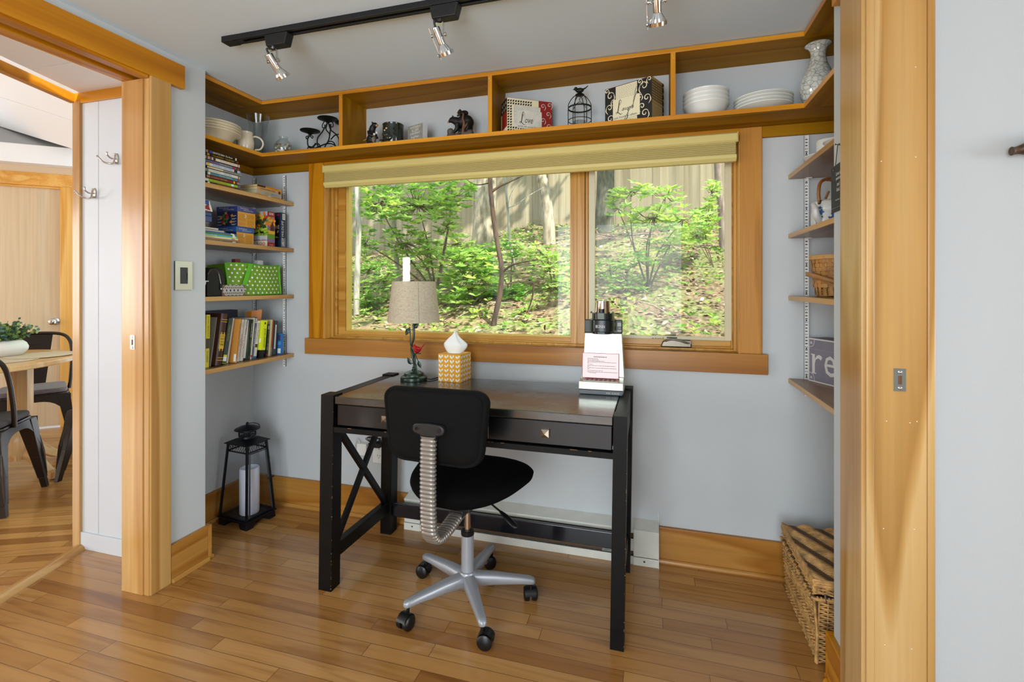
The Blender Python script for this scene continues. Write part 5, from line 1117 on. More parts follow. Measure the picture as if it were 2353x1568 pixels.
tree('slim_tree', 'slim reddish-grey trunk at the right side of the screened pane', [(1662, 560), (1659, 500), (1652, 430), (1648, 360)], 6.4, .046, .036, barkm('bark_reddish', '#6b5a52', '#9a8a80'), ((.6, -.6, .4), (1.2, .9, .4), 120, .22), top=6.2, group='slim trees on the bank')
# ---- leafy shrubs: stems with leaf rosettes
def shrub(name, label, foot, y, blobs, leafL, leafW, mats, k=6, stem=.012, group=None, ntw=1.0, nosty=False):
    """blobs: (u, v, ru, rv, depth spread, number of rosettes) patches of foliage seen in the photo"""
    f = ground_at(*foot) if y is None else atY(foot[0], foot[1], y); f.z = gz(f.x, f.y); t = thing(name, label, 'shrub', f, 0, group); L = Vector(f)
    fol = MB(); st = MB(); yy = f.y
    for (u, v, ru, rv_, dp, n) in blobs:
        c = atY(u, v, yy+R.uniform(-.1, .1))
        st.tube([p-L for p in smoothpath([f, f.lerp(c, .45)+Vector((R.gauss(0, .05), 0, .05)), c], 5)], [stem*(1-.7*i/10) for i in range(11)], 6)
        for i in range(int(n*1.35)):
            a = R.random()*6.283; rr = math.sqrt(R.random()); p = atY(u+ru*rr*math.cos(a), v+rv_*rr*math.sin(a), yy+R.gauss(0, dp))
            p.z = max(p.z, gz(p.x, p.y)+.03); whorl(fol, p-L, k, leafL*.84, leafW*.84, mats)
            if R.random() < .4*ntw: st.tube([c-L, (c-L).lerp(p-L, .5)+Vector((0, 0, -.03)), p-L], [.004, .003, .0015], 4)
    st.build('stems', BK2, t, smooth=60); fol.build('foliage', None, t); return t
M1 = [LG[0], LG[0], LG[1], LG[2], LG[3]]; M2 = [LG[1], LG[3], LG[4], LG[0]]; M3 = [LG[2], LG[0], LG[1]]
shrub('leafy_shrub', 'tall light green leafy shrub filling the upper left of the window', (1002, 690), 4.5, [(870, 470, 65, 45, .25, 95), (960, 470, 80, 50, .3, 130), (1040, 450, 55, 40, .25, 60), (930, 560, 60, 40, .25, 60), (985, 590, 45, 40, .2, 40), (1030, 520, 30, 40, .2, 25), (840, 560, 25, 40, .2, 28)], .085, .034, M1, 6, .013)
shrub('leafy_shrub', 'broad-leaved green shrub left of the dark crooked sapling', (1085, 735), 4.0, [(1090, 600, 45, 35, .15, 35), (1050, 660, 55, 40, .15, 50), (1110, 640, 40, 30, .15, 30), (1045, 600, 30, 30, .1, 18)], .09, .042, M1, 6, .010, 'shrubs on the bank')
shrub('leafy_shrub', 'rosette-leaved shrub round the dark crooked sapling trunk', (1175, 740), 4.3, [(1110, 585, 35, 25, .1, 20), (1180, 575, 25, 20, .1, 12), (1170, 690, 40, 30, .12, 34), (1110, 715, 50, 25, .12, 36)], .085, .036, M3, 6, .008, 'shrubs on the bank')
shrub('feathery_shrub', 'feathery bright shrub low at the right of the left pane', (1275, 700), 4.4, [(1262, 610, 40, 30, .15, 45), (1285, 655, 25, 30, .15, 30), (1240, 575, 30, 15, .1, 14)], .075, .022, M2, 7, .008, 'shrubs on the bank')
shrub('leafy_shrub', 'rangy shrub with pale sunlit leaves in the middle of the screened pane', (1490, 640), 4.6, [(1500, 500, 60, 30, .2, 34), (1570, 505, 45, 30, .2, 28), (1450, 440, 45, 22, .15, 18), (1530, 450, 55, 22, .15, 16), (1540, 560, 50, 25, .15, 20), (1420, 480, 25, 30, .15, 10)], .095, .036, M2, 6, .010)
shrub('vine_shrub', 'bright green vine climbing at the right of the screened pane', (1640, 600), 5.6, [(1635, 440, 16, 30, .15, 22), (1625, 500, 30, 35, .2, 50), (1600, 540, 35, 25, .2, 38)], .075, .045, M2, 5, .006)
shrub('leafy_shrub', 'low dark shrub at the foot of the slim tree on the left', (850, 745), 4.0, [(845, 690, 35, 45, .15, 50), (880, 640, 35, 35, .2, 40), (850, 620, 30, 20, .1, 20)], .06, .03, M3, 6, .007, 'shrubs on the bank')
shrub('leafy_shrub', 'yellow-green shrub between the fence foot and the broad trunk', (1060, 610), 6.6, [(1050, 560, 50, 22, .2, 40), (1150, 570, 30, 20, .2, 20), (1090, 590, 40, 15, .2, 22)], .09, .045, M2, 6, .008)
shrub('leafy_shrub', 'round dark green bush on the slope right of the brewer', (1450, 700), 4.4, [(1400, 620, 35, 25, .15, 22), (1470, 600, 40, 20, .15, 20), (1440, 660, 45, 22, .15, 22)], .06, .028, M3, 6, .007, 'shrubs on the bank')
# ---- undergrowth, leaf litter, twigs
mb = MB(); 
for i in range(6400):
    x = R.uniform(-7, 3.2); y = 2.9+6.4*R.random()**1.15
    if math.sin(x*1.3+y*.8)+math.sin(x*.7-y*1.9)+R.gauss(0, .7) < -.75: continue
    if not outside(x, y): continue
    p = Vector((x, y, gz(x, y)+R.uniform(.01, .07))); s = R.uniform(.028, .06); whorl(mb, p, R.choice((3, 4, 5)), s, s*.5, [LG[0], LG[1], LG[2], LG[3], LG[0]], .5)
tag(mb.build('undergrowth', None), 'low green undergrowth covering the wooded bank outside the window', 'undergrowth', kind='stuff')
LT_ = [plain('litter_brown', '#8a6a4c', .8), plain('litter_tan', '#b8987a', .8), plain('litter_dark', '#54412f', .8), plain('litter_pale', '#cdb49c', .8)]
mb = MB()
for i in range(9000):
    x = R.uniform(-7, 3.2); y = 2.6+6.8*R.random()**1.1; p = Vector((x, y, gz(x, y)+.012))
    if not outside(x, y): continue
    s = R.uniform(.03, .065)
    aleaf(mb, p, s, s*.55, R.choice(LT_), Vector((R.gauss(0, 1), R.gauss(0, 1), R.gauss(0, .25))), 0)
tag(mb.build('leaf_litter', None), 'fallen brown leaves covering the soil of the wooded bank', 'leaf litter', kind='stuff')
mb = MB()
for i in range(160):
    x = R.uniform(-5, 2.6); y = 2.8+5*R.random(); a = R.random()*6.28; l = R.uniform(.15, .7)
    if not outside(x-.7, y-.5): continue
    p = Vector((x, y, gz(x, y)+.02)); q = Vector((x+l*math.cos(a), y+l*math.sin(a)*.6, 0)); q.z = gz(q.x, q.y)+.03
    mb.tube([p, p.lerp(q, .5)+Vector((0, 0, .02)), q], [R.uniform(.004, .009), .005, .002], 5)
tag(mb.build('fallen_twigs', barkm('twig_bark', '#7a6a58', '#b5a48e')), 'grey twigs scattered over the leaf litter of the bank', 'twigs', kind='stuff')
# ================================================================ THINGS ON THE SHELVES
CREAM = plain('ivory_glaze', '#e6d9bd', .25, coat=.4); WCH = plain('white_china', '#e6e7e0', .2, coat=.4); BKI = plain('black_iron', '#1d2119', .5, .5)
ZU = 1.8715
ORD = {3: ('topmost', 'middle', 'bottom'), 4: ('topmost', 'second from the top', 'third from the top', 'bottom'), 2: ('upper', 'lower'), 5: ('topmost', 'second from the top', 'middle', 'fourth from the top', 'bottom')}
def stack(name, cat, loc, n, step, prof, mat, lab, group, sx=1, part='dish'):
    for i in range(n):                                              # i = 0 is the bottom one
        if i == 0:
            t = thing(name, '', cat, loc, 0, group); mb = MB(); mb.lathe(prof, n=56, sx=sx); mb.build(part, mat, t, smooth=35); first = t
        else:
            t = copy_tree(first); t.location = (loc[0], loc[1], loc[2]+step*i)
        t['label'] = lab % ORD[n][n-1-i]
dish = lambda r, fr, h, t=.0035: [(fr*.9, .002), (fr, 0), (fr, .003), (fr+.004, .0035), (r*.70, h*.45), (r*.80, h-.012), (r*.97, h-.0035), (r, h-.0015), (r, h+.0015), (r-.004, h+.001), (r*.80-.002, h-.008), (r*.70-.003, h*.45+t), (fr, .0035+t), (.0001, .003+t)]
plt = lambda r, fr, h, t=.004: [(fr*.9, .002), (fr, 0), (fr, .003), (r*.70, .006), (r*.96, h-.003), (r, h-.001), (r, h+.0015), (r-.004, h+.0012), (r*.70, .006+t), (.0001, .003+t)]
# --- left end of the display shelf
stack('soup_plate', 'plate', (-2.022, 1.836, ZU), 4, .0128, dish(.119, .066, .056), CREAM, 'ivory soup plate, %s of four beside the cream pitcher', 'ivory soup plates on the display shelf')
t = thing('pitcher', 'small cream pitcher with looped handle beside the ivory plates on the display shelf', 'pitcher', (-1.985, 1.992, ZU))
mb = MB(); mb.lathe([(.031, 0), (.034, .003), (.0395, .03), (.0405, .055), (.036, .082), (.0335, .095), (.036, .105), (.0345, .105), (.032, .095), (.034, .08), (.037, .055), (.030, .006), (.0001, .005)], n=36); mb.build('body', CREAM, t, smooth=40)
mb = MB(); mb.tube(smoothpath([(.022, .026, .088), (.032, .038, .091), (.046, .054, .082), (.052, .062, .058), (.044, .052, .030), (.028, .032, .022)]), .0058, 10, flat=.8); mb.build('handle', CREAM, t, smooth=60)
VG = glass_mat('clear_glass', (.93, .95, .94), .9)
t = thing('glass_vase', 'tall clear flared glass vase in the left corner of the display shelf', 'vase', (-1.985, 2.075, ZU))
mb = MB(); mb.lathe([(.043, 0), (.0445, .004), (.0415, .05), (.0415, .11), (.045, .17), (.056, .214), (.0545, .2145), (.0435, .17), (.040, .11), (.040, .05), (.042, .008), (.0001, .007)], n=40); mb.build('body', VG, t, smooth=40)
t = thing('shell_jar', 'small glass jar of seashells on the display shelf left of the wrought iron candle holder', 'jar', (-1.842, 2.095, ZU))
mb = MB(); mb.lathe([(.030, 0), (.037, .006), (.046, .035), (.045, .055), (.036, .072), (.021, .084), (.020, .090), (.0245, .100), (.023, .1005), (.0185, .090), (.0345, .070), (.043, .052), (.044, .035), (.035, .009), (.0001, .006)], n=40); mb.build('body', VG, t, smooth=40)
mb = MB(); rnd = random.Random(9); sh_ = [plain('shell_white', '#e9e4d6', .4), plain('shell_tan', '#a9793f', .4), plain('shell_pearl', '#c9cbc6', .15, .5), plain('shell_brown', '#7a5a30', .4)]
for i in range(95):
    z = .010+.05*rnd.random(); r = (.026+.012*math.sin(PI*min(1, z/.07)))*math.sqrt(rnd.uniform(.3, 1)); a = rnd.random()*6.283; mb.ball((r*math.cos(a), r*math.sin(a), z), rnd.uniform(.004, .008), rnd.choice(sh_), 8, sc=(1, rnd.uniform(.6, 1), rnd.uniform(.5, 1)))
tag(mb.build('seashells', None, t, smooth=60), kind='stuff')
# wrought iron candle holder
t = thing('candle_holder', 'wrought iron scroll candle holder with pillar plates at staggered heights on the display shelf', 'candle holder', (-1.60, 2.115, ZU)); L = Vector(t.location)
dl = [(-.090, -.005, .118, .049), (.012, 0, .172, .050), (.112, 0, .14, .047)]
for x, y, z, r in dl:
    mb = MB(); mb.lathe([(.006, -.016), (.012, -.010), (.022, -.004), (r*.8, .0), (r, .004), (r, .007), (r*.95, .005), (.0001, .003)], c=(x, y, z), n=32); mb.build('pan', BKI, t, smooth=40)
def wire(pts, r=.0032): mb.tube(smoothpath(pts, 6), r, 6)
mb = MB()
for x, z, s in ((-.098, .10, -1), (-.098, .10, 1)):
    wire([(x+.006*s, 0, .105), (x+.010*s, 0, .092), (x+.018*s, 0, .086), (x+.021*s, 0, .096), (x+.013*s, 0, .100)], .0025)
wire([(-.092, 0, .105), (-.108, 0, .085), (-.108, 0, .055), (-.095, 0, .038), (-.075, 0, .045), (-.060, 0, .06)]); wire([(-.108, 0, 0), (-.110, 0, .03), (-.10, 0, .045), (-.080, 0, .035), (-.074, 0, .008)])
wire([(.008, 0, .155), (-.020, 0, .115), (-.048, 0, .085), (-.050, 0, .05), (-.035, 0, .02), (-.035, 0, 0)]); wire([(.018, 0, .155), (.030, 0, .12), (.060, 0, .095), (.078, 0, .065), (.078, 0, 0)])
wire([(.010, 0, .155), (.002, 0, .125), (.022, 0, .10), (.020, 0, .075), (.012, 0, .06)]); wire([(.016, 0, .155), (.030, 0, .135), (.026, 0, .11), (.024, 0, .09)])
for s in (-1, 1): wire([(.012+.018*s, 0, .168), (.012+.032*s, 0, .150), (.012+.030*s, 0, .134), (.012+.018*s, 0, .138), (.012+.020*s, 0, .150)], .0025)
wire([(-.086, 0, 0), (-.070, 0, .045), (-.045, 0, .055), (-.030, 0, .03), (-.026, 0, 0)]); wire([(-.020, 0, 0), (.0, 0, .045), (.022, 0, .062), (.05, 0, .05), (.066, 0, 0)])
wire([(-.10, -.004, .028), (-.055, -.004, .034), (.0, -.004, .048), (.04, -.004, .046), (.08, -.004, .02)]); wire([(.03, 0, .07), (.055, 0, .09), (.085, 0, .092), (.105, 0, .08)]); wire([(0, 0, 0), (.02, 0, .03), (.045, 0, .03), (.058, 0, 0)]); wire([(.112, 0, .13), (.108, 0, .10), (.088, 0, .06), (.092, 0, 0)])
mb.build('scroll_frame', BKI, t, smooth=60)
# --- bears, votive, quote block
BRB = plain('bear_black', '#14120f', .5, noise=.3, nscale=200, bmp=.4); TANM = plain('bear_muzzle', '#b08850', .6); STONE = plain('resin_stone', '#564e44', .6, noise=.5, nscale=70, bmp=.6); BRANCH = plain('resin_branch', '#6b4531', .55, noise=.4, nscale=90, bmp=.4)
def fuse(o, size=.0022, s=2):
    q = o.modifiers.new('fuse', 'REMESH'); q.mode = 'VOXEL'; q.voxel_size = size; q.use_smooth_shade = True
    q = o.modifiers.new('soft', 'SMOOTH'); q.iterations = s; q.factor = .5
t = thing('bear_figurine', 'small standing black bear figurine toasting marshmallows on a stick', 'figurine', (-1.327, 2.10, ZU), math.radians(-14))
mb = MB(); E_ = lambda c, r, sc: mb.ball(c, r, None, 16, sc=sc)
E_((0, 0, .040), .024, (1, .95, 1.4)); E_((.004, 0, .074), .019, (1, .95, 1.2)); mb.tube([(.004, 0, .085), (.012, 0, .103), (.020, 0, .110)], [.016, .0155, .013], 12); E_((.024, 0, .112), .0145, (1.1, .95, .95))
for s in (-1, 1):
    E_((.018, s*.011, .124), .0045, (1, .6, 1)); mb.tube([(-.002, s*.013, .032), (.010, s*.014, .016), (.010, s*.014, .002)], [.013, .011, .010], 10); E_((.017, s*.014, .005), .008, (1.5, 1, .7)); mb.tube([(.004, s*.018, .080), (.012, s*.022, .062), (.026, s*.014, .054)], [.0095, .0085, .007], 10)
o = mb.build('body', BRB, t); fuse(o)
mb = MB(); mb.ball((.037, 0, .1085), .0075, None, 14, sc=(1.2, .9, .85)); m_ = mb.build('muzzle', TANM, t, smooth=60)
mb = MB(); mb.ball((.0455, 0, .1105), .0022, None, 10); mb.build('nose', BLACK, m_, smooth=60)
mb = MB(); mb.ball((.014, 0, .045), .019, None, 14, sc=(.75, .8, 1.25)); mb.build('belly_patch', plain('bear_belly', '#7d735a', .6, noise=.5, nscale=150), t, smooth=60)
mb = MB(); mb.tube([(-.034, -.018, .040), (.030, -.018, .056), (.052, -.018, .064)], .0015, 6); st_ = mb.build('stick', plain('stick_tan', '#b59b74', .6), t)
mb = MB(); mb.ball((.040, -.018, .061), .006, None, 10); mb.build('marshmallow', WCH, st_, smooth=60); mb = MB(); mb.ball((.055, -.018, .0655), .0058, None, 10); mb.build('marshmallow', WCH, st_, smooth=60)
t = thing('votive_mug', 'dark green glazed round votive holder with pierced bear motif', 'votive holder', (-1.208, 2.105, ZU))
GG = plain('dark_green_glaze', '#1c241c', .15, noise=.4, nscale=40, coat=.6); 
mb = MB(); mb.lathe([(.046, 0), (.0495, .004), (.0505, .05), (.050, .100), (.0515, .106), (.050, .108), (.046, .104), (.0455, .01), (.0001, .008)], n=40); bd_ = mb.build('body', GG, t, smooth=40)
mb = MB()
for a0, z in ((-100, .078), (-112, .07), (-60, .075), (-52, .066), (-58, .054), (-48, .05)):
    a = math.radians(a0); mb.ball((.050*math.cos(a), .050*math.sin(a), z), .0055, plain('pale_yellow_glaze', '#d9cf8e', .3) if a0 < -90 else DARKSLOT, 10, sc=(1, .4, .7))
for k in range(6): a = math.radians(-40+k*9); mb.ball((.0495*math.cos(a), .0495*math.sin(a), .028+.008*(k % 2)), .004, DARKSLOT, 8, sc=(.6, .6, 1.3))
mb.build('pierced_motif', None, bd_, smooth=60)
mb = MB(); mb.ball((-.014, -.048, .050), .016, None, 14, sc=(1.2, .5, .9)); mb.ball((.002, -.049, .034), .02, None, 14, sc=(1.1, .45, .8)); mb.ball((-.047, -.03, .024), .010, None, 12); mb.ball((-.05, -.034, .018), .006, MATS['pale_yellow_glaze'], 10); mb.mats = [GG if q is None else q for q in mb.mats]; mb.build('bear_relief', GG, bd_, smooth=60)
c0 = Vector((-1.038, 2.08, ZU)); a = math.radians(-20)
t = thing('quote_block', 'small grey wooden block sign with white hand lettering about laughter', 'sign', c0, a)
mb = MB(); mb.box(-.102, 0, 0, .030, 0, .095, plain('block_white', '#d7d7d4', .5)); mb.box(-.102, 0, -.0008, 0, 0, .095, plain('block_grey', '#8f8c80', .6, noise=.18, nscale=25)); bd_ = mb.build('block', None, t)
mb = MB()
for i, (s, w_, h_) in enumerate((('THE MOST WASTED OF', .072, .010), ('ALL DAYS', .050, .012), ('IS ONE WITHOUT', .070, .010), ('laughter.', .058, .016), ('- E.E. CUMMINGS', .034, .005))):
    mb.text(s, (-.051-w_/2, -.0012, (.079, .064, .050, .029, .019)[i]), (1, 0, 0), (0, 0, 1), w_, h_, WT, .0003, .15)
mb.build('lettering', None, bd_)
t = thing('bear_sculpture', 'resin sculpture of a black bear with a cub on its back on a rock', 'sculpture', (-.858, 2.115, ZU))
mb = MB(); rnd = random.Random(4)
for i in range(16): mb.ball((rnd.uniform(-.05, .05), rnd.uniform(-.03, .03), rnd.uniform(.008, .03)), rnd.uniform(.014, .024), None, 10, sc=(1.2, 1, .9))
mb.ball((-.045, -.02, .045), .017, None, 10); mb.ball((.052, -.02, .03), .018, None, 10); mb.ball((0, 0, .012), .045, None, 14, sc=(1.3, .8, .28)); o = mb.build('rock', STONE, t); fuse(o, .0025, 1)
mb = MB(); E_ = lambda c, r, sc: mb.ball(c, r, None, 16, sc=sc)
E_((.018, .004, .096), .032, (1.25, .85, .95)); E_((-.006, .002, .092), .026, (1.2, .85, .95)); E_((.040, .004, .088), .024, (.9, .9, 1.1)); mb.tube([(-.018, 0, .096), (-.034, -.003, .103), (-.042, -.004, .104)], [.021, .017, .0145], 12); E_((-.043, -.004, .105), .0145, (1.1, .9, .95)); mb.tube([(-.050, -.005, .102), (-.060, -.006, .097)], [.009, .006], 10)
for s in (-1, 1): E_((-.037, s*.010-.003, .119), .0048, (1, .6, 1))
for x, s, fx in ((-.012, -1, -.024), (-.008, 1, -.016), (.040, -1, .034), (.042, 1, .044)): mb.tube([(x, s*.014, .082), (x-.001, s*.016, .060), (fx, s*.016, .046)], [.0135, .011, .009], 10); E_((fx-.006, s*.016, .044), .008, (1.4, 1, .7))
o = mb.build('mother_bear', BRB, t); fuse(o); mm = o
mb = MB(); mb.ball((-.062, -.006, .096), .0052, None, 10, sc=(1.2, .9, .8)); mb.build('muzzle', TANM, mm, smooth=60)
mb = MB(); E_((.014, .002, .133), .016, (1.35, .85, .85)); E_((-.006, .0, .142), .0098, (1, .95, .95)); mb.tube([(-.010, 0, .140), (-.018, 0, .1375)], [.006, .004], 8)
for s in (-1, 1): E_((-.003, s*.007, .151), .003, (1, .6, 1)); mb.tube([(.002, s*.010, .130), (-.010, s*.012, .122), (-.014, s*.012, .116)], [.0065, .0055, .004], 8); mb.tube([(.022, s*.011, .128), (.014, s*.017, .118)], [.007, .005], 8)
o = mb.build('cub', BRB, t); fuse(o)
mb = MB(); mb.ball((-.0185, 0, .1375), .0036, None, 8); mb.build('muzzle', TANM, o, smooth=60)
mb = MB(); mb.tube(smoothpath([(.020, -.034, .012), (.026, -.038, .045), (.030, -.038, .075), (.024, -.038, .095), (.027, -.036, .118)], 5), [.0085-.005*i/20 for i in range(21)], 8); mb.tube(smoothpath([(.028, -.038, .05), (.040, -.036, .064), (.044, -.035, .076)], 5), [.0055-.003*i/10 for i in range(11)], 8); mb.build('branch', BRANCH, t, smooth=60)
# --- "Love" and "Laugh" boxes
PCRM = plain('paper_cream', '#e2d9b6', .6); PBLK = plain('paper_black', '#17130f', .55); PRED = plain('paper_red', '#8e1f18', .55); PGRY = plain('paper_pale', '#d5d2c4', .6, noise=.08, nscale=40); PINK_ = plain('paper_ink', '#1a1712', .6); PTAN = plain('paper_tan', '#b59f6c', .6)
def rect(mb, o, ux, uy, x0, x1, y0, y1, m, d):
    nn = Vector(ux).cross(Vector(uy)); o = Vector(o)+nn*d; ux, uy = Vector(ux), Vector(uy); mb.quad(o+ux*x0+uy*y0, o+ux*x1+uy*y0, o+ux*x1+uy*y1, o+ux*x0+uy*y1, m)
def hound(mb, o, ux, uy, x0, x1, y0, y1, s, m, d):
    """houndstooth: a tooth of four-cornered star shape in every cell"""
    o, ux, uy = Vector(o), Vector(ux), Vector(uy); nn = ux.cross(uy); shp = [(0, .25), (.25, .5), (.25, .75), (0, .5), (0, .78), (.22, 1.0), (.5, .75), (.75, 1), (.75, .75), (1.0, .75), (.75, .5), (1.0, .25), (.75, .25), (.5, 0), (.25, .25)]
    shp = [(0, .3), (.3, .3), (.3, 0), (.55, .25), (.8, .25), (.8, .55), (1.05, .8), (.75, .8), (.75, 1.05), (.5, .8), (.25, .8), (.25, .55)]
    y = y0
    while y+s <= y1+1e-6:
        x = x0
        while x+s <= x1+1e-6:
            mb.add([o+ux*(x+p[0]*s)+uy*(y+p[1]*s)+nn*d for p in shp], [(0, 1, 11), (1, 2, 3), (1, 3, 4, 5, 8, 9, 10, 11), (5, 6, 7), (5, 7, 8), (9, 8, 8), (8, 9, 9)][:5], m); x += s
        y += s
def ribbon(mb, o, ux, uy, pts, w, m, d, n=5):
    """calligraphic stroke: flat ribbon along a smooth 2D path, w per key point"""
    P = smoothpath([(p[0], p[1], 0) for p in pts], n); k = len(P); o, ux, uy = Vector(o), Vector(ux), Vector(uy); nn = ux.cross(uy); vs = []
    ws = [w]*len(pts) if isinstance(w, (int, float)) else w
    for i, p in enumerate(P):
        f = i/(k-1)*(len(ws)-1); a = int(min(f, len(ws)-2)); wd = ws[a]+(ws[a+1]-ws[a])*(f-a)
        tt = (P[min(i+1, k-1)]-P[max(i-1, 0)]).normalized(); q = Vector((-tt.y, tt.x, 0))*wd/2
        for s in (-1, 1): c = p+q*s; vs.append(o+ux*c.x+uy*c.y+nn*d)
    mb.add(vs, [(2*i, 2*i+2, 2*i+3, 2*i+1) for i in range(k-1)], m)
def scroll(mb, o, ux, uy, cx, cy, r, m, d, flip=1, w=.0022):
    pts = []; 
    for i in range(12): a = i*.62; rr = r*(1-i/13.5); pts.append((cx+flip*rr*math.cos(a), cy+rr*math.sin(a)))
    ribbon(mb, o, ux, uy, pts, [w*.5, w, w*1.3, w, w*.6], m, d, 3)
    ribbon(mb, o, ux, uy, [(cx+flip*r, cy), (cx+flip*r*1.1, cy-r*.8), (cx+flip*r*.5, cy-r*1.7)], [w, w*1.4, w*.3], m, d, 3)
def scribble(mb, o, ux, uy, x0, x1, y0, y1, m, d, slope=.25):
    rnd = random.Random(2); y = y0
    while y < y1:
        x = x0
        while x < x1-.006:
            l = rnd.uniform(.004, .010); ribbon(mb, o, ux, uy, [(x, y+(x-x0)*slope*.0), (x+l*.3, y+.0014), (x+l*.6, y-.0008), (x+l, y+.001)], .0007, m, d, 2); x += l+.003
        y += .0062
SC_L = [((0, .90), (.10, 1.0), (.22, .92), (.12, .72), (.06, .35), (0, .05), (-.06, -.02), (-.05, .08), (.08, .04), (.22, -.06), (.34, .02))]
def script_word(mb, o, ux, uy, word, x, y, s, m, d):
    """handwritten-looking word: big looped initial followed by slanted letters"""
    ribbon(mb, o, ux, uy, [(x+.30*s, y+.86*s), (x+.20*s, y+.66*s), (x+.34*s, y+.72*s), (x+.40*s, y+.98*s), (x+.26*s, y+1.04*s), (x+.17*s, y+.55*s), (x+.10*s, y+.14*s), (x-.02*s, y-.02*s), (x-.10*s, y+.05*s), (x-.02*s, y+.12*s), (x+.16*s, y+.02*s), (x+.34*s, y-.14*s), (x+.52*s, y-.08*s)], [.02*s, .03*s, .025*s, .03*s, .05*s, .085*s, .075*s, .03*s, .025*s, .035*s, .06*s, .05*s, .015*s], m, d, 6)
    mb.text(word, Vector(o)+Vector(ux)*(x+.46*s)+Vector(uy)*(y+.03*s), ux, uy, .27*s*len(word), .40*s, m, d, .35)
ux, uy = (1, 0, 0), (0, 0, 1)
t = thing('keepsake_box', 'square keepsake box with houndstooth and red paisley paper and a word label reading Love', 'box', (-.605, 2.02, ZU), math.radians(33))
W_, D_, H_ = .208, .090, .146
mb = MB(); mb.box(0, W_, 0, D_, 0, H_, PBLK); mb.box(0, W_, 0, D_, H_-.002, H_+.001, PRED)
o = (0, 0, 0); rect(mb, o, ux, uy, 0, .70*W_, 0, H_, PCRM, .0004); rect(mb, o, ux, uy, .66*W_, W_, 0, H_, PRED, .0003)
hound(mb, o, ux, uy, 0, .56*W_, .80*H_, H_, .0115, PBLK, .0007); hound(mb, o, ux, uy, 0, .14*W_, 0, .8*H_, .0115, PBLK, .0007); hound(mb, o, ux, uy, 0, .62*W_, 0, .18*H_, .0115, PBLK, .0007)
for (cx, cy) in ((.80, .85), (.92, .62), (.80, .42), (.93, .25), (.80, .12), (.95, .9)):
    scroll(mb, o, ux, uy, cx*W_, cy*H_, .011, MATS['paper_pale'], .0007, 1, .002)
rect(mb, o, ux, uy, .14*W_, .74*W_, .16*H_, .80*H_, PGRY, .0008); scribble(mb, o, ux, uy, .15*W_, .73*W_, .62*H_, .79*H_, PINK_, .0010); scribble(mb, o, ux, uy, .15*W_, .24*W_, .3*H_, .62*H_, PINK_, .0010)
rect(mb, o, ux, uy, .22*W_, .77*W_, .12*H_, .66*H_, PGRY, .0016)
script_word(mb, o, ux, uy, 'ove', .29*W_, .28*H_, .046, PINK_, .0020); mb.text('with all your heart', (.23*W_, -.0018, .145*H_), ux, uy, .52*W_, .0085, PINK_, .0002)
o2 = (0, D_, 0); u2 = (0, -1, 0)                                       # left side
rect(mb, o2, u2, uy, 0, D_, 0, H_, PCRM, .0004); rect(mb, o2, u2, uy, .1*D_, D_, .15*H_, .62*H_, PRED, .0006); rect(mb, o2, u2, uy, 0, D_, .62*H_, H_, PBLK, .0006)
for k in range(6): scroll(mb, o2, u2, uy, (.2+.3*(k % 3))*D_, (.72+.16*(k//3))*H_, .007, PCRM, .0009, 1, .0016)
mb.build('box', None, t)
t = thing('keepsake_box', 'large keepsake box with black and cream scroll paper and a word label reading Laugh', 'box', (-.0, 2.02, ZU), math.radians(-25.3))
W_, D_, H_ = .213, .113, .167
mb = MB(); mb.box(-W_, 0, 0, D_, 0, H_, PBLK); mb.box(-W_, 0, 0, D_, H_-.002, H_+.001, PRED)
o = (-W_, 0, 0); rect(mb, o, ux, uy, 0, W_, 0, H_, PBLK, .0003)
rect(mb, o, ux, uy, .24*W_, .70*W_, .0, H_*.99, PCRM, .0005); scribble(mb, o, ux, uy, .25*W_, .69*W_, .68*H_, .97*H_, PINK_, .0008); scribble(mb, o, ux, uy, .25*W_, .69*W_, .02*H_, .14*H_, PINK_, .0008)
for (cx, cy, fl, r) in ((.12, .80, 1, .018), (.10, .50, -1, .015), (.12, .22, 1, .016), (.06, .06, 1, .012), (.84, .82, -1, .019), (.90, .52, 1, .015), (.80, .34, -1, .013), (.86, .16, 1, .016), (.95, .95, -1, .010), (.76, .95, 1, .010), (.04, .94, 1, .010), (.19, .64, -1, .010), (.76, .58, 1, .010), (.20, .08, 1, .010)):
    scroll(mb, o, ux, uy, cx*W_, cy*H_, r, PCRM, .0006, fl, .0032)
rect(mb, o, ux, uy, .18*W_, .76*W_, .15*H_, .67*H_, PCRM, .0016); rect(mb, o, ux, uy, .188*W_, .752*W_, .158*H_, .662*H_, MATS['paper_cream'], .0018)
script_word(mb, o, ux, uy, 'augh', .27*W_, .31*H_, .050, PINK_, .0022); ribbon(mb, o, ux, uy, [(.52*W_, .40*H_), (.50*W_, .16*H_), (.44*W_, .10*H_), (.47*W_, .20*H_), (.58*W_, .40*H_)], [.001, .003, .002, .002, .001], PINK_, .0022); ribbon(mb, o, ux, uy, [(.60*W_, .34*H_), (.66*W_, .62*H_), (.72*W_, .78*H_), (.68*W_, .82*H_), (.62*W_, .5*H_)], [.002, .003, .002, .002, .001], PINK_, .0022)
mb.text('out loud & often', (-W_+.20*W_, -.002, .175*H_), ux, uy, .50*W_, .0085, PINK_, .0003)
u2 = (0, 1, 0); o2 = (0, 0, 0)
rect(mb, o2, u2, uy, 0, D_*.85, .42*H_, H_, PTAN, .0005); hound(mb, o2, u2, uy, 0, D_*.85, .44*H_, H_, .0105, PBLK, .0008); rect(mb, o2, u2, uy, 0, D_*.85, 0, .42*H_, PTAN, .0007); scribble(mb, o2, u2, uy, .0, D_*.8, .02*H_, .33*H_, PINK_, .0010)
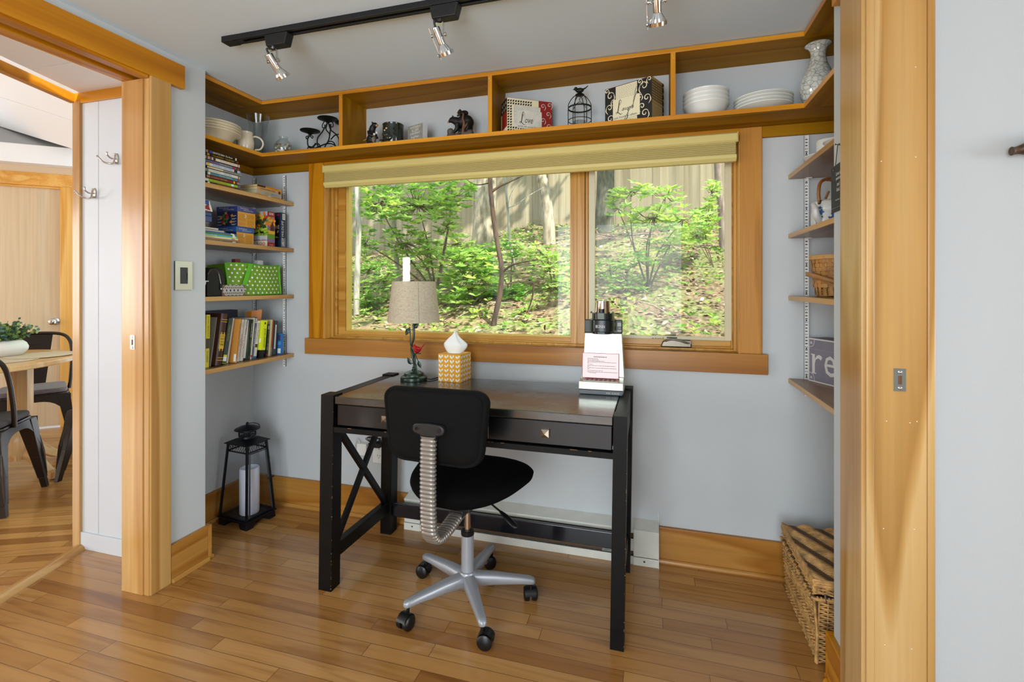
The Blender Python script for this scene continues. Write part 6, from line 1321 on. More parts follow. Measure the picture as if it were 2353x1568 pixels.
for k in range(10): rect(mb, o2, u2, uy, (.03+.082*k)*D_, (.06+.082*k)*D_, .38*H_, .40*H_, PBLK, .0010)
for k in range(6): scroll(mb, o2, u2, uy, .93*D_, (.1+.16*k)*H_, .005, PCRM, .0008, 1, .0014)
mb.build('box', None, t)
# --- birdcage tealight lantern
t = thing('birdcage_lantern', 'small black wire birdcage tealight lantern with a bird on top', 'lantern', (-.302, 2.112, ZU))
mb = MB(); r = .050
mb.lathe([(r, 0), (r, .003), (r-.003, .003), (r-.003, 0)], n=32, cap=False)
for z, h in ((.046, .002), (.100, .006)): mb.lathe([(r-.0015, z-h/2), (r+.0015, z-h/2), (r+.0015, z+h/2), (r-.0015, z+h/2), (r-.0015, z-h/2)], n=36, cap=False)
for k in range(6):
    a = 2*PI*k/6+.25; c, s = math.cos(a), math.sin(a); mb.tube(smoothpath([(r*c, r*s, 0), (r*c, r*s, .10), (r*.93*c, r*.93*s, .122), (r*.62*c, r*.62*s, .146), (r*.22*c, r*.22*s, .160)], 4), .0017, 6)
mb.lathe([(.018, .156), (.020, .158), (.014, .163), (.006, .165)], n=24); mb.tube(smoothpath([(0, 0, .156), (.003, 0, .146), (-.002, 0, .138), (.002, 0, .132)], 4), .0014, 6); mb.tube(smoothpath([(-.026, 0, .100), (-.016, 0, .118), (0, 0, .128), (.016, 0, .118), (.026, 0, .100)], 4), .0014, 6)
cage = mb.build('cage', BKI, t, smooth=50)
mb = MB(); mb.ball((0, 0, .178), .0125, None, 14, sc=(1.5, .85, .85)); mb.ball((-.017, 0, .186), .0085, None, 12); mb.tube([(-.024, 0, .185), (-.031, 0, .183)], [.003, .0005], 8); mb.tube([(.012, 0, .180), (.026, 0, .186), (.036, 0, .194)], [.006, .0042, .003], 8, flat=.5); mb.tube([(0, 0, .164), (0, 0, .17)], .002, 6); mb.build('bird', BKI, t, smooth=60)
tl_ = thing('tealight_glass', 'small glass tealight cup inside the black birdcage lantern', 'tealight', (-.302, 2.112, ZU))
mb = MB(); mb.lathe([(.022, .004), (.026, .006), (.027, .042), (.026, .042), (.025, .01), (.0001, .009)], n=28); mb.build('cup', glass_mat('smoky_glass', (.75, .76, .76), 1.0), tl_, smooth=40)
mb = MB(); mb.lathe([(.019, .0045), (.0195, .02), (.0001, .02)], n=24); mb.build('tealight', WCH, tl_, smooth=40)
# --- white crockery on the right
stack('china_bowl', 'bowl', (.211, 2.112, ZU), 4, .0165, [(.040, 0), (.042, .003), (.060, .012), (.076, .032), (.081, .046), (.0865, .051), (.088, .054), (.0875, .058), (.084, .0575), (.074, .034), (.058, .016), (.0001, .010)], WCH, 'white china bowl, %s of four right of the last divider', 'white bowls on the display shelf')
stack('china_plate', 'plate', (.420, 2.108, ZU), 4, .0125, plt(.106, .060, .021), WCH, 'white china plate, %s of four right of the white bowls', 'white plates on the display shelf')
def crackle():
    m, nt, b = _nt('crackle_glaze'); v = coords(nt, (1, 1, 1), False); n = N(nt, 'ShaderNodeTexVoronoi', i_Scale=62, feature='DISTANCE_TO_EDGE'); nt.links.new(v, n.inputs['Vector'])
    r = ramp(nt, n.outputs['Distance'], [(.0, col('#6e6a60')), (.035, col('#bfc1b8')), (.2, col('#d3d5cc'))]); nt.links.new(r.outputs[0], b.inputs['Base Color']); b.inputs['Roughness'].default_value = .12; b.inputs['Coat Weight'].default_value = .6; return m
t = thing('crackle_vase', 'grey-white crackle glazed bottle vase with flared lip at the right corner of the display shelf', 'vase', (.598, 2.062, ZU))
mb = MB(); mb.lathe([(.036, 0), (.040, .004), (.056, .035), (.062, .068), (.058, .095), (.044, .125), (.031, .155), (.0255, .180), (.025, .200), (.029, .216), (.040, .226), (.0435, .229), (.0425, .231), (.036, .228), (.022, .20), (.0001, .19)], n=48); bd_ = mb.build('body', crackle(), t, smooth=60)
mb = MB(); mb.lathe([(.0432, .2285), (.044, .2295), (.043, .2315), (.0415, .2315)], n=48); mb.build('rim', plain('rim_brown', '#6d5436', .3), bd_, smooth=60)
stack('china_saucer', 'plate', (.665, 1.83, ZU), 4, .0105, plt(.083, .048, .022), WCH, 'white plate, %s of four behind the crackle vase', 'white plates at the right end of the display shelf')
# --- film cases lying in the stack on the top left shelf
zs = 1.6525; y0 = 1.690
def spine_case(i, z, h, ya, yb, colr, texts, lab, x=-1.899, dep=.136, body=None):
    t = thing('film_case', lab, 'film case', (x-dep/2, (ya+yb)/2, z), 0, 'stacked film cases')
    mb = MB(); L = yb-ya; mb.box(-dep/2, dep/2-.0015, -L/2, L/2, .0004, h-.0006, body or plain('case_black', '#101012', .3)); mb.build('case', None, t, bev=.001)
    mb = MB(); mb.box(dep/2-.0014, dep/2-.0004, -L/2+.002, L/2-.002, .0012, h-.0012, colr)
    for (f0, f1, kind, tx, mt) in texts:
        ya_, yb_ = -L/2+L*f0, -L/2+L*f1
        if kind == 'b': mb.box(dep/2-.0008, dep/2-.0001, ya_, yb_, .0016, h-.0016, mt)
        else: mb.text(tx, (dep/2-.0002, ya_, h*.24), (0, 1, 0), (0, 0, 1), yb_-ya_, h*.54, mt, .0003, .2 if kind == 's' else 0)
    mb.build('cover_sleeve', None, t)
C = lambda n, c, r=.35: plain(n, c, r)
wht, gold, redp, bluep, yelp = C('ink_white', '#e9e6da'), C('ink_gold', '#b98f2e'), C('ink_red', '#b3202a'), C('ink_blue', '#2c5a9c'), C('ink_yellow', '#e8c31f')
cases = [(.0120, 0, .188, C('c_dark', '#3c2a26'), [(.04, .10, 'b', '', wht), (.3, .8, 'b', '', C('c_rust', '#7a3b22'))], 'dark film case at the very bottom of the stack, mostly hidden under a green one', None),
 (.0140, -.012, .188, C('c_green', '#8fc23a'), [(.05, .15, 'b', '', wht), (.24, .68, 't', 'THE LEARNING MOVIE', C('ink_orange', '#d4562a')), (.80, .87, 'b', '', wht)], 'bright green film case with orange lettering near the bottom of the stack', C('case_green', '#5f9a24')),
 (.0142, 0, .186, C('c_maroon', '#7d2a26'), [(.02, .10, 'b', '', C('c_skin', '#a08070')), (.14, .6, 't', 'A FAMILY FEATURE', C('ink_brown', '#b98a70')), (.79, .83, 'b', '', yelp), (.90, .98, 'b', '', C('c_grey', '#8a8a84'))], 'maroon film case directly above the green one in the stack', None),
 (.0142, .002, .186, C('c_teal', '#4f7f86'), [(.04, .1, 'b', '', wht), (.36, .72, 't', 'The Story Collection', C('ink_pale', '#c3d6d4')), (.90, .94, 'b', '', redp)], 'teal film case with a small red mark at its right end in the stack', None),
 (.0150, .0, .188, C('c_white', '#d9d9d2'), [(.0, .08, 'b', '', C('c_grey', '#8a8a84')), (.2, .4, 't', 'Original', C('ink_teal', '#7fa3a0')), (.52, .74, 't', 'SERIES', C('ink_teal', '#7fa3a0')), (.94, .97, 'b', '', C('c_rust', '#7a3b22'))], 'white film case with pale teal lettering in the middle of the stack', None),
 (.0100, .004, .190, C('c_cream', '#d8c7a4'), [(.45, 1, 'b', '', C('c_grey', '#8a8a84'))], 'slim cream film case under the blue and white one in the stack', None),
 (.0145, -.002, .190, C('c_sky', '#d3dbe0'), [(.03, .1, 'b', '', yelp), (.2, .76, 't', 'FAMILY MOVIES', bluep), (.8, .9, 'b', '', C('c_dark', '#3c2a26')), (.93, .99, 'b', '', C('c_pale_blue', '#8fb4cc'))], 'white film case with big blue lettering in the stack', None),
 (.0138, -.006, .190, C('c_blue', '#586f97'), [(.08, .40, 't', "Clifford's", redp), (.42, .76, 't', 'Really Big Movie', yelp), (.8, .87, 'b', '', redp), (.9, .97, 'b', '', C('c_rust', '#7a3b22'))], 'blue film case with red and yellow lettering, fourth from the top of the stack', None),
 (.0145, -.006, .190, C('c_ivory', '#ddd3bf'), [(.02, .09, 'b', '', C('c_plum', '#7a5a5c')), (.12, .19, 'b', '', C('c_plum', '#7a5a5c')), (.22, .29, 'b', '', C('c_dark', '#3c2a26')), (.41, .86, 's', 'The Family Collection', C('ink_brown', '#b98a70')), (.93, .95, 'b', '', C('c_rust', '#7a3b22'))], 'ivory film case with small portraits and script lettering, third from the top of the stack', None),
 (.0142, -.012, .190, C('c_night', '#241d16'), [(.09, .15, 'b', '', gold), (.24, .55, 't', 'CLASSIC', gold), (.6, .85, 't', 'COLLECTION', gold), (.93, .98, 'b', '', C('c_rust', '#7a3b22'))], 'black film case with gold lettering, second from the top of the stack', None),
 (.0142, -.016, .186, C('c_night', '#241d16'), [(.1, .16, 'b', '', C('c_skin', '#a08070')), (.2, .27, 'b', '', C('ink_royal', '#3b4fa8')), (.28, .62, 't', 'GENTLE BEN', wht), (.65, .86, 's', 'The Movie', wht), (.95, .99, 'b', '', wht)], 'black film case with white lettering on top of the stack', None)]
z = zs
for i, (h, dy, L, c_, tx, lab, body) in enumerate(cases): spine_case(i, z, h, y0+dy, y0+dy+L, c_, tx, lab, body=body, x=-1.899-(.004 if i % 3 == 1 else 0)); z += h+.0003
# --- paperbacks lying beside them
PAGE = plain('page_edges', '#d8c99a', .8, noise=.12, nscale=400); PAGEW = plain('page_white', '#d9d5c6', .8)
def book_flat(name, lab, group, x, ya, yb, z, h, dep, cov, texts, pg=PAGE, rot=0):
    t = thing(name, lab, 'book', (x-dep/2, (ya+yb)/2, z), rot, group); L = yb-ya; k = .0012
    mb = MB(); mb.box(-dep/2, dep/2, -L/2, L/2, 0, k, cov); mb.box(-dep/2, dep/2, -L/2, L/2, h-k, h, cov); mb.box(dep/2-k, dep/2, -L/2, L/2, k, h-k, cov)
    for (f0, f1, kind, tx, mt) in texts:
        if kind == 'b': mb.box(dep/2-.0004, dep/2+.0003, -L/2+L*f0, -L/2+L*f1, .0004, h-.0004, mt)
        else: mb.text(tx, (dep/2+.0003, -L/2+L*f0, h*.26), (0, 1, 0), (0, 0, 1), L*(f1-f0), h*.5, mt, .0004)
    mb.build('cover', None, t)
    mb = MB(); mb.box(-dep/2+.002, dep/2-k-.0003, -L/2+.002, L/2-.002, k+.0002, h-k-.0002); mb.build('pages', pg, t)
yb0 = atX(590, 440, -1.90).y; yb1 = atX(647, 440, -1.90).y; z = zs
for (h, dy0, dy1, c_, tx, lab) in ((.008, .0, .018, C('pb_orange', '#d98a1e'), [(.4, .5, 'b', '', wht)], 'thin orange paperback at the bottom of the small stack'), (.021, .0, 0, C('pb_grey', '#a9a796'), [(.08, .14, 'b', '', C('pb_peach', '#cf9a5a')), (.3, .5, 't', 'CLASSIC', C('ink_peach', '#b98a5a')), (.56, .82, 't', 'SHORT TALES', C('ink_slate', '#5c8a9c'))], 'thick grey paperback second from the bottom of the small stack'), (.015, .004, 0, C('pb_tan', '#c99a62'), [(.1, .72, 't', 'THE MOUNTAIN GUIDE', C('ink_dark', '#3a2a1a')), (.86, .95, 'b', '', C('ink_dark', '#3a2a1a'))], 'tan paperback second from the top of the small stack'), (.010, .004, .001, C('pb_amber', '#e0941c'), [(0, .32, 'b', '', C('ink_dark', '#3a2a1a')), (.35, .85, 't', 'The Lost Trails of the Highlands', C('ink_dark', '#3a2a1a'))], 'slim black and amber paperback on top of the small stack')):
    book_flat('paperback', lab+' of paperbacks', 'stacked paperbacks', -1.900, yb0+dy0, yb1+dy1, z, h, .108, c_, tx); z += h+.0003
# --- second shelf: cards, case, dish, notebooks, games, puzzles
zs = 1.4005
yn0, yn1 = 1.672, atX(545.5, 545, -1.90).y
nb = [(.0050, 0, C('nb_navy', '#24365a'), [(.06, .35, 't', 'COLORING BOOK', wht), (.36, .56, 't', 'FOR KIDS', yelp), (.85, .95, 'b', '', wht)], 'navy activity book with white and yellow lettering at the bottom of the notebook stack'), (.0085, .012, C('nb_brown', '#9a6a34'), [], 'soft brown-spined book second from the bottom of the notebook stack'), (.0050, .004, C('nb_ivory', '#d9d4c2'), [(.05, .3, 't', 'SING A SONG', C('ink_dark', '#3a2a1a')), (.8, .9, 'b', '', C('c_grey', '#8a8a84'))], 'ivory book with dark lettering low in the notebook stack'), (.0042, .0, C('nb_lime', '#b9cc3e'), [], 'thin lime green book in the middle of the notebook stack'), (.0058, -.002, C('nb_cyan', '#3f9fd0'), [(.02, .4, 't', 'AMERICA FOR KIDS', wht), (.86, .96, 'b', '', wht)], 'bright blue book in the notebook stack'), (.0070, -.002, C('nb_green', '#3f7a34'), [(.86, .93, 'b', '', wht)], 'dark green book high in the notebook stack'), (.0050, -.008, C('nb_blue', '#34529a'), [(.84, .94, 'b', '', wht)], 'royal blue book under the spiral notebook')]
z = zs
for h, dy, c_, tx, lab in nb: book_flat('notebook', lab, 'stacked notebooks', -1.900, yn0, yn1+dy, z, h, .16, c_, tx, PAGEW); z += h+.0003
t = thing('spiral_notebook', 'spiral-bound notebook on top of the notebook stack', 'notebook', (-1.975, 1.732, z))
mb = MB(); mb.box(-.07, .062, -.06, .066, .001, .009, PAGEW); mb.box(-.07, .062, -.06, .066, 0, .001, C('nb_blue', '#34529a')); mb.build('pages', None, t, bev=.0005)
mb = MB()
for k in range(20): y = -.055+k*.0062; mb.tube([(.056+.008*math.cos(w), y+.0004*math.sin(w), .005+.0058*math.sin(w)) for w in [2*PI*i/10 for i in range(10)]], .0007, 5, closed=True)
mb.build('spiral_wire', plain('wire_silver', '#b9b7ae', .3, 1), t, smooth=60); z += .0125
t = thing('notepad', 'small white notepad lying on the spiral notebook', 'notepad', (-1.985, 1.722, z)); mb = MB(); mb.box(-.06, .06, -.05, .055, 0, .006, PAGEW); mb.box(-.06, .0605, -.05, .0555, .006, .0068, wht); mb.build('pages', None, t, bev=.0006); z += .0075
t = thing('glass_dish', 'small clear dish with a pink rim on the notepad', 'dish', (-1.972, 1.706, z)); mb = MB(); mb.lathe([(.022, 0), (.026, .002), (.042, .014), (.050, .022), (.0485, .0225), (.040, .016), (.0001, .004)], n=32); d_ = mb.build('body', plain('frosted_glass', '#a8a49a', .25, trans=.3), t, smooth=40)
mb = MB(); mb.lathe([(.047, .0205), (.0505, .0222), (.0500, .0236), (.0465, .022)], n=32, cap=False); mb.build('rim', plain('rim_pink', '#c23a62', .3), d_, smooth=40)
t = thing('plastic_case', 'blue hinged plastic case resting above the pink-rimmed dish', 'case', (-1.975, 1.700, z+.0245)); mb = MB(); mb.box(-.05, .045, -.045, .048, 0, .026); mb.box(-.052, .047, -.047, .050, .024, .028); mb.box(-.050, .045, -.045, .047, .028, .042); mb.build('shell', plain('case_blue', '#2f4c84', .3), t, bev=.004, seg=3); zc = z+.0245+.0425
t = thing('folded_card', 'red, white and blue folded leaflet leaning above the blue case', 'leaflet', (-1.95, 1.690, zc+.0005)); mb = MB(); FB = plain('leaf_blue', '#3d5a9c', .5); FR_ = plain('leaf_red', '#a3252a', .5)
MM = Matrix.Rotation(math.radians(-12), 4, 'X')
mb.box(-.045, .05, -.036, .030, .0008, .0018, wht, MM @ Matrix.Translation((0, 0, .006))); mb.prism([(-.045, .0), (.05, 0), (.05, .034), (-.045, .034)], MM @ Matrix.Translation((0, .026, .008)) @ Matrix.Rotation(math.radians(105), 4, 'X'), .0012, FB); mb.add([(.0505, -.03, .012), (.0505, .022, .004), (.0505, .012, .030)], [(0, 1, 2)], FR_)
mb.add([(.0503, -.036, .004), (.0503, .034, .0), (.0503, .018, .045), (.0503, -.030, .05)], [(0, 1, 2, 3)], wht); mb.add([(.0506, -.03, .035), (.0506, .016, .024), (.0506, .014, .046), (.0506, -.03, .05)], [(0, 1, 2, 3)], FB); mb.build('leaflet', None, t)
GB = plain('game_indigo', '#363f7c', .3); GB2 = plain('game_blue', '#2b5690', .3); GO = plain('game_amber', '#d29322', .4); GT = plain('game_text', '#8a5f14', .6); WT2 = C('game_lettering', '#cfcbb4')
def game(lab, cy0, cy1, xf, dx, z, h, lidc, lidh):
    t = thing('board_game_box', lab, 'game box', (xf-dx/2, (cy0+cy1)/2, z), 0, 'board game boxes'); L = cy1-cy0
    mb = MB(); mb.box(-dx/2+.001, dx/2-.001, -L/2+.001, L/2-.001, 0, h-.003, GB); bx_ = mb.build('tray', None, t)
    mb = MB(); o, u_ = (dx/2-.0006, -L/2, 0), (0, 1, 0); rect(mb, o, u_, uy, .03*L, .97*L, .04*h, h-lidh-.003, GO, 0); rnd = random.Random(8)
    for c0_ in (.07, .53):
        yy = .08*h
        while yy < h-lidh-.012:
            x = c0_; e = c0_+.39-rnd.random()*.06
            while x < e: l = rnd.uniform(.02, .06); rect(mb, o, u_, uy, x*L, min(x+l, e)*L, yy, yy+.0012, GT, .0003); x += l+.012
            yy += .0036 if rnd.random() > .12 else .008
    for k in range(3): ell(mb, o, u_, uy, .42*L+.003*(k % 2), (.50+.06*k)*h, .004, .003, .5+k, WT2, .0006)
    o, u_ = (-dx/2, -L/2+.0006, 0), (1, 0, 0); rnd = random.Random(3)
    rect(mb, o, u_, uy, .03*dx, .97*dx, .04*h, h-lidh-.003, C('game_night', '#1b2148'), 0)
    for k in range(5): a = 2*PI*k/5+.5; cx, cy = .5*dx+.28*dx*math.cos(a), .42*h+.26*h*math.sin(a); mb.add([Vector(o)+Vector((cx+.013*math.cos(w)*(1 if i % 2 else .45), -.0006, cy+.010*math.sin(w)*(1 if i % 2 else .45))) for i, w in enumerate([2*PI*j/8+a for j in range(8)])], [tuple(range(8))], GO)
    for k in range(10): ell(mb, o, u_, uy, dx*(.5+rnd.gauss(0, .10)), h*(.42+rnd.gauss(0, .12)), .010, .006, rnd.random()*3, rnd.choice((C('game_green', '#2f6a34'), C('game_moss', '#4c7a2c'), C('game_pine', '#1f4a3a'), C('ink_red', '#b3202a'))), .0007+.0001*k)
    for k in range(8): y_ = h*(.12+.55*(k % 4)/4); x_ = dx*(.05 if k < 4 else .72); rect(mb, o, u_, uy, x_, x_+.22*dx, y_, y_+.0016, WT2, .0006); rect(mb, o, u_, uy, x_, x_+.16*dx, y_-.004, y_-.0026, WT2, .0006)
    mb.build('printed_sides', None, bx_)
    mb = MB(); mb.box(-dx/2, dx/2, -L/2, L/2, h-lidh, h, lidc)
    for o, u_, ln_ in (((dx/2+.0004, -L/2, 0), (0, 1, 0), L), ((-dx/2, -L/2-.0004, 0), (1, 0, 0), dx)):
        mb.text('The Fur-Bearers', Vector(o)+Vector(u_)*(.14*ln_)+Vector((0, 0, h-lidh*.46)), u_, uy, .44*ln_, lidh*.30, WT2, .0003, .2); mb.text('Mystery Board Game', Vector(o)+Vector(u_)*(.32*ln_)+Vector((0, 0, h-lidh*.88)), u_, uy, .52*ln_, lidh*.32, WT2, .0003, .2)
    mb.build('lid', None, t, bev=.0006)
gy0, gy1 = atX(545.5, 500, -1.93).y, atX(588, 500, -1.93).y
game('indigo and amber board game box, the lower of the two stacked behind the notebooks', gy0-.002, gy1-.006, -1.935, .125, zs, .0835, GB2, .022)
game('indigo and amber board game box, the upper of the two stacked ones', gy0, gy1, -1.930, .128, zs+.084, .100, GB, .022)
def puzzle(lab, name, ya, yb, x, dx, h, faces):
    t = thing(name, lab, 'puzzle box', (x-dx/2, (ya+yb)/2, zs), 0, 'upright puzzle boxes'); L = yb-ya; mb = MB(); mb.box(-dx/2, dx/2, -L/2, L/2, 0, h, faces['base']); b0 = mb.build('box', None, t, bev=.0008)
    mb = MB(); faces['draw'](mb, dx, L, h); mb.build('printed_sides', None, b0)
py0, py1 = atX(614.8, 520, -1.90).y, atX(631.3, 520, -1.90).y
AUT = [C('autumn_orange', '#d07a1c'), C('autumn_gold', '#d9a92c'), C('autumn_red', '#b33a1e'), C('autumn_green', '#5f7a24'), C('autumn_dark', '#3d4420')]
def draw500(mb, dx, L, h):
    o, u_ = (-dx/2, -L/2, 0), (1, 0, 0); rnd = random.Random(6)
    rect(mb, o, u_, uy, 0, dx, .18*h, h, C('puzzle_sky', '#a9a8b4'), .0004); rect(mb, o, u_, uy, 0, dx, .30*h, .56*h, C('puzzle_meadow', '#8fae34'), .0005)
    for k in range(60): ell(mb, o, u_, uy, dx*(.55+.45*rnd.random()), h*rnd.uniform(.56, .95), .011, .007, rnd.random()*3, rnd.choice(AUT), .0006+k*.00001)
    for k in range(14): ell(mb, o, u_, uy, dx*(.75+.1*rnd.gauss(0, 1)), h*rnd.uniform(.55, .74), .012, .008, rnd.random()*3, AUT[4], .0013+k*.00001)
    for k in range(10): ell(mb, o, u_, uy, dx*(.5+.5*rnd.random()), h*rnd.uniform(.38, .54), .020, .0035, .2, rnd.choice((C('puzzle_lime', '#b3c440'), C('puzzle_moss', '#5f8a2c'))), .0014)
    hx, hz = .84*dx, .40*h; ell(mb, o, u_, uy, hx, hz, .014, .0055, .05, PBLK, .0018); ell(mb, o, u_, uy, hx-.013, hz+.008, .0075, .0032, 2.2, PBLK, .0018)
    for q in (-.010, -.006, .007, .011): rect(mb, o, u_, uy, hx+q, hx+q+.0017, hz-.017, hz, PBLK, .0018)
    for zz in (.22, .255, .29): rect(mb, o, u_, uy, .35*dx, dx, zz*h, (zz+.012)*h, wht, .0019)
    for k in range(4): rect(mb, o, u_, uy, (.45+.17*k)*dx, (.47+.17*k)*dx, .18*h, .31*h, wht, .0019)
    rect(mb, o, u_, uy, 0, dx, 0, .165*h, C('puzzle_cream', '#dcd4ba'), .0020); mb.text('500', Vector(o)+Vector((.66*dx, -.0022, .03*h)), u_, uy, .27*dx, .095*h, redp, .0004)
    o, u_ = (dx/2, -L/2, 0), (0, 1, 0); rect(mb, o, u_, uy, 0, L, .12*h, .9*h, C('puzzle_dusk', '#7d6a86'), .0004)
    for k in range(26): ell(mb, o, u_, uy, L*rnd.random(), h*rnd.uniform(.6, .82), .009, .006, rnd.random()*3, rnd.choice(AUT[:3]), .0006+k*.00001)
    rect(mb, o, u_, uy, 0, L, .22*h, .45*h, C('puzzle_moss', '#5f8a2c'), .0010); rect(mb, o, u_, uy, 0, L, .36*h, .46*h, AUT[1], .0011)
    mb.add([Vector(o)+Vector((.0013, L*a, h*b)) for a, b in ((.35, .45), (.9, .45), (.9, .58), (.62, .70), (.35, .58))], [(0, 1, 2, 3, 4)], C('puzzle_barn', '#4a2a1c')); rect(mb, o, u_, uy, 0, L, .86*h, h, PRED, .0012); mb.text('500', Vector(o)+Vector((.0014, .18*L, .90*h)), u_, uy, .62*L, .07*h, wht, .0003); rect(mb, o, u_, uy, 0, L, 0, .095*h, PRED, .0012); mb.text('Hoyle', Vector(o)+Vector((.0014, .25*L, .03*h)), u_, uy, .5*L, .03*h, wht, .0003)
puzzle('red upright puzzle box with autumn horse scene and the number 500', 'puzzle_box', py0, py1, -1.900, .20, .181, {'base': PRED, 'draw': draw500})
wy0, wy1 = atX(645.0, 520, -1.90).y, atX(655.8, 520, -1.90).y; NAVY = C('puzzle_navy', '#1c2c44')
def drawwild(mb, dx, L, h):
    o, u_ = (-dx/2, -L/2, 0), (1, 0, 0); rnd = random.Random(12); rect(mb, o, u_, uy, .74*dx, .96*dx, .22*h, .82*h, PBLK, .0004)
    for k in range(16): ell(mb, o, u_, uy, dx*rnd.uniform(.77, .93), h*rnd.uniform(.25, .8), .008, .005, rnd.random()*3, rnd.choice((C('wolf_grey', '#8a8378'), C('wolf_tan', '#a08a66'), C('wolf_dark', '#3a3630'))), .0006+k*.00001)
    mb.add([Vector(o)+Vector((dx*a, -.0006, h*b)) for a, b in ((.84, .90), (.95, .90), (.90, .95), (.95, .96))], [(0, 1, 2), (1, 3, 2)], redp)
    o, u_ = (dx/2, -L/2, 0), (0, 1, 0); rect(mb, o, u_, uy, .35*L, .92*L, .80*h, .97*h, wht, .0004)
    for k in range(7): rect(mb, o, u_, uy, .45*L, .82*L, (.825+k*.019)*h, (.825+k*.019+.008)*h, PBLK, .0006)
    mb.text('WILDLIFE', Vector(o)+Vector((.0005, .16*L, .30*h)), (0, 0, 1), (0, -1, 0), .46*h, .34*L, wht, .0003) if False else mb.text('WILDLIFE', Vector(o)+Vector((.0005, .60*L, .31*h)), (0, 0, 1), (0, -1, 0), .46*h, .42*L, wht, .0003, .2)
    rect(mb, o, u_, uy, .1*L, .92*L, .02*h, .28*h, C('wolf_sky', '#6a7c94'), .0005)
    for k in range(8): ell(mb, o, u_, uy, L*rnd.uniform(.3, .75), h*rnd.uniform(.05, .24), .005, .009, rnd.random(), rnd.choice((C('wolf_tan', '#a08a66'), C('wolf_pale', '#c4b79a'))), .0008+k*.00002)
puzzle('navy upright puzzle box with wildlife photographs at the shelf end', 'puzzle_box', wy0, wy1, -1.900, .19, .188, {'base': NAVY, 'draw': drawwild})
# --- third shelf: basket, bag, patterned box, dotted tote
zs = 1.1495
t = thing('plastic_basket', 'small white slotted plastic basket at the left end of the third shelf', 'basket', (-1.965, 1.650, zs))
mb = MB(); b4 = [(-.06, -.06, 0), (.048, -.06, 0), (.048, .036, 0), (-.06, .036, 0)]; t4 = [(-.07, -.07, .068), (.060, -.07, .068), (.060, .047, .068), (-.07, .047, .068)]
for i in range(4):
    a, b_, c, d = map(Vector, (b4[i], b4[(i+1) % 4], t4[(i+1) % 4], t4[i])); n_ = ((b_-a).cross(d-a)).normalized()*.002
    for f0, f1, g0, g1 in [(0, 1, 0, .2), (0, 1, .86, 1)]+[(k/5-.03, k/5+.03, .2, .86) for k in range(0, 6)]:
        f0 = max(f0, 0); f1 = min(f1, 1); P_ = lambda f, g: (a.lerp(b_, f)).lerp(d.lerp(c, f), g); q = [P_(f0, g0), P_(f1, g0), P_(f1, g1), P_(f0, g1)]; mb.hexa([q[0], q[1], q[1]-n_, q[0]-n_], [q[3], q[2], q[2]-n_, q[3]-n_])
mb.box(-.06, .048, -.06, .036, 0, .002); mb.box(-.075, .066, -.075, -.068, .066, .071); mb.box(-.075, .066, .045, .053, .066, .071); mb.box(.058, .066, -.07, .047, .066, .071); mb.box(-.075, -.068, -.07, .047, .066, .071); mb.build('basket', plain('white_plastic', '#d8d9d8', .35), t)
t = thing('spray_bottle', 'slim red, white and green bottle standing in the white plastic basket', 'bottle', (-1.950, 1.659, zs+.003)); mb = MB()
mb.lathe([(.016, 0), (.017, .003), (.017, .09), (.014, .105), (.008, .11), (.008, .118)], n=20, m=plain('bottle_red', '#a8423a', .3)); mb.lathe([(.0174, .062), (.0174, .088)], n=20, m=plain('bottle_white', '#d5d5d0', .4), cap=False); mb.lathe([(.0174, .045), (.0174, .060)], n=20, m=plain('bottle_green', '#5f8a4c', .4), cap=False); mb.lathe([(.011, .118), (.0115, .138), (.009, .145)], n=18, m=plain('bottle_cap', '#b6605a', .35)); mb.build('bottle', None, t, smooth=40)
BAG = plain('black_nylon', '#0f0e0c', .6, bmp=.2, nscale=400)
t = thing('camera_bag', 'rounded black zip bag between the white basket and the patterned box', 'bag', (-1.985, 1.752, zs))
mb = MB(); pr = [(-.047, .004), (-.043, 0), (.043, 0), (.047, .006), (.049, .06), (.046, .100), (.034, .124), (.0, .131), (-.034, .126), (-.046, .10)]
mb.prism(pr, Matrix(((0, 0, 1, -.075), (1, 0, 0, 0), (0, 1, 0, 0), (0, 0, 0, 1))), .15); bg = mb.build('body', BAG, t, bev=.012, seg=3, smooth=60)
mb = MB(); zp_ = [(.0755, -.044, .10), (.0755, -.03, .118), (.076, -.006, .122), (.076, .010, .108), (.0765, .018, .08), (.077, .022, .058)]; mb.tube(smoothpath(zp_, 4), .0015, 6); mb.build('zipper', plain('zip_silver', '#a9a699', .3, 1), bg, smooth=60)
mb = MB(); mb.box(.0755, .079, .018, .028, .030, .058, BLACK); mb.box(.079, .0795, .020, .026, .031, .037, wht); mb.build('zip_pull', None, bg, bev=.001)
DAM = plain('damask_brown', '#6d5848', .5); DAW = plain('damask_white', '#b9beba', .5); a = atX(511.5, 668, -1.905).y; b_ = atX(563.5, 668, -1.905).y
t = thing('patterned_box', 'small brown and white damask patterned box before the green tote', 'box', (-1.950, (a+b_)/2, zs)); L = b_-a; H_ = .052; mb = MB(); mb.box(-.045, .045, -L/2, L/2, 0, H_, DAM); o, u_ = (.045, -L/2, 0), (0, 1, 0)
for r_ in range(3):
    for k in range(7):
        cx = (k+.5*(r_ % 2))*L/6; cy = (r_)*H_/2
        if not 0.004 < cx < L-.004: continue
        for w in range(8):
            an = w*PI/4; x_, y_ = cx+.0105*math.cos(an), cy+.0105*math.sin(an)
            if 0.002 < y_ < H_-.002 and .002 < x_ < L-.002: ell(mb, o, u_, uy, x_, y_, .0052, .0024, an, DAW, .0004); 
            x_, y_ = cx+.0042*math.cos(an+.39), cy+.0042*math.sin(an+.39)
            if 0.002 < y_ < H_-.002 and .002 < x_ < L-.002: ell(mb, o, u_, uy, x_, y_, .0026, .0012, an+.39, DAW, .0004)
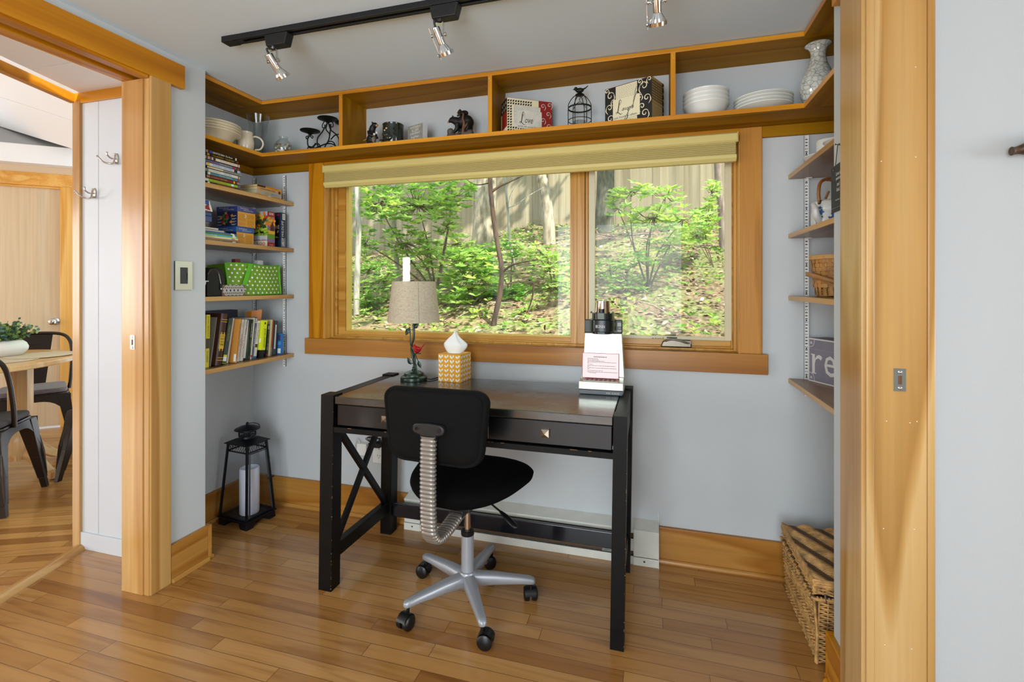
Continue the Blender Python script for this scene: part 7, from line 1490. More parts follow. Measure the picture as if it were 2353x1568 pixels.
mb.build('box', None, t)
GRN = plain('tote_green', '#6f9a1e', .55, noise=.06, nscale=8); GRB = plain('tote_trim', '#5cb420', .5); DOT = plain('dot_white', '#e6e6d8', .55)
y0_, y1_ = atX(533, 640, -1.93).y, atX(641, 640, -1.93).y; ym = (y0_+y1_)/2; hl = (y1_-y0_)/2
t = thing('polka_dot_tote', 'green tote bag with white polka dots and bright green straps on the third shelf', 'tote bag', (-2.0, ym, zs)); mb = MB()
HT_ = .156; nx_, nz_ = 30, 14; xf = .085
def face_pt(f, g):                                               # front panel, f along y 0..1, g up 0..1, softly folded
    lean = .045*(1-f)*(1 if f < .45 else .0); y = -hl+2*hl*f+(.012*(g-.5) if f < .15 else 0); x = xf-.055*max(0, .42-f)*2.0*(.6+.4*g)+.007*math.sin(f*9+g*3)*g*(1-g)*2-.012*g-.010*max(0, f-.72)
    return Vector((x, y, .001+HT_*g*(1-.03*math.sin(f*PI))+(.004*math.sin(f*6))*g))
V_ = [face_pt(i/nx_, j/nz_) for j in range(nz_+1) for i in range(nx_+1)]; mb.add(V_, [(j*(nx_+1)+i, j*(nx_+1)+i+1, (j+1)*(nx_+1)+i+1, (j+1)*(nx_+1)+i) for j in range(nz_) for i in range(nx_)], GRN)
bk_ = [Vector((-.09, -hl*.95, .001)), Vector((-.09, hl*.95, .001)), Vector((-.09, hl*.95, HT_*.95)), Vector((-.09, -hl*.95, HT_*.95))]
mb.add([face_pt(0, 0), face_pt(0, 1), bk_[3], bk_[0], face_pt(1, 0), face_pt(1, 1), bk_[2], bk_[1]], [(0, 1, 2, 3), (4, 7, 6, 5), (3, 2, 6, 7), (0, 3, 7, 4)], GRN); tote = mb.build('body', None, t, smooth=60)
mb = MB()
for r_ in range(8):
    for k in range(11):
        f, g = (k+.5*(r_ % 2)+.3)/11, (r_+.55)/8
        if f > .98: continue
        c = face_pt(f, g); du = (face_pt(min(1, f+.01), g)-face_pt(max(0, f-.01), g)).normalized(); dv = (face_pt(f, min(1, g+.01))-face_pt(f, max(0, g-.01))).normalized(); nn = du.cross(dv).normalized()
        mb.add([c+(du*math.cos(w)+dv*math.sin(w))*.0052+nn*.0008 for w in [2*PI*i/10 for i in range(10)]], [tuple(range(10))], DOT)
mb.build('polka_dots', None, tote)
mb = MB()
for ends in ((.0, .42), (.42, 1.0)): mb.tube([face_pt(ends[0]+(ends[1]-ends[0])*i/10, 1)+Vector((0, 0, .001)) for i in range(11)], .0035, 6, GRB)
mb.tube([face_pt(.42, j/8)+Vector((.001, 0, 0)) for j in range(9)], .0014, 6, GRN); mb.tube([face_pt(1, j/8)+Vector((.001, 0, 0)) for j in range(9)], .0035, 6, GRB); mb.tube([face_pt(.45+.55*i/8, 0)+Vector((.002, 0, .004)) for i in range(9)], .003, 6, GRB); mb.tube([face_pt(0, j/8)+Vector((-.002, -.002, 0)) for j in range(9)], .0045, 6, GRB); mb.build('piping', None, tote, smooth=60)
mb = MB(); A_, B_ = face_pt(.36, 1.0), face_pt(.20, .18); wv = Vector((0, .013, 0)); up_ = Vector((.006, 0, 0)); mb.hexa([B_-wv+up_*.6, B_+wv+up_*.6, B_+wv+up_*1.2, B_-wv+up_*1.2], [A_-wv+up_, A_+wv+up_, A_+wv+up_*1.6, A_-wv+up_*1.6]); mb.build('strap', GRB, t, bev=.0006)
p = face_pt(1, .62); mb = MB(); mb.tube(smoothpath([(p.x-.03, p.y+.004, HT_), (p.x-.01, p.y+.012, .12), (p.x, p.y+.008, .09), (p.x-.004, p.y+.004, .03)], 4), .005, 6, flat=.4); mb.build('side_strap', GRB, t, smooth=60)
for yy, cc, lab, w_ in ((-.060, C('spool_red', '#7d2a2a'), 'dark red bundle sticking up out of the green tote', .016), (.085, C('paper_roll', '#dcdcd8'), 'rolled white paper sticking up out of the green tote', .018)):
    t = thing('paper_bundle' if yy > 0 else 'thread_bundle', lab, 'bundle', (-2.0, ym+yy, zs+.115)); mb = MB(); mb.box(-.012, .012, -w_, w_, 0, .066); mb.box(.012, .0135, -w_*.3, w_*.4, .0, .067); mb.build('bundle', cc, t, bev=.002)
# --- lowest shelf: upright books
zs = .8285
def book(lab, ub0, ub1, ut, vt, cov, texts, x=-1.925, dep=.14, pg=PAGEW, round_=False, T=None, name='book'):
    """ub0..ub1 foot of the spine, ut,vt middle of its head in the photo; texts are laid along the spine"""
    ya, yb = atX(ub0, 820, x).y, atX(ub1, 820, x).y; ytop = atX(ut, vt, x); H = ytop.z-zs; lean = math.atan2(ytop.y-(ya+yb)/2, H); T = T or max(.004, (yb-ya)*math.cos(lean)); H /= math.cos(lean)
    t = thing(name, lab, 'book', (x, ya, zs+T*math.sin(abs(lean))+.0003), 0, 'upright books on the lowest shelf'); t.rotation_euler = (-lean, 0, 0); k = min(.0022, T*.16); mb = MB()
    mb.box(-dep, 0, 0, k, 0, H, cov); mb.box(-dep, 0, T-k, T, 0, H, cov)
    if round_:
        n = 10; mb.prism([(.006*math.sin(PI*i/n), T*i/n) for i in range(n+1)][::-1]+[], Matrix.Identity(4), H, cov)
    else: mb.box(-k, 0, k, T-k, 0, H, cov)
    xo = .0063 if round_ else .0003
    for (f0, f1, g0, g1, kind, tx, mt) in texts:                     # f from foot to head, g across the thickness
        if kind == 'b': mb.box(-.0004, xo, T*g0, T*g1, H*f0, H*f1, mt)
        elif kind == 'd': mb.text(tx, (xo, T*g0, H*f1), (0, 0, -1), (0, 1, 0), H*(f1-f0), T*(g1-g0), mt, .0004)
        elif kind == 'h': mb.text(tx, (xo, T*g0, H*f0), (0, 1, 0), (0, 0, 1), T*(g1-g0), H*(f1-f0), mt, .0006)
        elif kind == 'c': mb.box(-dep*g1, -dep*g0, -.0004, .0001, H*f0, H*f1, mt)
    mb.build('cover', None, t)
    mb = MB(); mb.box(-dep+.003, -k-.0002, k+.0001, T-k-.0001, .002, H-.002); mb.build('pages', pg, t); return t
DKI = C('ink_dark', '#3a2a1a'); BKK = C('ink_black', '#121212')
book('yellow-spined novel with a dark photo band, first book at the left end of the row', 471.5, 480, 479, 724, C('bk_yellow', '#d8c93a'), [(.36, .55, .03, .97, 'b', '', C('bk_photo', '#4a4440')), (.58, .97, .2, .75, 'd', 'JOHN GRISHAM', DKI), (.10, .32, .25, .75, 'd', 'THE CONFESSION', DKI)], dep=.15)
book('thin book with a grey back cover leaning against the big brown volume', 481.5, 484.2, 499.5, 730, C('bk_grey', '#8d8b84'), [], dep=.15, x=-1.935)
book('big brown leather-look volume with gold bands and a gold ornament', 494, 508.5, 516, 722.5, plain('bk_leather', '#3c2015', .4, noise=.25, nscale=25), [(.88, .892, .05, .95, 'b', '', gold), (.835, .847, .05, .95, 'b', '', gold), (.145, .157, .05, .95, 'b', '', gold), (.095, .107, .05, .95, 'b', '', gold), (.32, .60, .14, .86, 'b', '', C('bk_gold_plate', '#c9a83a')), (.60, .64, .2, .35, 'b', '', gold), (.60, .64, .65, .8, 'b', '', gold), (.28, .32, .2, .35, 'b', '', gold), (.28, .32, .65, .8, 'b', '', gold), (.545, .585, .22, .78, 'h', 'LITTLE', DKI), (.49, .53, .22, .78, 'h', 'HOUSE', DKI), (.435, .475, .22, .78, 'h', 'ON THE', DKI), (.38, .42, .22, .78, 'h', 'PRAIRIE', DKI)], x=-1.913, dep=.16, round_=True)
book('dark grey-green book with a yellow and white library label at its foot', 509.8, 519.6, 531.2, 733, C('bk_slate_green', '#39463f'), [(.06, .16, .1, .9, 'b', '', wht), (.16, .2, .1, .9, 'b', '', C('bk_label_yellow', '#d9cf2c')), (.0, .03, 0, 1, 'b', '', C('bk_moss', '#6a7a30')), (.5, .85, .3, .7, 'd', 'A WALK IN THE WOODS', C('ink_khaki', '#a59a5c'))])
book('white paperback right of the dark grey-green book', 520.3, 524.2, 537.2, 732.5, C('bk_white', '#d4d2ca'), [], x=-1.938)
book('orange-covered paperback pulled forward in the row', 541, 544, 553, 734, C('bk_orange', '#c98a3c'), [(.03, .2, .0, .1, 'c', '', wht), (.1, .9, .2, .8, 'd', 'THE GREAT OUTDOORS', DKI)], x=-1.905)
book('white paperback classic with red lettering, the left one of the pair', 544.4, 550.0, 558.8, 735, C('bk_white2', '#cfcbc0'), [(.10, .66, .42, .86, 'd', 'THE PRINCE AND THE PAUPER', redp), (.38, .52, .05, .35, 'd', 'Mark Twain', BKK), (.82, .93, .2, .8, 'b', '', C('bk_emblem', '#b9b6ac'))])
book('white paperback classic with red lettering, the right one of the pair', 551.0, 557.4, 566.5, 735.5, C('bk_white2', '#cfcbc0'), [(.10, .80, .42, .86, 'd', 'PRIDE AND PREJUDICE', redp), (.36, .5, .05, .35, 'd', 'Jane Austen', BKK), (.84, .95, .2, .8, 'b', '', C('bk_emblem', '#b9b6ac'))])
book('slim pale book with a dark foot right of the two white classics', 558.6, 563.4, 570.2, 736.5, C('bk_pale', '#c4c2ba'), [(0, .06, 0, 1, 'b', '', BKK)])
book('dark green book, the left one of two', 564.3, 569.2, 574.2, 735, C('bk_forest', '#1f3322'), [(.2, .8, .45, .55, 'b', '', C('bk_sheen', '#6f8070'))])
book('dark green book with white lettering, the right one of two', 569.8, 574.2, 580.2, 735, C('bk_forest', '#1f3322'), [(.55, .9, .25, .75, 'd', 'Crooked in the Grave', wht), (.3, .5, .3, .7, 'd', 'MYSTERY', C('ink_khaki', '#a59a5c')), (.04, .08, .3, .7, 'b', '', redp)])
book('thin cream book beside the blue-grey striped one', 574.9, 577.4, 585, 731, C('bk_cream', '#cfc6ae'), [(.06, .1, 0, 1, 'b', '', redp)])
book('blue-grey book with white stripes near its head', 577.9, 581.8, 589.6, 729.5, C('bk_bluegrey', '#4e5a74'), [(.94, .96, 0, 1, 'b', '', wht), (.90, .92, 0, 1, 'b', '', wht), (.86, .88, 0, 1, 'b', '', wht), (.3, .75, .3, .7, 'd', 'THE LONG WINTER', wht)])
book('cream novel with a dark oval emblem and blue foot', 582.4, 588.8, 595.2, 738, C('bk_cream2', '#d0c9b8'), [(.45, .93, .25, .78, 'd', 'Fine Mothers', C('ink_olive', '#6a6050')), (.29, .38, .1, .9, 'b', '', C('ink_dark', '#3a2a1a')), (0, .06, 0, 1, 'b', '', C('bk_sea', '#2f5f86'))])
book('fluorescent yellow novel with black lower third, thick and pulled forward', 598.6, 607.8, 610.2, 737.5, C('bk_fluoro', '#d3df1c'), [(0, .205, -.02, 1.02, 'b', '', BKK), (0, .205, 0, .25, 'c', '', BKK), (.27, .78, .30, .85, 'd', 'JOHN GRISHAM', BKK), (.90, .95, .35, .65, 'b', '', BKK), (.02, .12, .75, .95, 'b', '', wht), (.4, .52, .05, .12, 'c', '', wht)], x=-1.908)
book('black book with green and white lettering right of the fluorescent yellow one', 610.4, 614.4, 618.2, 746, C('bk_black', '#1c221c'), [(.84, .96, .1, .9, 'b', '', C('bk_sage', '#a9b09a')), (.45, .82, .3, .7, 'd', 'FIELD GUIDE', C('ink_green', '#8ab04a')), (.2, .42, .3, .7, 'd', 'TO TREES', wht), (.02, .09, .2, .8, 'b', '', redp)])
book('cream book with a pale yellow spine near the right end of the row', 616.2, 620.8, 624.2, 735.5, C('bk_ivory', '#d6c995'), [])
book('thin rust-red book near the right end of the row', 621.2, 624.4, 628.2, 735.5, C('bk_rust', '#9c4526'), [(0, .22, 0, 1, 'b', '', C('bk_taupe', '#7d7566'))])
book('charcoal book with a long white title panel', 625.8, 633.6, 635, 738, C('bk_charcoal', '#3a4041'), [(.18, .88, .35, .70, 'b', '', wht), (.22, .84, .44, .60, 'd', 'THE AMERICAN CIVIL WAR', C('c_grey', '#8a8a84'))])
book('small bright blue paperback at the right end of the row', 646.2, 649.6, 650.3, 767, C('bk_blue', '#2f74b8'), [(.05, .28, .05, .24, 'c', '', wht), (.66, .94, .10, .22, 'c', '', C('bk_photo2', '#4a3a5c')), (.45, .6, .05, .25, 'c', '', C('bk_blue2', '#5c94cc'))], x=-1.908, dep=.11)
t = thing('book', 'tall navy hardcover standing at the back behind the white classics', 'book', (-2.09, 1.905, zs), 0, 'upright books on the lowest shelf'); mb = MB(); mb.box(-.055, -.052, -.06, .15, 0, .243); mb.box(-.012, -.009, -.06, .15, 0, .243); mb.box(-.055, -.009, .148, .151, 0, .243); mb.build('cover', C('bk_navy', '#1d2536'), t); mb = MB(); mb.box(-.0515, -.0125, -.057, .147, .002, .238); mb.build('pages', PAGEW, t)
t = thing('paper_sleeve', 'curled orange paper sticking up behind the yellow novel', 'paper', (-2.03, 2.075, zs)); mb = MB(); P_ = [(-.02, 0), (.0, .008), (.02, .022), (.03, .04)]
mb.add([(p[0], p[1]-.02, 0) for p in P_]+[(p[0]+.004*i, p[1]-.01, .232+.004*i) for i, p in enumerate(P_)], [(i, i+1, 5+i, 4+i) for i in range(3)]); mb.build('sheet', C('paper_orange', '#cf7a1c'), t, solid=.0012)
# ================================================================ RIGHT NOOK
z = 1.6505
t = thing('saucer', 'white saucer at the back of the top right shelf', 'saucer', (.636, 2.085, z), 0, 'saucers on the top right shelf'); mb = MB(); mb.lathe(plt(.080, .042, .036), n=40); mb.build('dish', WCH, t, smooth=35); s0 = t
t = thing('coffee_mug', 'white mug standing on the saucer at the back of the top right shelf', 'mug', (.636, 2.068, z+.011)); mb = MB(); mb.lathe([(.034, 0), (.039, .004), (.041, .03), (.041, .078), (.040, .080), (.038, .078), (.038, .02), (.0001, .006)], n=36); mb.build('cup', WCH, t, smooth=40)
mb = MB(); mb.tube(smoothpath([(.038, .0, .062), (.058, 0, .064), (.066, 0, .045), (.056, 0, .024), (.038, 0, .02)]), .0048, 8); mb.build('handle', WCH, t, smooth=60)
t = copy_tree(s0); t.location = (.640, 1.872, z); t['label'] = 'white saucer at the front of the top right shelf'
z = 1.4095; SPK = plain('speckled_glaze', '#d3d3cd', .3, noise=.08, nscale=300, coat=.3); FLB = plain('flower_blue', '#3a62a0', .4); FLD = plain('flower_dark', '#23303c', .45)
t = thing('teapot', 'white stoneware teapot with blue flowers and bamboo handle on the right shelf', 'teapot', (.640, 2.058, z), math.radians(0))
mb = MB(); mb.lathe([(.058, 0), (.064, .004), (.0655, .03), (.064, .062), (.0625, .066), (.0630, .0685), (.0625, .095), (.056, .102), (.030, .108), (.012, .110), (.010, .118), (.013, .122), (.010, .127), (.0001, .128)], n=44); pot = mb.build('body', SPK, t, smooth=50)
d_ = Vector((-.80, -.60, 0)).normalized()
mb = MB(); mb.tube(smoothpath([d_*.055+Vector((0, 0, .024)), d_*.075+Vector((0, 0, .045)), d_*.082+Vector((0, 0, .070)), d_*.096+Vector((0, 0, .088))], 5), [.015-.008*i/15 for i in range(16)], 12); mb.build('spout', SPK, t, smooth=60)
BAM = plain('bamboo', '#8f5a26', .4, noise=.25, nscale=40); mb = MB(); s_ = d_; mb.tube(smoothpath([s_*.062+Vector((0, 0, .094)), s_*.066+Vector((0, 0, .13)), s_*.058+Vector((0, 0, .165)), s_*.028+Vector((0, 0, .182)), s_*-.02+Vector((0, 0, .184)), s_*-.056+Vector((0, 0, .165)), s_*-.064+Vector((0, 0, .13)), s_*-.060+Vector((0, 0, .094))], 6), .0058, 10)
for k in (.15, -.2, .02): mb.ball(s_*(.06*k*4)*.5+Vector((0, 0, .182)), .0072, None, 10)
hd_ = mb.build('handle', BAM, t, smooth=60)
mb = MB(); mb.tube([s_*.060+Vector((0, 0, .088)), s_*.066+Vector((.004, 0, .102))], .006, 8); mb.tube([s_*.030+Vector((0, 0, .11)), s_*.034+Vector((.01, -.01, .135))], .004, 8, BAM); mb.mats = [plain('lug_dark', '#3a2a20', .5) if q is None else q for q in mb.mats]; mb.build('lug', None, hd_, smooth=60)
mb = MB()
for a0, z_, sz in ((-142, .040, .013), (-136, .058, .010), (-146, .024, .009), (-105, .030, .012), (-98, .042, .012), (-92, .026, .010), (-139, .074, .006)):
    a = math.radians(a0); c = Vector((.0652*math.cos(a), .0652*math.sin(a), z_)); du = Vector((-math.sin(a), math.cos(a), 0)); nn = Vector((math.cos(a), math.sin(a), 0))
    for q, (m_, kk, dd) in enumerate(((FLD, 1.18, .0006), (FLB, 1.0, .0012))):
        mb.add([c+nn*dd+(du*math.cos(w)+Vector((0, 0, 1))*math.sin(w))*sz*kk*(.78+.22*math.cos(5*w)) for w in [2*PI*i/30 for i in range(30)]], [tuple(range(30))], m_)
mb.build('flower_decoration', None, pot)
z = 1.1575; SP = plain('splint', '#a9773a', .5, noise=.3, nscale=30); SP2 = plain('splint_pale', '#bd9050', .5, noise=.2, nscale=30)
t = thing('splint_basket', 'round woven splint basket with a drop handle on the right shelf', 'basket', (.678, 2.055, z)); mb = MB(); rb_, rt_, hh = .086, .103, .148
rad = lambda zz: rb_+(rt_-rb_)*(zz/hh)**.7
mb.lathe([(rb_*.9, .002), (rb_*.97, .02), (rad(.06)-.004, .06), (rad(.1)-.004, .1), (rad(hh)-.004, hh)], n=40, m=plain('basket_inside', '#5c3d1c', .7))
ns_ = 26
for r_ in range(7):
    z0_ = .034+r_*.0150
    for k in range(ns_):
        a0, a1 = 2*PI*k/ns_, 2*PI*(k+1)/ns_; o_ = .0032 if (k+r_) % 2 else -.0005; m_ = SP2 if (k*7+r_*3) % 5 == 0 else SP
        vs_ = []
        for zz in (z0_, z0_+.0138):
            for a, f in ((a0, .3), ((a0+a1)/2, 1), (a1, .3)): rr = rad(zz)+o_*f; vs_.append((rr*math.cos(a), rr*math.sin(a), zz))
        mb.add(vs_, [(0, 1, 4, 3), (1, 2, 5, 4)], m_)
for k in range(ns_):
    a = 2*PI*(k+.5)/ns_; w_ = .0062; mb.add([((rad(zz)+.0012)*math.cos(a+s/rad(zz)), (rad(zz)+.0012)*math.sin(a+s/rad(zz)), zz) for zz in (.006, .135) for s in (-w_, w_)], [(0, 1, 3, 2)], SP)
bk0 = mb.build('woven_body', None, t)
mb = MB()
for r_ in range(8):
    zz = .004+r_*.0036; mb.tube([((rad(zz)-.006+.0032*(1 if (k+r_) % 2 else -1))*math.cos(2*PI*k/40), (rad(zz)-.006+.0032*(1 if (k+r_) % 2 else -1))*math.sin(2*PI*k/40), zz+.0012*math.sin(k*1.3)) for k in range(40)], .0018, 5, closed=True)
mb.build('base_coil', SP2, t, smooth=60)
mb = MB(); mb.lathe([(rad(hh)+.001, hh-.012), (rad(hh)+.0055, hh-.010), (rad(hh)+.0058, hh+.005), (rad(hh)+.001, hh+.006), (rad(hh)-.004, hh+.005), (rad(hh)-.004, hh-.012)], n=48, cap=False); mb.build('rim_band', SP2, t, smooth=40)
mb = MB(); n = 24; vs_ = []
for i in range(n+1):
    w = PI*i/n; a = math.radians(-180+180*i/n)-.12; rr = .118; zz = .034+.042*(abs(math.cos(w)))**1.4; c_ = Vector((rr*math.cos(a), rr*math.sin(a), zz)); vs_ += [c_, c_+Vector((.002*math.cos(a), .002*math.sin(a), .017))]
mb.add(vs_, [(2*i, 2*i+2, 2*i+3, 2*i+1) for i in range(n)]); mb.build('drop_handle', plain('bent_wood', '#9c7040', .45, noise=.15, nscale=12), t, smooth=60, solid=.003)
z = .8205; GBX = plain('crate_grey', '#7b7884', .55, noise=.07, nscale=25); GBL = plain('crate_pale', '#c9c7c2', .6)
a = math.atan2(.902, -.432)-PI; c0 = Vector((.598, 2.178, z)); e_ = Vector((.432, -.902, 0))
t = thing('letter_box', 'grey vintage-style wooden box with large pale lettering on the lowest right shelf', 'box', c0, math.atan2(e_.y, e_.x)); W_, H_, D_ = .235, .172, .085
mb = MB(); mb.box(0, W_, .0, D_, 0, H_, GBX); o, u_ = (0, 0, 0), (1, 0, 0)
for x0_, x1_, y0_2, y1_2 in ((0, W_, H_-.006, H_-.001), (0, W_, .001, .006), (.001, .005, 0, H_), (W_-.005, W_-.001, 0, H_)): rect(mb, o, u_, uy, x0_, x1_, y0_2, y1_2, GBL, .0004)
rect(mb, o, u_, uy, .005, W_-.005, .128, .1292, C('crate_seam', '#8f8d95'), .0004)
for cx, cy in ((.005, H_-.006), (.005, .006)):
    s_ = 1 if cy < .1 else -1; ribbon(mb, o, u_, uy, [(cx, cy+s_*.030), (cx+.016, cy+s_*.026), (cx+.024, cy+s_*.014), (cx+.026, cy)], .0022, GBL, .0005); ell(mb, o, u_, uy, cx+.010, cy+s_*.012, .007, .0025, .8, GBL, .0006); ell(mb, o, u_, uy, cx+.010, cy+s_*.012, .007, .0025, 2.4, GBL, .0006)
mb.text('r', (.020, -.0006, .036), u_, uy, .050, .074, GBL, .0002); mb.text('e', (.080, -.0006, .034), u_, uy, .052, .078, GBL, .0002); mb.text('l', (.140, -.0006, .036), u_, uy, .018, .11, GBL, .0002); mb.text('ax', (.166, -.0006, .034), u_, uy, .062, .078, GBL, .0002)
rect(mb, o, u_, uy, .018, .040, .034, .038, GBL, .0006); rect(mb, o, u_, uy, .014, .034, .106, .110, GBL, .0006)
mb.build('box', None, t)
# ================================================================ DINING ROOM THINGS SEEN THROUGH THE LEFT OPENING
TWD = wood('table_wood', '#c08a50', '#d0a068', '#dab27e', 'X', .3); TWZ = wood('table_wood', '#c08a50', '#d0a068', '#dab27e', 'Z', .3)
cx, cy, tr = -3.98, 1.83, .56
t = thing('dining_table', 'round light wood pedestal dining table in the room beyond the left opening', 'table', (cx, cy, 0))
mb = MB(); mb.lathe([(tr-.004, .717), (tr, .722), (tr, .742), (tr-.005, .747), (.0001, .747)], n=72); mb.add([(( tr-.004)*math.cos(2*PI*i/72), (tr-.004)*math.sin(2*PI*i/72), .717) for i in range(72)], [tuple(range(71, -1, -1))]); mb.build('table_top', TWD, t, smooth=30)
for k, (px_, py_) in enumerate(((.125, .265), (-.125, -.265))):
    mb = MB(); o8 = [(.052, .30), (.052, .717)]
    mb.lathe([(.062, .30), (.062, .717)], c=(px_, py_, 0), n=8); mb.lathe([(.062, .12), (.088, .18), (.092, .24), (.070, .285), (.062, .30)], c=(px_, py_, 0), n=24); mb.box(px_-.30 if False else px_-.05, px_+.05, py_-.05, py_+.05, .10, .14)
    mb.build('pedestal', TWZ, t, smooth=30)
    for a in ((0, 108, 235) if k == 0 else (180, 288, 55)):
        w = math.radians(a); dv = Vector((math.cos(w), math.sin(w), 0)); sv = Vector((-math.sin(w), math.cos(w), 0))*.022; mb = MB(); P_ = [(.03, .115, .235), (.10, .10, .20), (.17, .062, .130), (.23, .028, .082), (.28, .012, .055), (.315, .006, .05)]
        L_ = [Vector((px_, py_, 0))+dv*r+Vector((0, 0, z0)) for r, z0, z1 in P_]; U_ = [Vector((px_, py_, 0))+dv*r+Vector((0, 0, z1)) for r, z0, z1 in P_]; n = len(P_)
        vs_ = [p-sv for p in L_]+[p-sv for p in U_]+[p+sv for p in L_]+[p+sv for p in U_]
        fs_ = []
        for i in range(n-1): fs_ += [(i, n+i, n+i+1, i+1), (2*n+i, 2*n+i+1, 3*n+i+1, 3*n+i), (n+i, 3*n+i, 3*n+i+1, n+i+1), (i, i+1, 2*n+i+1, 2*n+i)]
        fs_ += [(0, 2*n, 3*n, n), (n-1, 2*n-1, 4*n-1, 3*n-1)]; mb.add(vs_, fs_); e = L_[-1]-dv*.02; mb.box(e.x-.012, e.x+.012, e.y-.012, e.y+.012, 0, .012, BLACK); mb.mats = [TWD if q is None else q for q in mb.mats]
        mb.build('foot', TWD, t, bev=.004)
STE = plain('gunmetal', '#3a322c', .32, .8); CUS = plain('cushion_mauve', '#6f5f60', .9, noise=.25, nscale=160, bmp=.3, sheen=.2)
def metal_chair(lab, x, y, face, cush=CUS):
    t = thing('metal_chair', lab, 'chair', (x, y, 0), face-PI/2, 'metal cafe chairs at the dining table')
    mb = MB(); s = .178; pts = []
    for sx, sy in ((1, -1), (1, 1), (-1, 1), (-1, -1)):
        for k in range(5): a = math.radians({(1, -1): -90, (1, 1): 0, (-1, 1): 90, (-1, -1): 180}[(sx, sy)]+k*22.5); pts.append((sx*(s-.05)+.05*math.cos(a), sy*(s-.05)+.05*math.sin(a)))
    mb.prism(pts, Matrix.Translation((0, 0, .425)), .018)
    for ax in (0, 1):
        for sg in (-1, 1):                                           # skirt with a wide arch between the legs
            n = 14; vs_ = []
            for i in range(n+1):
                f = -1+2*i/n; z = .395-.14*abs(f)**3.2; p = f*s*(1.0+.06*abs(f)); q = sg*(s+.004); 
                for zz in (z, .432): vs_.append((p, q+sg*(.432-zz)*.12, zz) if ax == 0 else (q+sg*(.432-zz)*.12, p, zz))
            mb.add(vs_, [(2*i, 2*i+2, 2*i+3, 2*i+1) for i in range(n)])
    mb.build('seat', STE, t, smooth=40, bev=0)
    for sx in (-1, 1):
        for sy in (-1, 1):
            mb = MB(); A_, B_ = Vector((sx*.150, sy*.150, .43)), Vector((sx*.212, sy*.212, 0)); n = 10
            for (f0, f1, w0, w1) in ((0, .55, .050, .032), (.55, .86, .032, .024), (.86, 1, .021, .019)):
                p0, p1 = A_.lerp(B_, f0), A_.lerp(B_, f1); mb.hexa([p1+Vector((a*w1/1.4*1.0, b*w1/1.4, 0)) for a, b in ((-1, -1), (1, -1), (1, 1), (-1, 1))], [p0+Vector((a*w0/1.4, b*w0/1.4, 0)) for a, b in ((-1, -1), (1, -1), (1, 1), (-1, 1))])
            mb.tube([A_.lerp(B_, .25)+Vector((sx*.026, sy*.026, 0)), A_.lerp(B_, .5)+Vector((sx*.022, sy*.022, 0)), A_.lerp(B_, .82)+Vector((sx*.016, sy*.016, 0))], [.004, .012, .004], 8)
            mb.build('leg', STE, t, bev=.006, seg=2)
    mb = MB(); mb.tube(smoothpath([(-.188, -.06, .432), (-.200, -.10, .55), (-.206, -.155, .70), (-.190, -.185, .79), (-.135, -.205, .832), (0, -.212, .842), (.135, -.205, .832), (.190, -.185, .79), (.206, -.155, .70), (.200, -.10, .55), (.188, -.06, .432)], 6), .0115, 10); mb.build('back_loop', STE, t, smooth=60)
    mb = MB(); n = 8; vs_ = []
    for i in range(n+1): f = i/n; z = .435+.40*f; y_ = -.165-.047*f; w = .058+.045*f; vs_ += [(-w, y_, z), (w, y_, z)]
    mb.add(vs_, [(2*i, 2*i+1, 2*i+3, 2*i+2) for i in range(n)]); bp_ = mb.build('back_panel', STE, t, solid=.004)
    mb = MB(); mb.tube([(-.042, -.192, .60), (-.048, -.200, .76), (.048, -.200, .76), (.042, -.192, .60)], .002, 6); mb.build('pressed_rib', STE, bp_, smooth=60)
    if cush is not None:
        mb = MB(); mb.prism([(p[0]*.97, p[1]*.97) for p in pts], Matrix.Translation((0, 0, .4435)), .032); mb.build('seat_cushion', cush, t, bev=.012, seg=3, smooth=60)
    return t
pa_ = atD(78, 700, 3.45); dr_ = Vector((-pa_.x, -pa_.y, 0))
metal_chair('gunmetal cafe chair with mauve cushion between the table and the birch door', pa_.x, pa_.y, math.atan2(dr_.y, dr_.x))
metal_chair('gunmetal cafe chair with dark cushion, cut by the left picture edge', -3.51, 1.71, math.atan2(.779, -.627), plain('cushion_dark', '#4d4444', .9, noise=.25, nscale=160, bmp=.3))
metal_chair('gunmetal cafe chair mostly hidden behind the white panel, only a leg and foot showing', -3.309, 2.318, math.atan2(-.8, -.6)+PI/4, None)
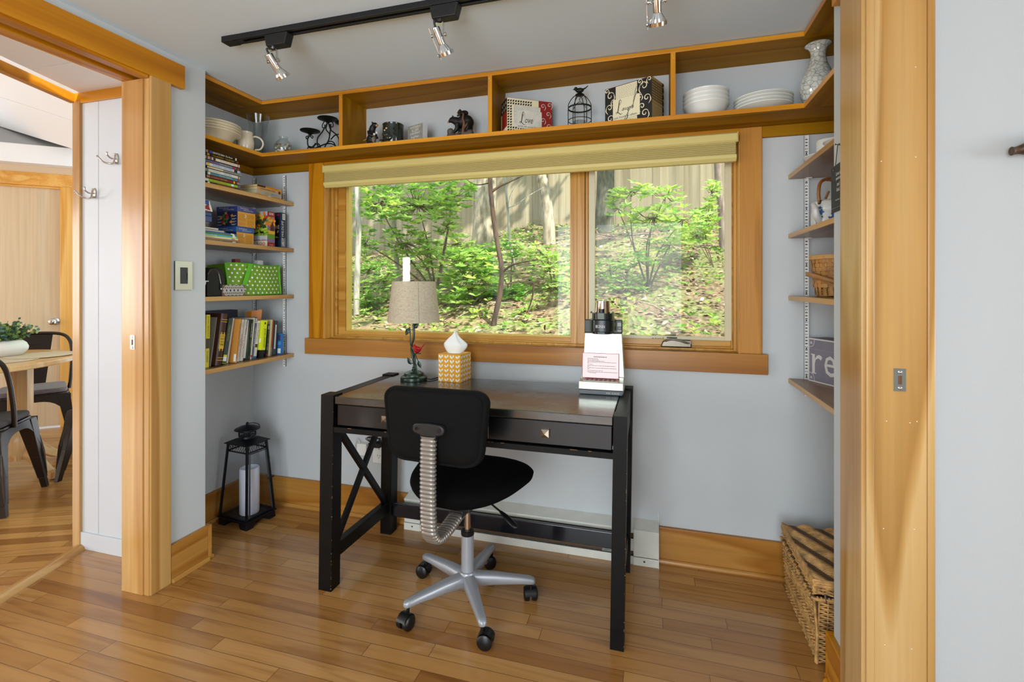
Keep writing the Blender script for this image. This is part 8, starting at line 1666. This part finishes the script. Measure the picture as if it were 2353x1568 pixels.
for u, v, lab in ((2, 829, 'beige round placemat on the dining table in front of the white pot'), (158, 813, 'beige round placemat on the dining table nearest the passage frame')):
    p = atZ(u, v, .748); d_ = Vector((p.x-cx, p.y-cy, 0)); k = min(1, (tr-.175)/d_.length) if d_.length > 0 else 1; p = Vector((cx, cy, .7475+(.003 if u > 100 else 0)))+d_*k
    o = MB().lathe([(.17, 0), (.172, .0012), (.17, .0025), (.0001, .0025)], n=40, sx=1, sy=1).build('placemat', plain('placemat_beige', '#c9b59a', .8, noise=.06, nscale=200), loc=None); o.location = p; tag(o, lab, 'placemat', 'placemats on the dining table')
p = atZ(16, 819, .7475); p = Vector((p.x, p.y, .7478))
t = thing('potted_plant', 'small-leaved green plant in a round white pot on the dining table', 'plant', p)
mb = MB(); mb.lathe([(.055, 0), (.075, .008), (.098, .040), (.100, .058), (.090, .082), (.072, .098), (.060, .103), (.055, .100), (.060, .09), (.0001, .085)], n=40); mb.build('pot', plain('matte_white_pot', '#ece8e2', .6, bmp=.25, nscale=30), t, smooth=60)
mb = MB(); sm = MB(); Rp = random.Random(31); PG = [leafm('plant_green', '#4f7034', .3), leafm('plant_light', '#8aa24a', .3), leafm('plant_dark', '#33543a', .3), leafm('plant_blue_green', '#5f8478', .3)]
for i in range(46):
    a = Rp.random()*6.283; e = Rp.uniform(.1, 1.0); r_ = .13*math.sqrt(Rp.random()); tip = Vector((r_*math.cos(a)*1.25, r_*math.sin(a)*1.25, .12+.115*(1-(r_/.14)**2*.7)*Rp.uniform(.6, 1.05))); base = Vector((.03*math.cos(a), .03*math.sin(a), .09)); sm.tube([base, base.lerp(tip, .5)+Vector((0, 0, .01)), tip], .0012, 4)
    for k in range(13):
        f = .25+.78*k/12; c = base.lerp(tip, f)+Vector((Rp.gauss(0, .008), Rp.gauss(0, .008), Rp.gauss(0, .006))); nn = Vector((Rp.gauss(0, 1), Rp.gauss(0, 1), Rp.gauss(.6, .6))).normalized(); mb.disc(c, nn, Rp.uniform(.0075, .0125), Rp.choice(PG), 7)
sm.build('stems', BK2, t); mb.build('foliage', None, t)
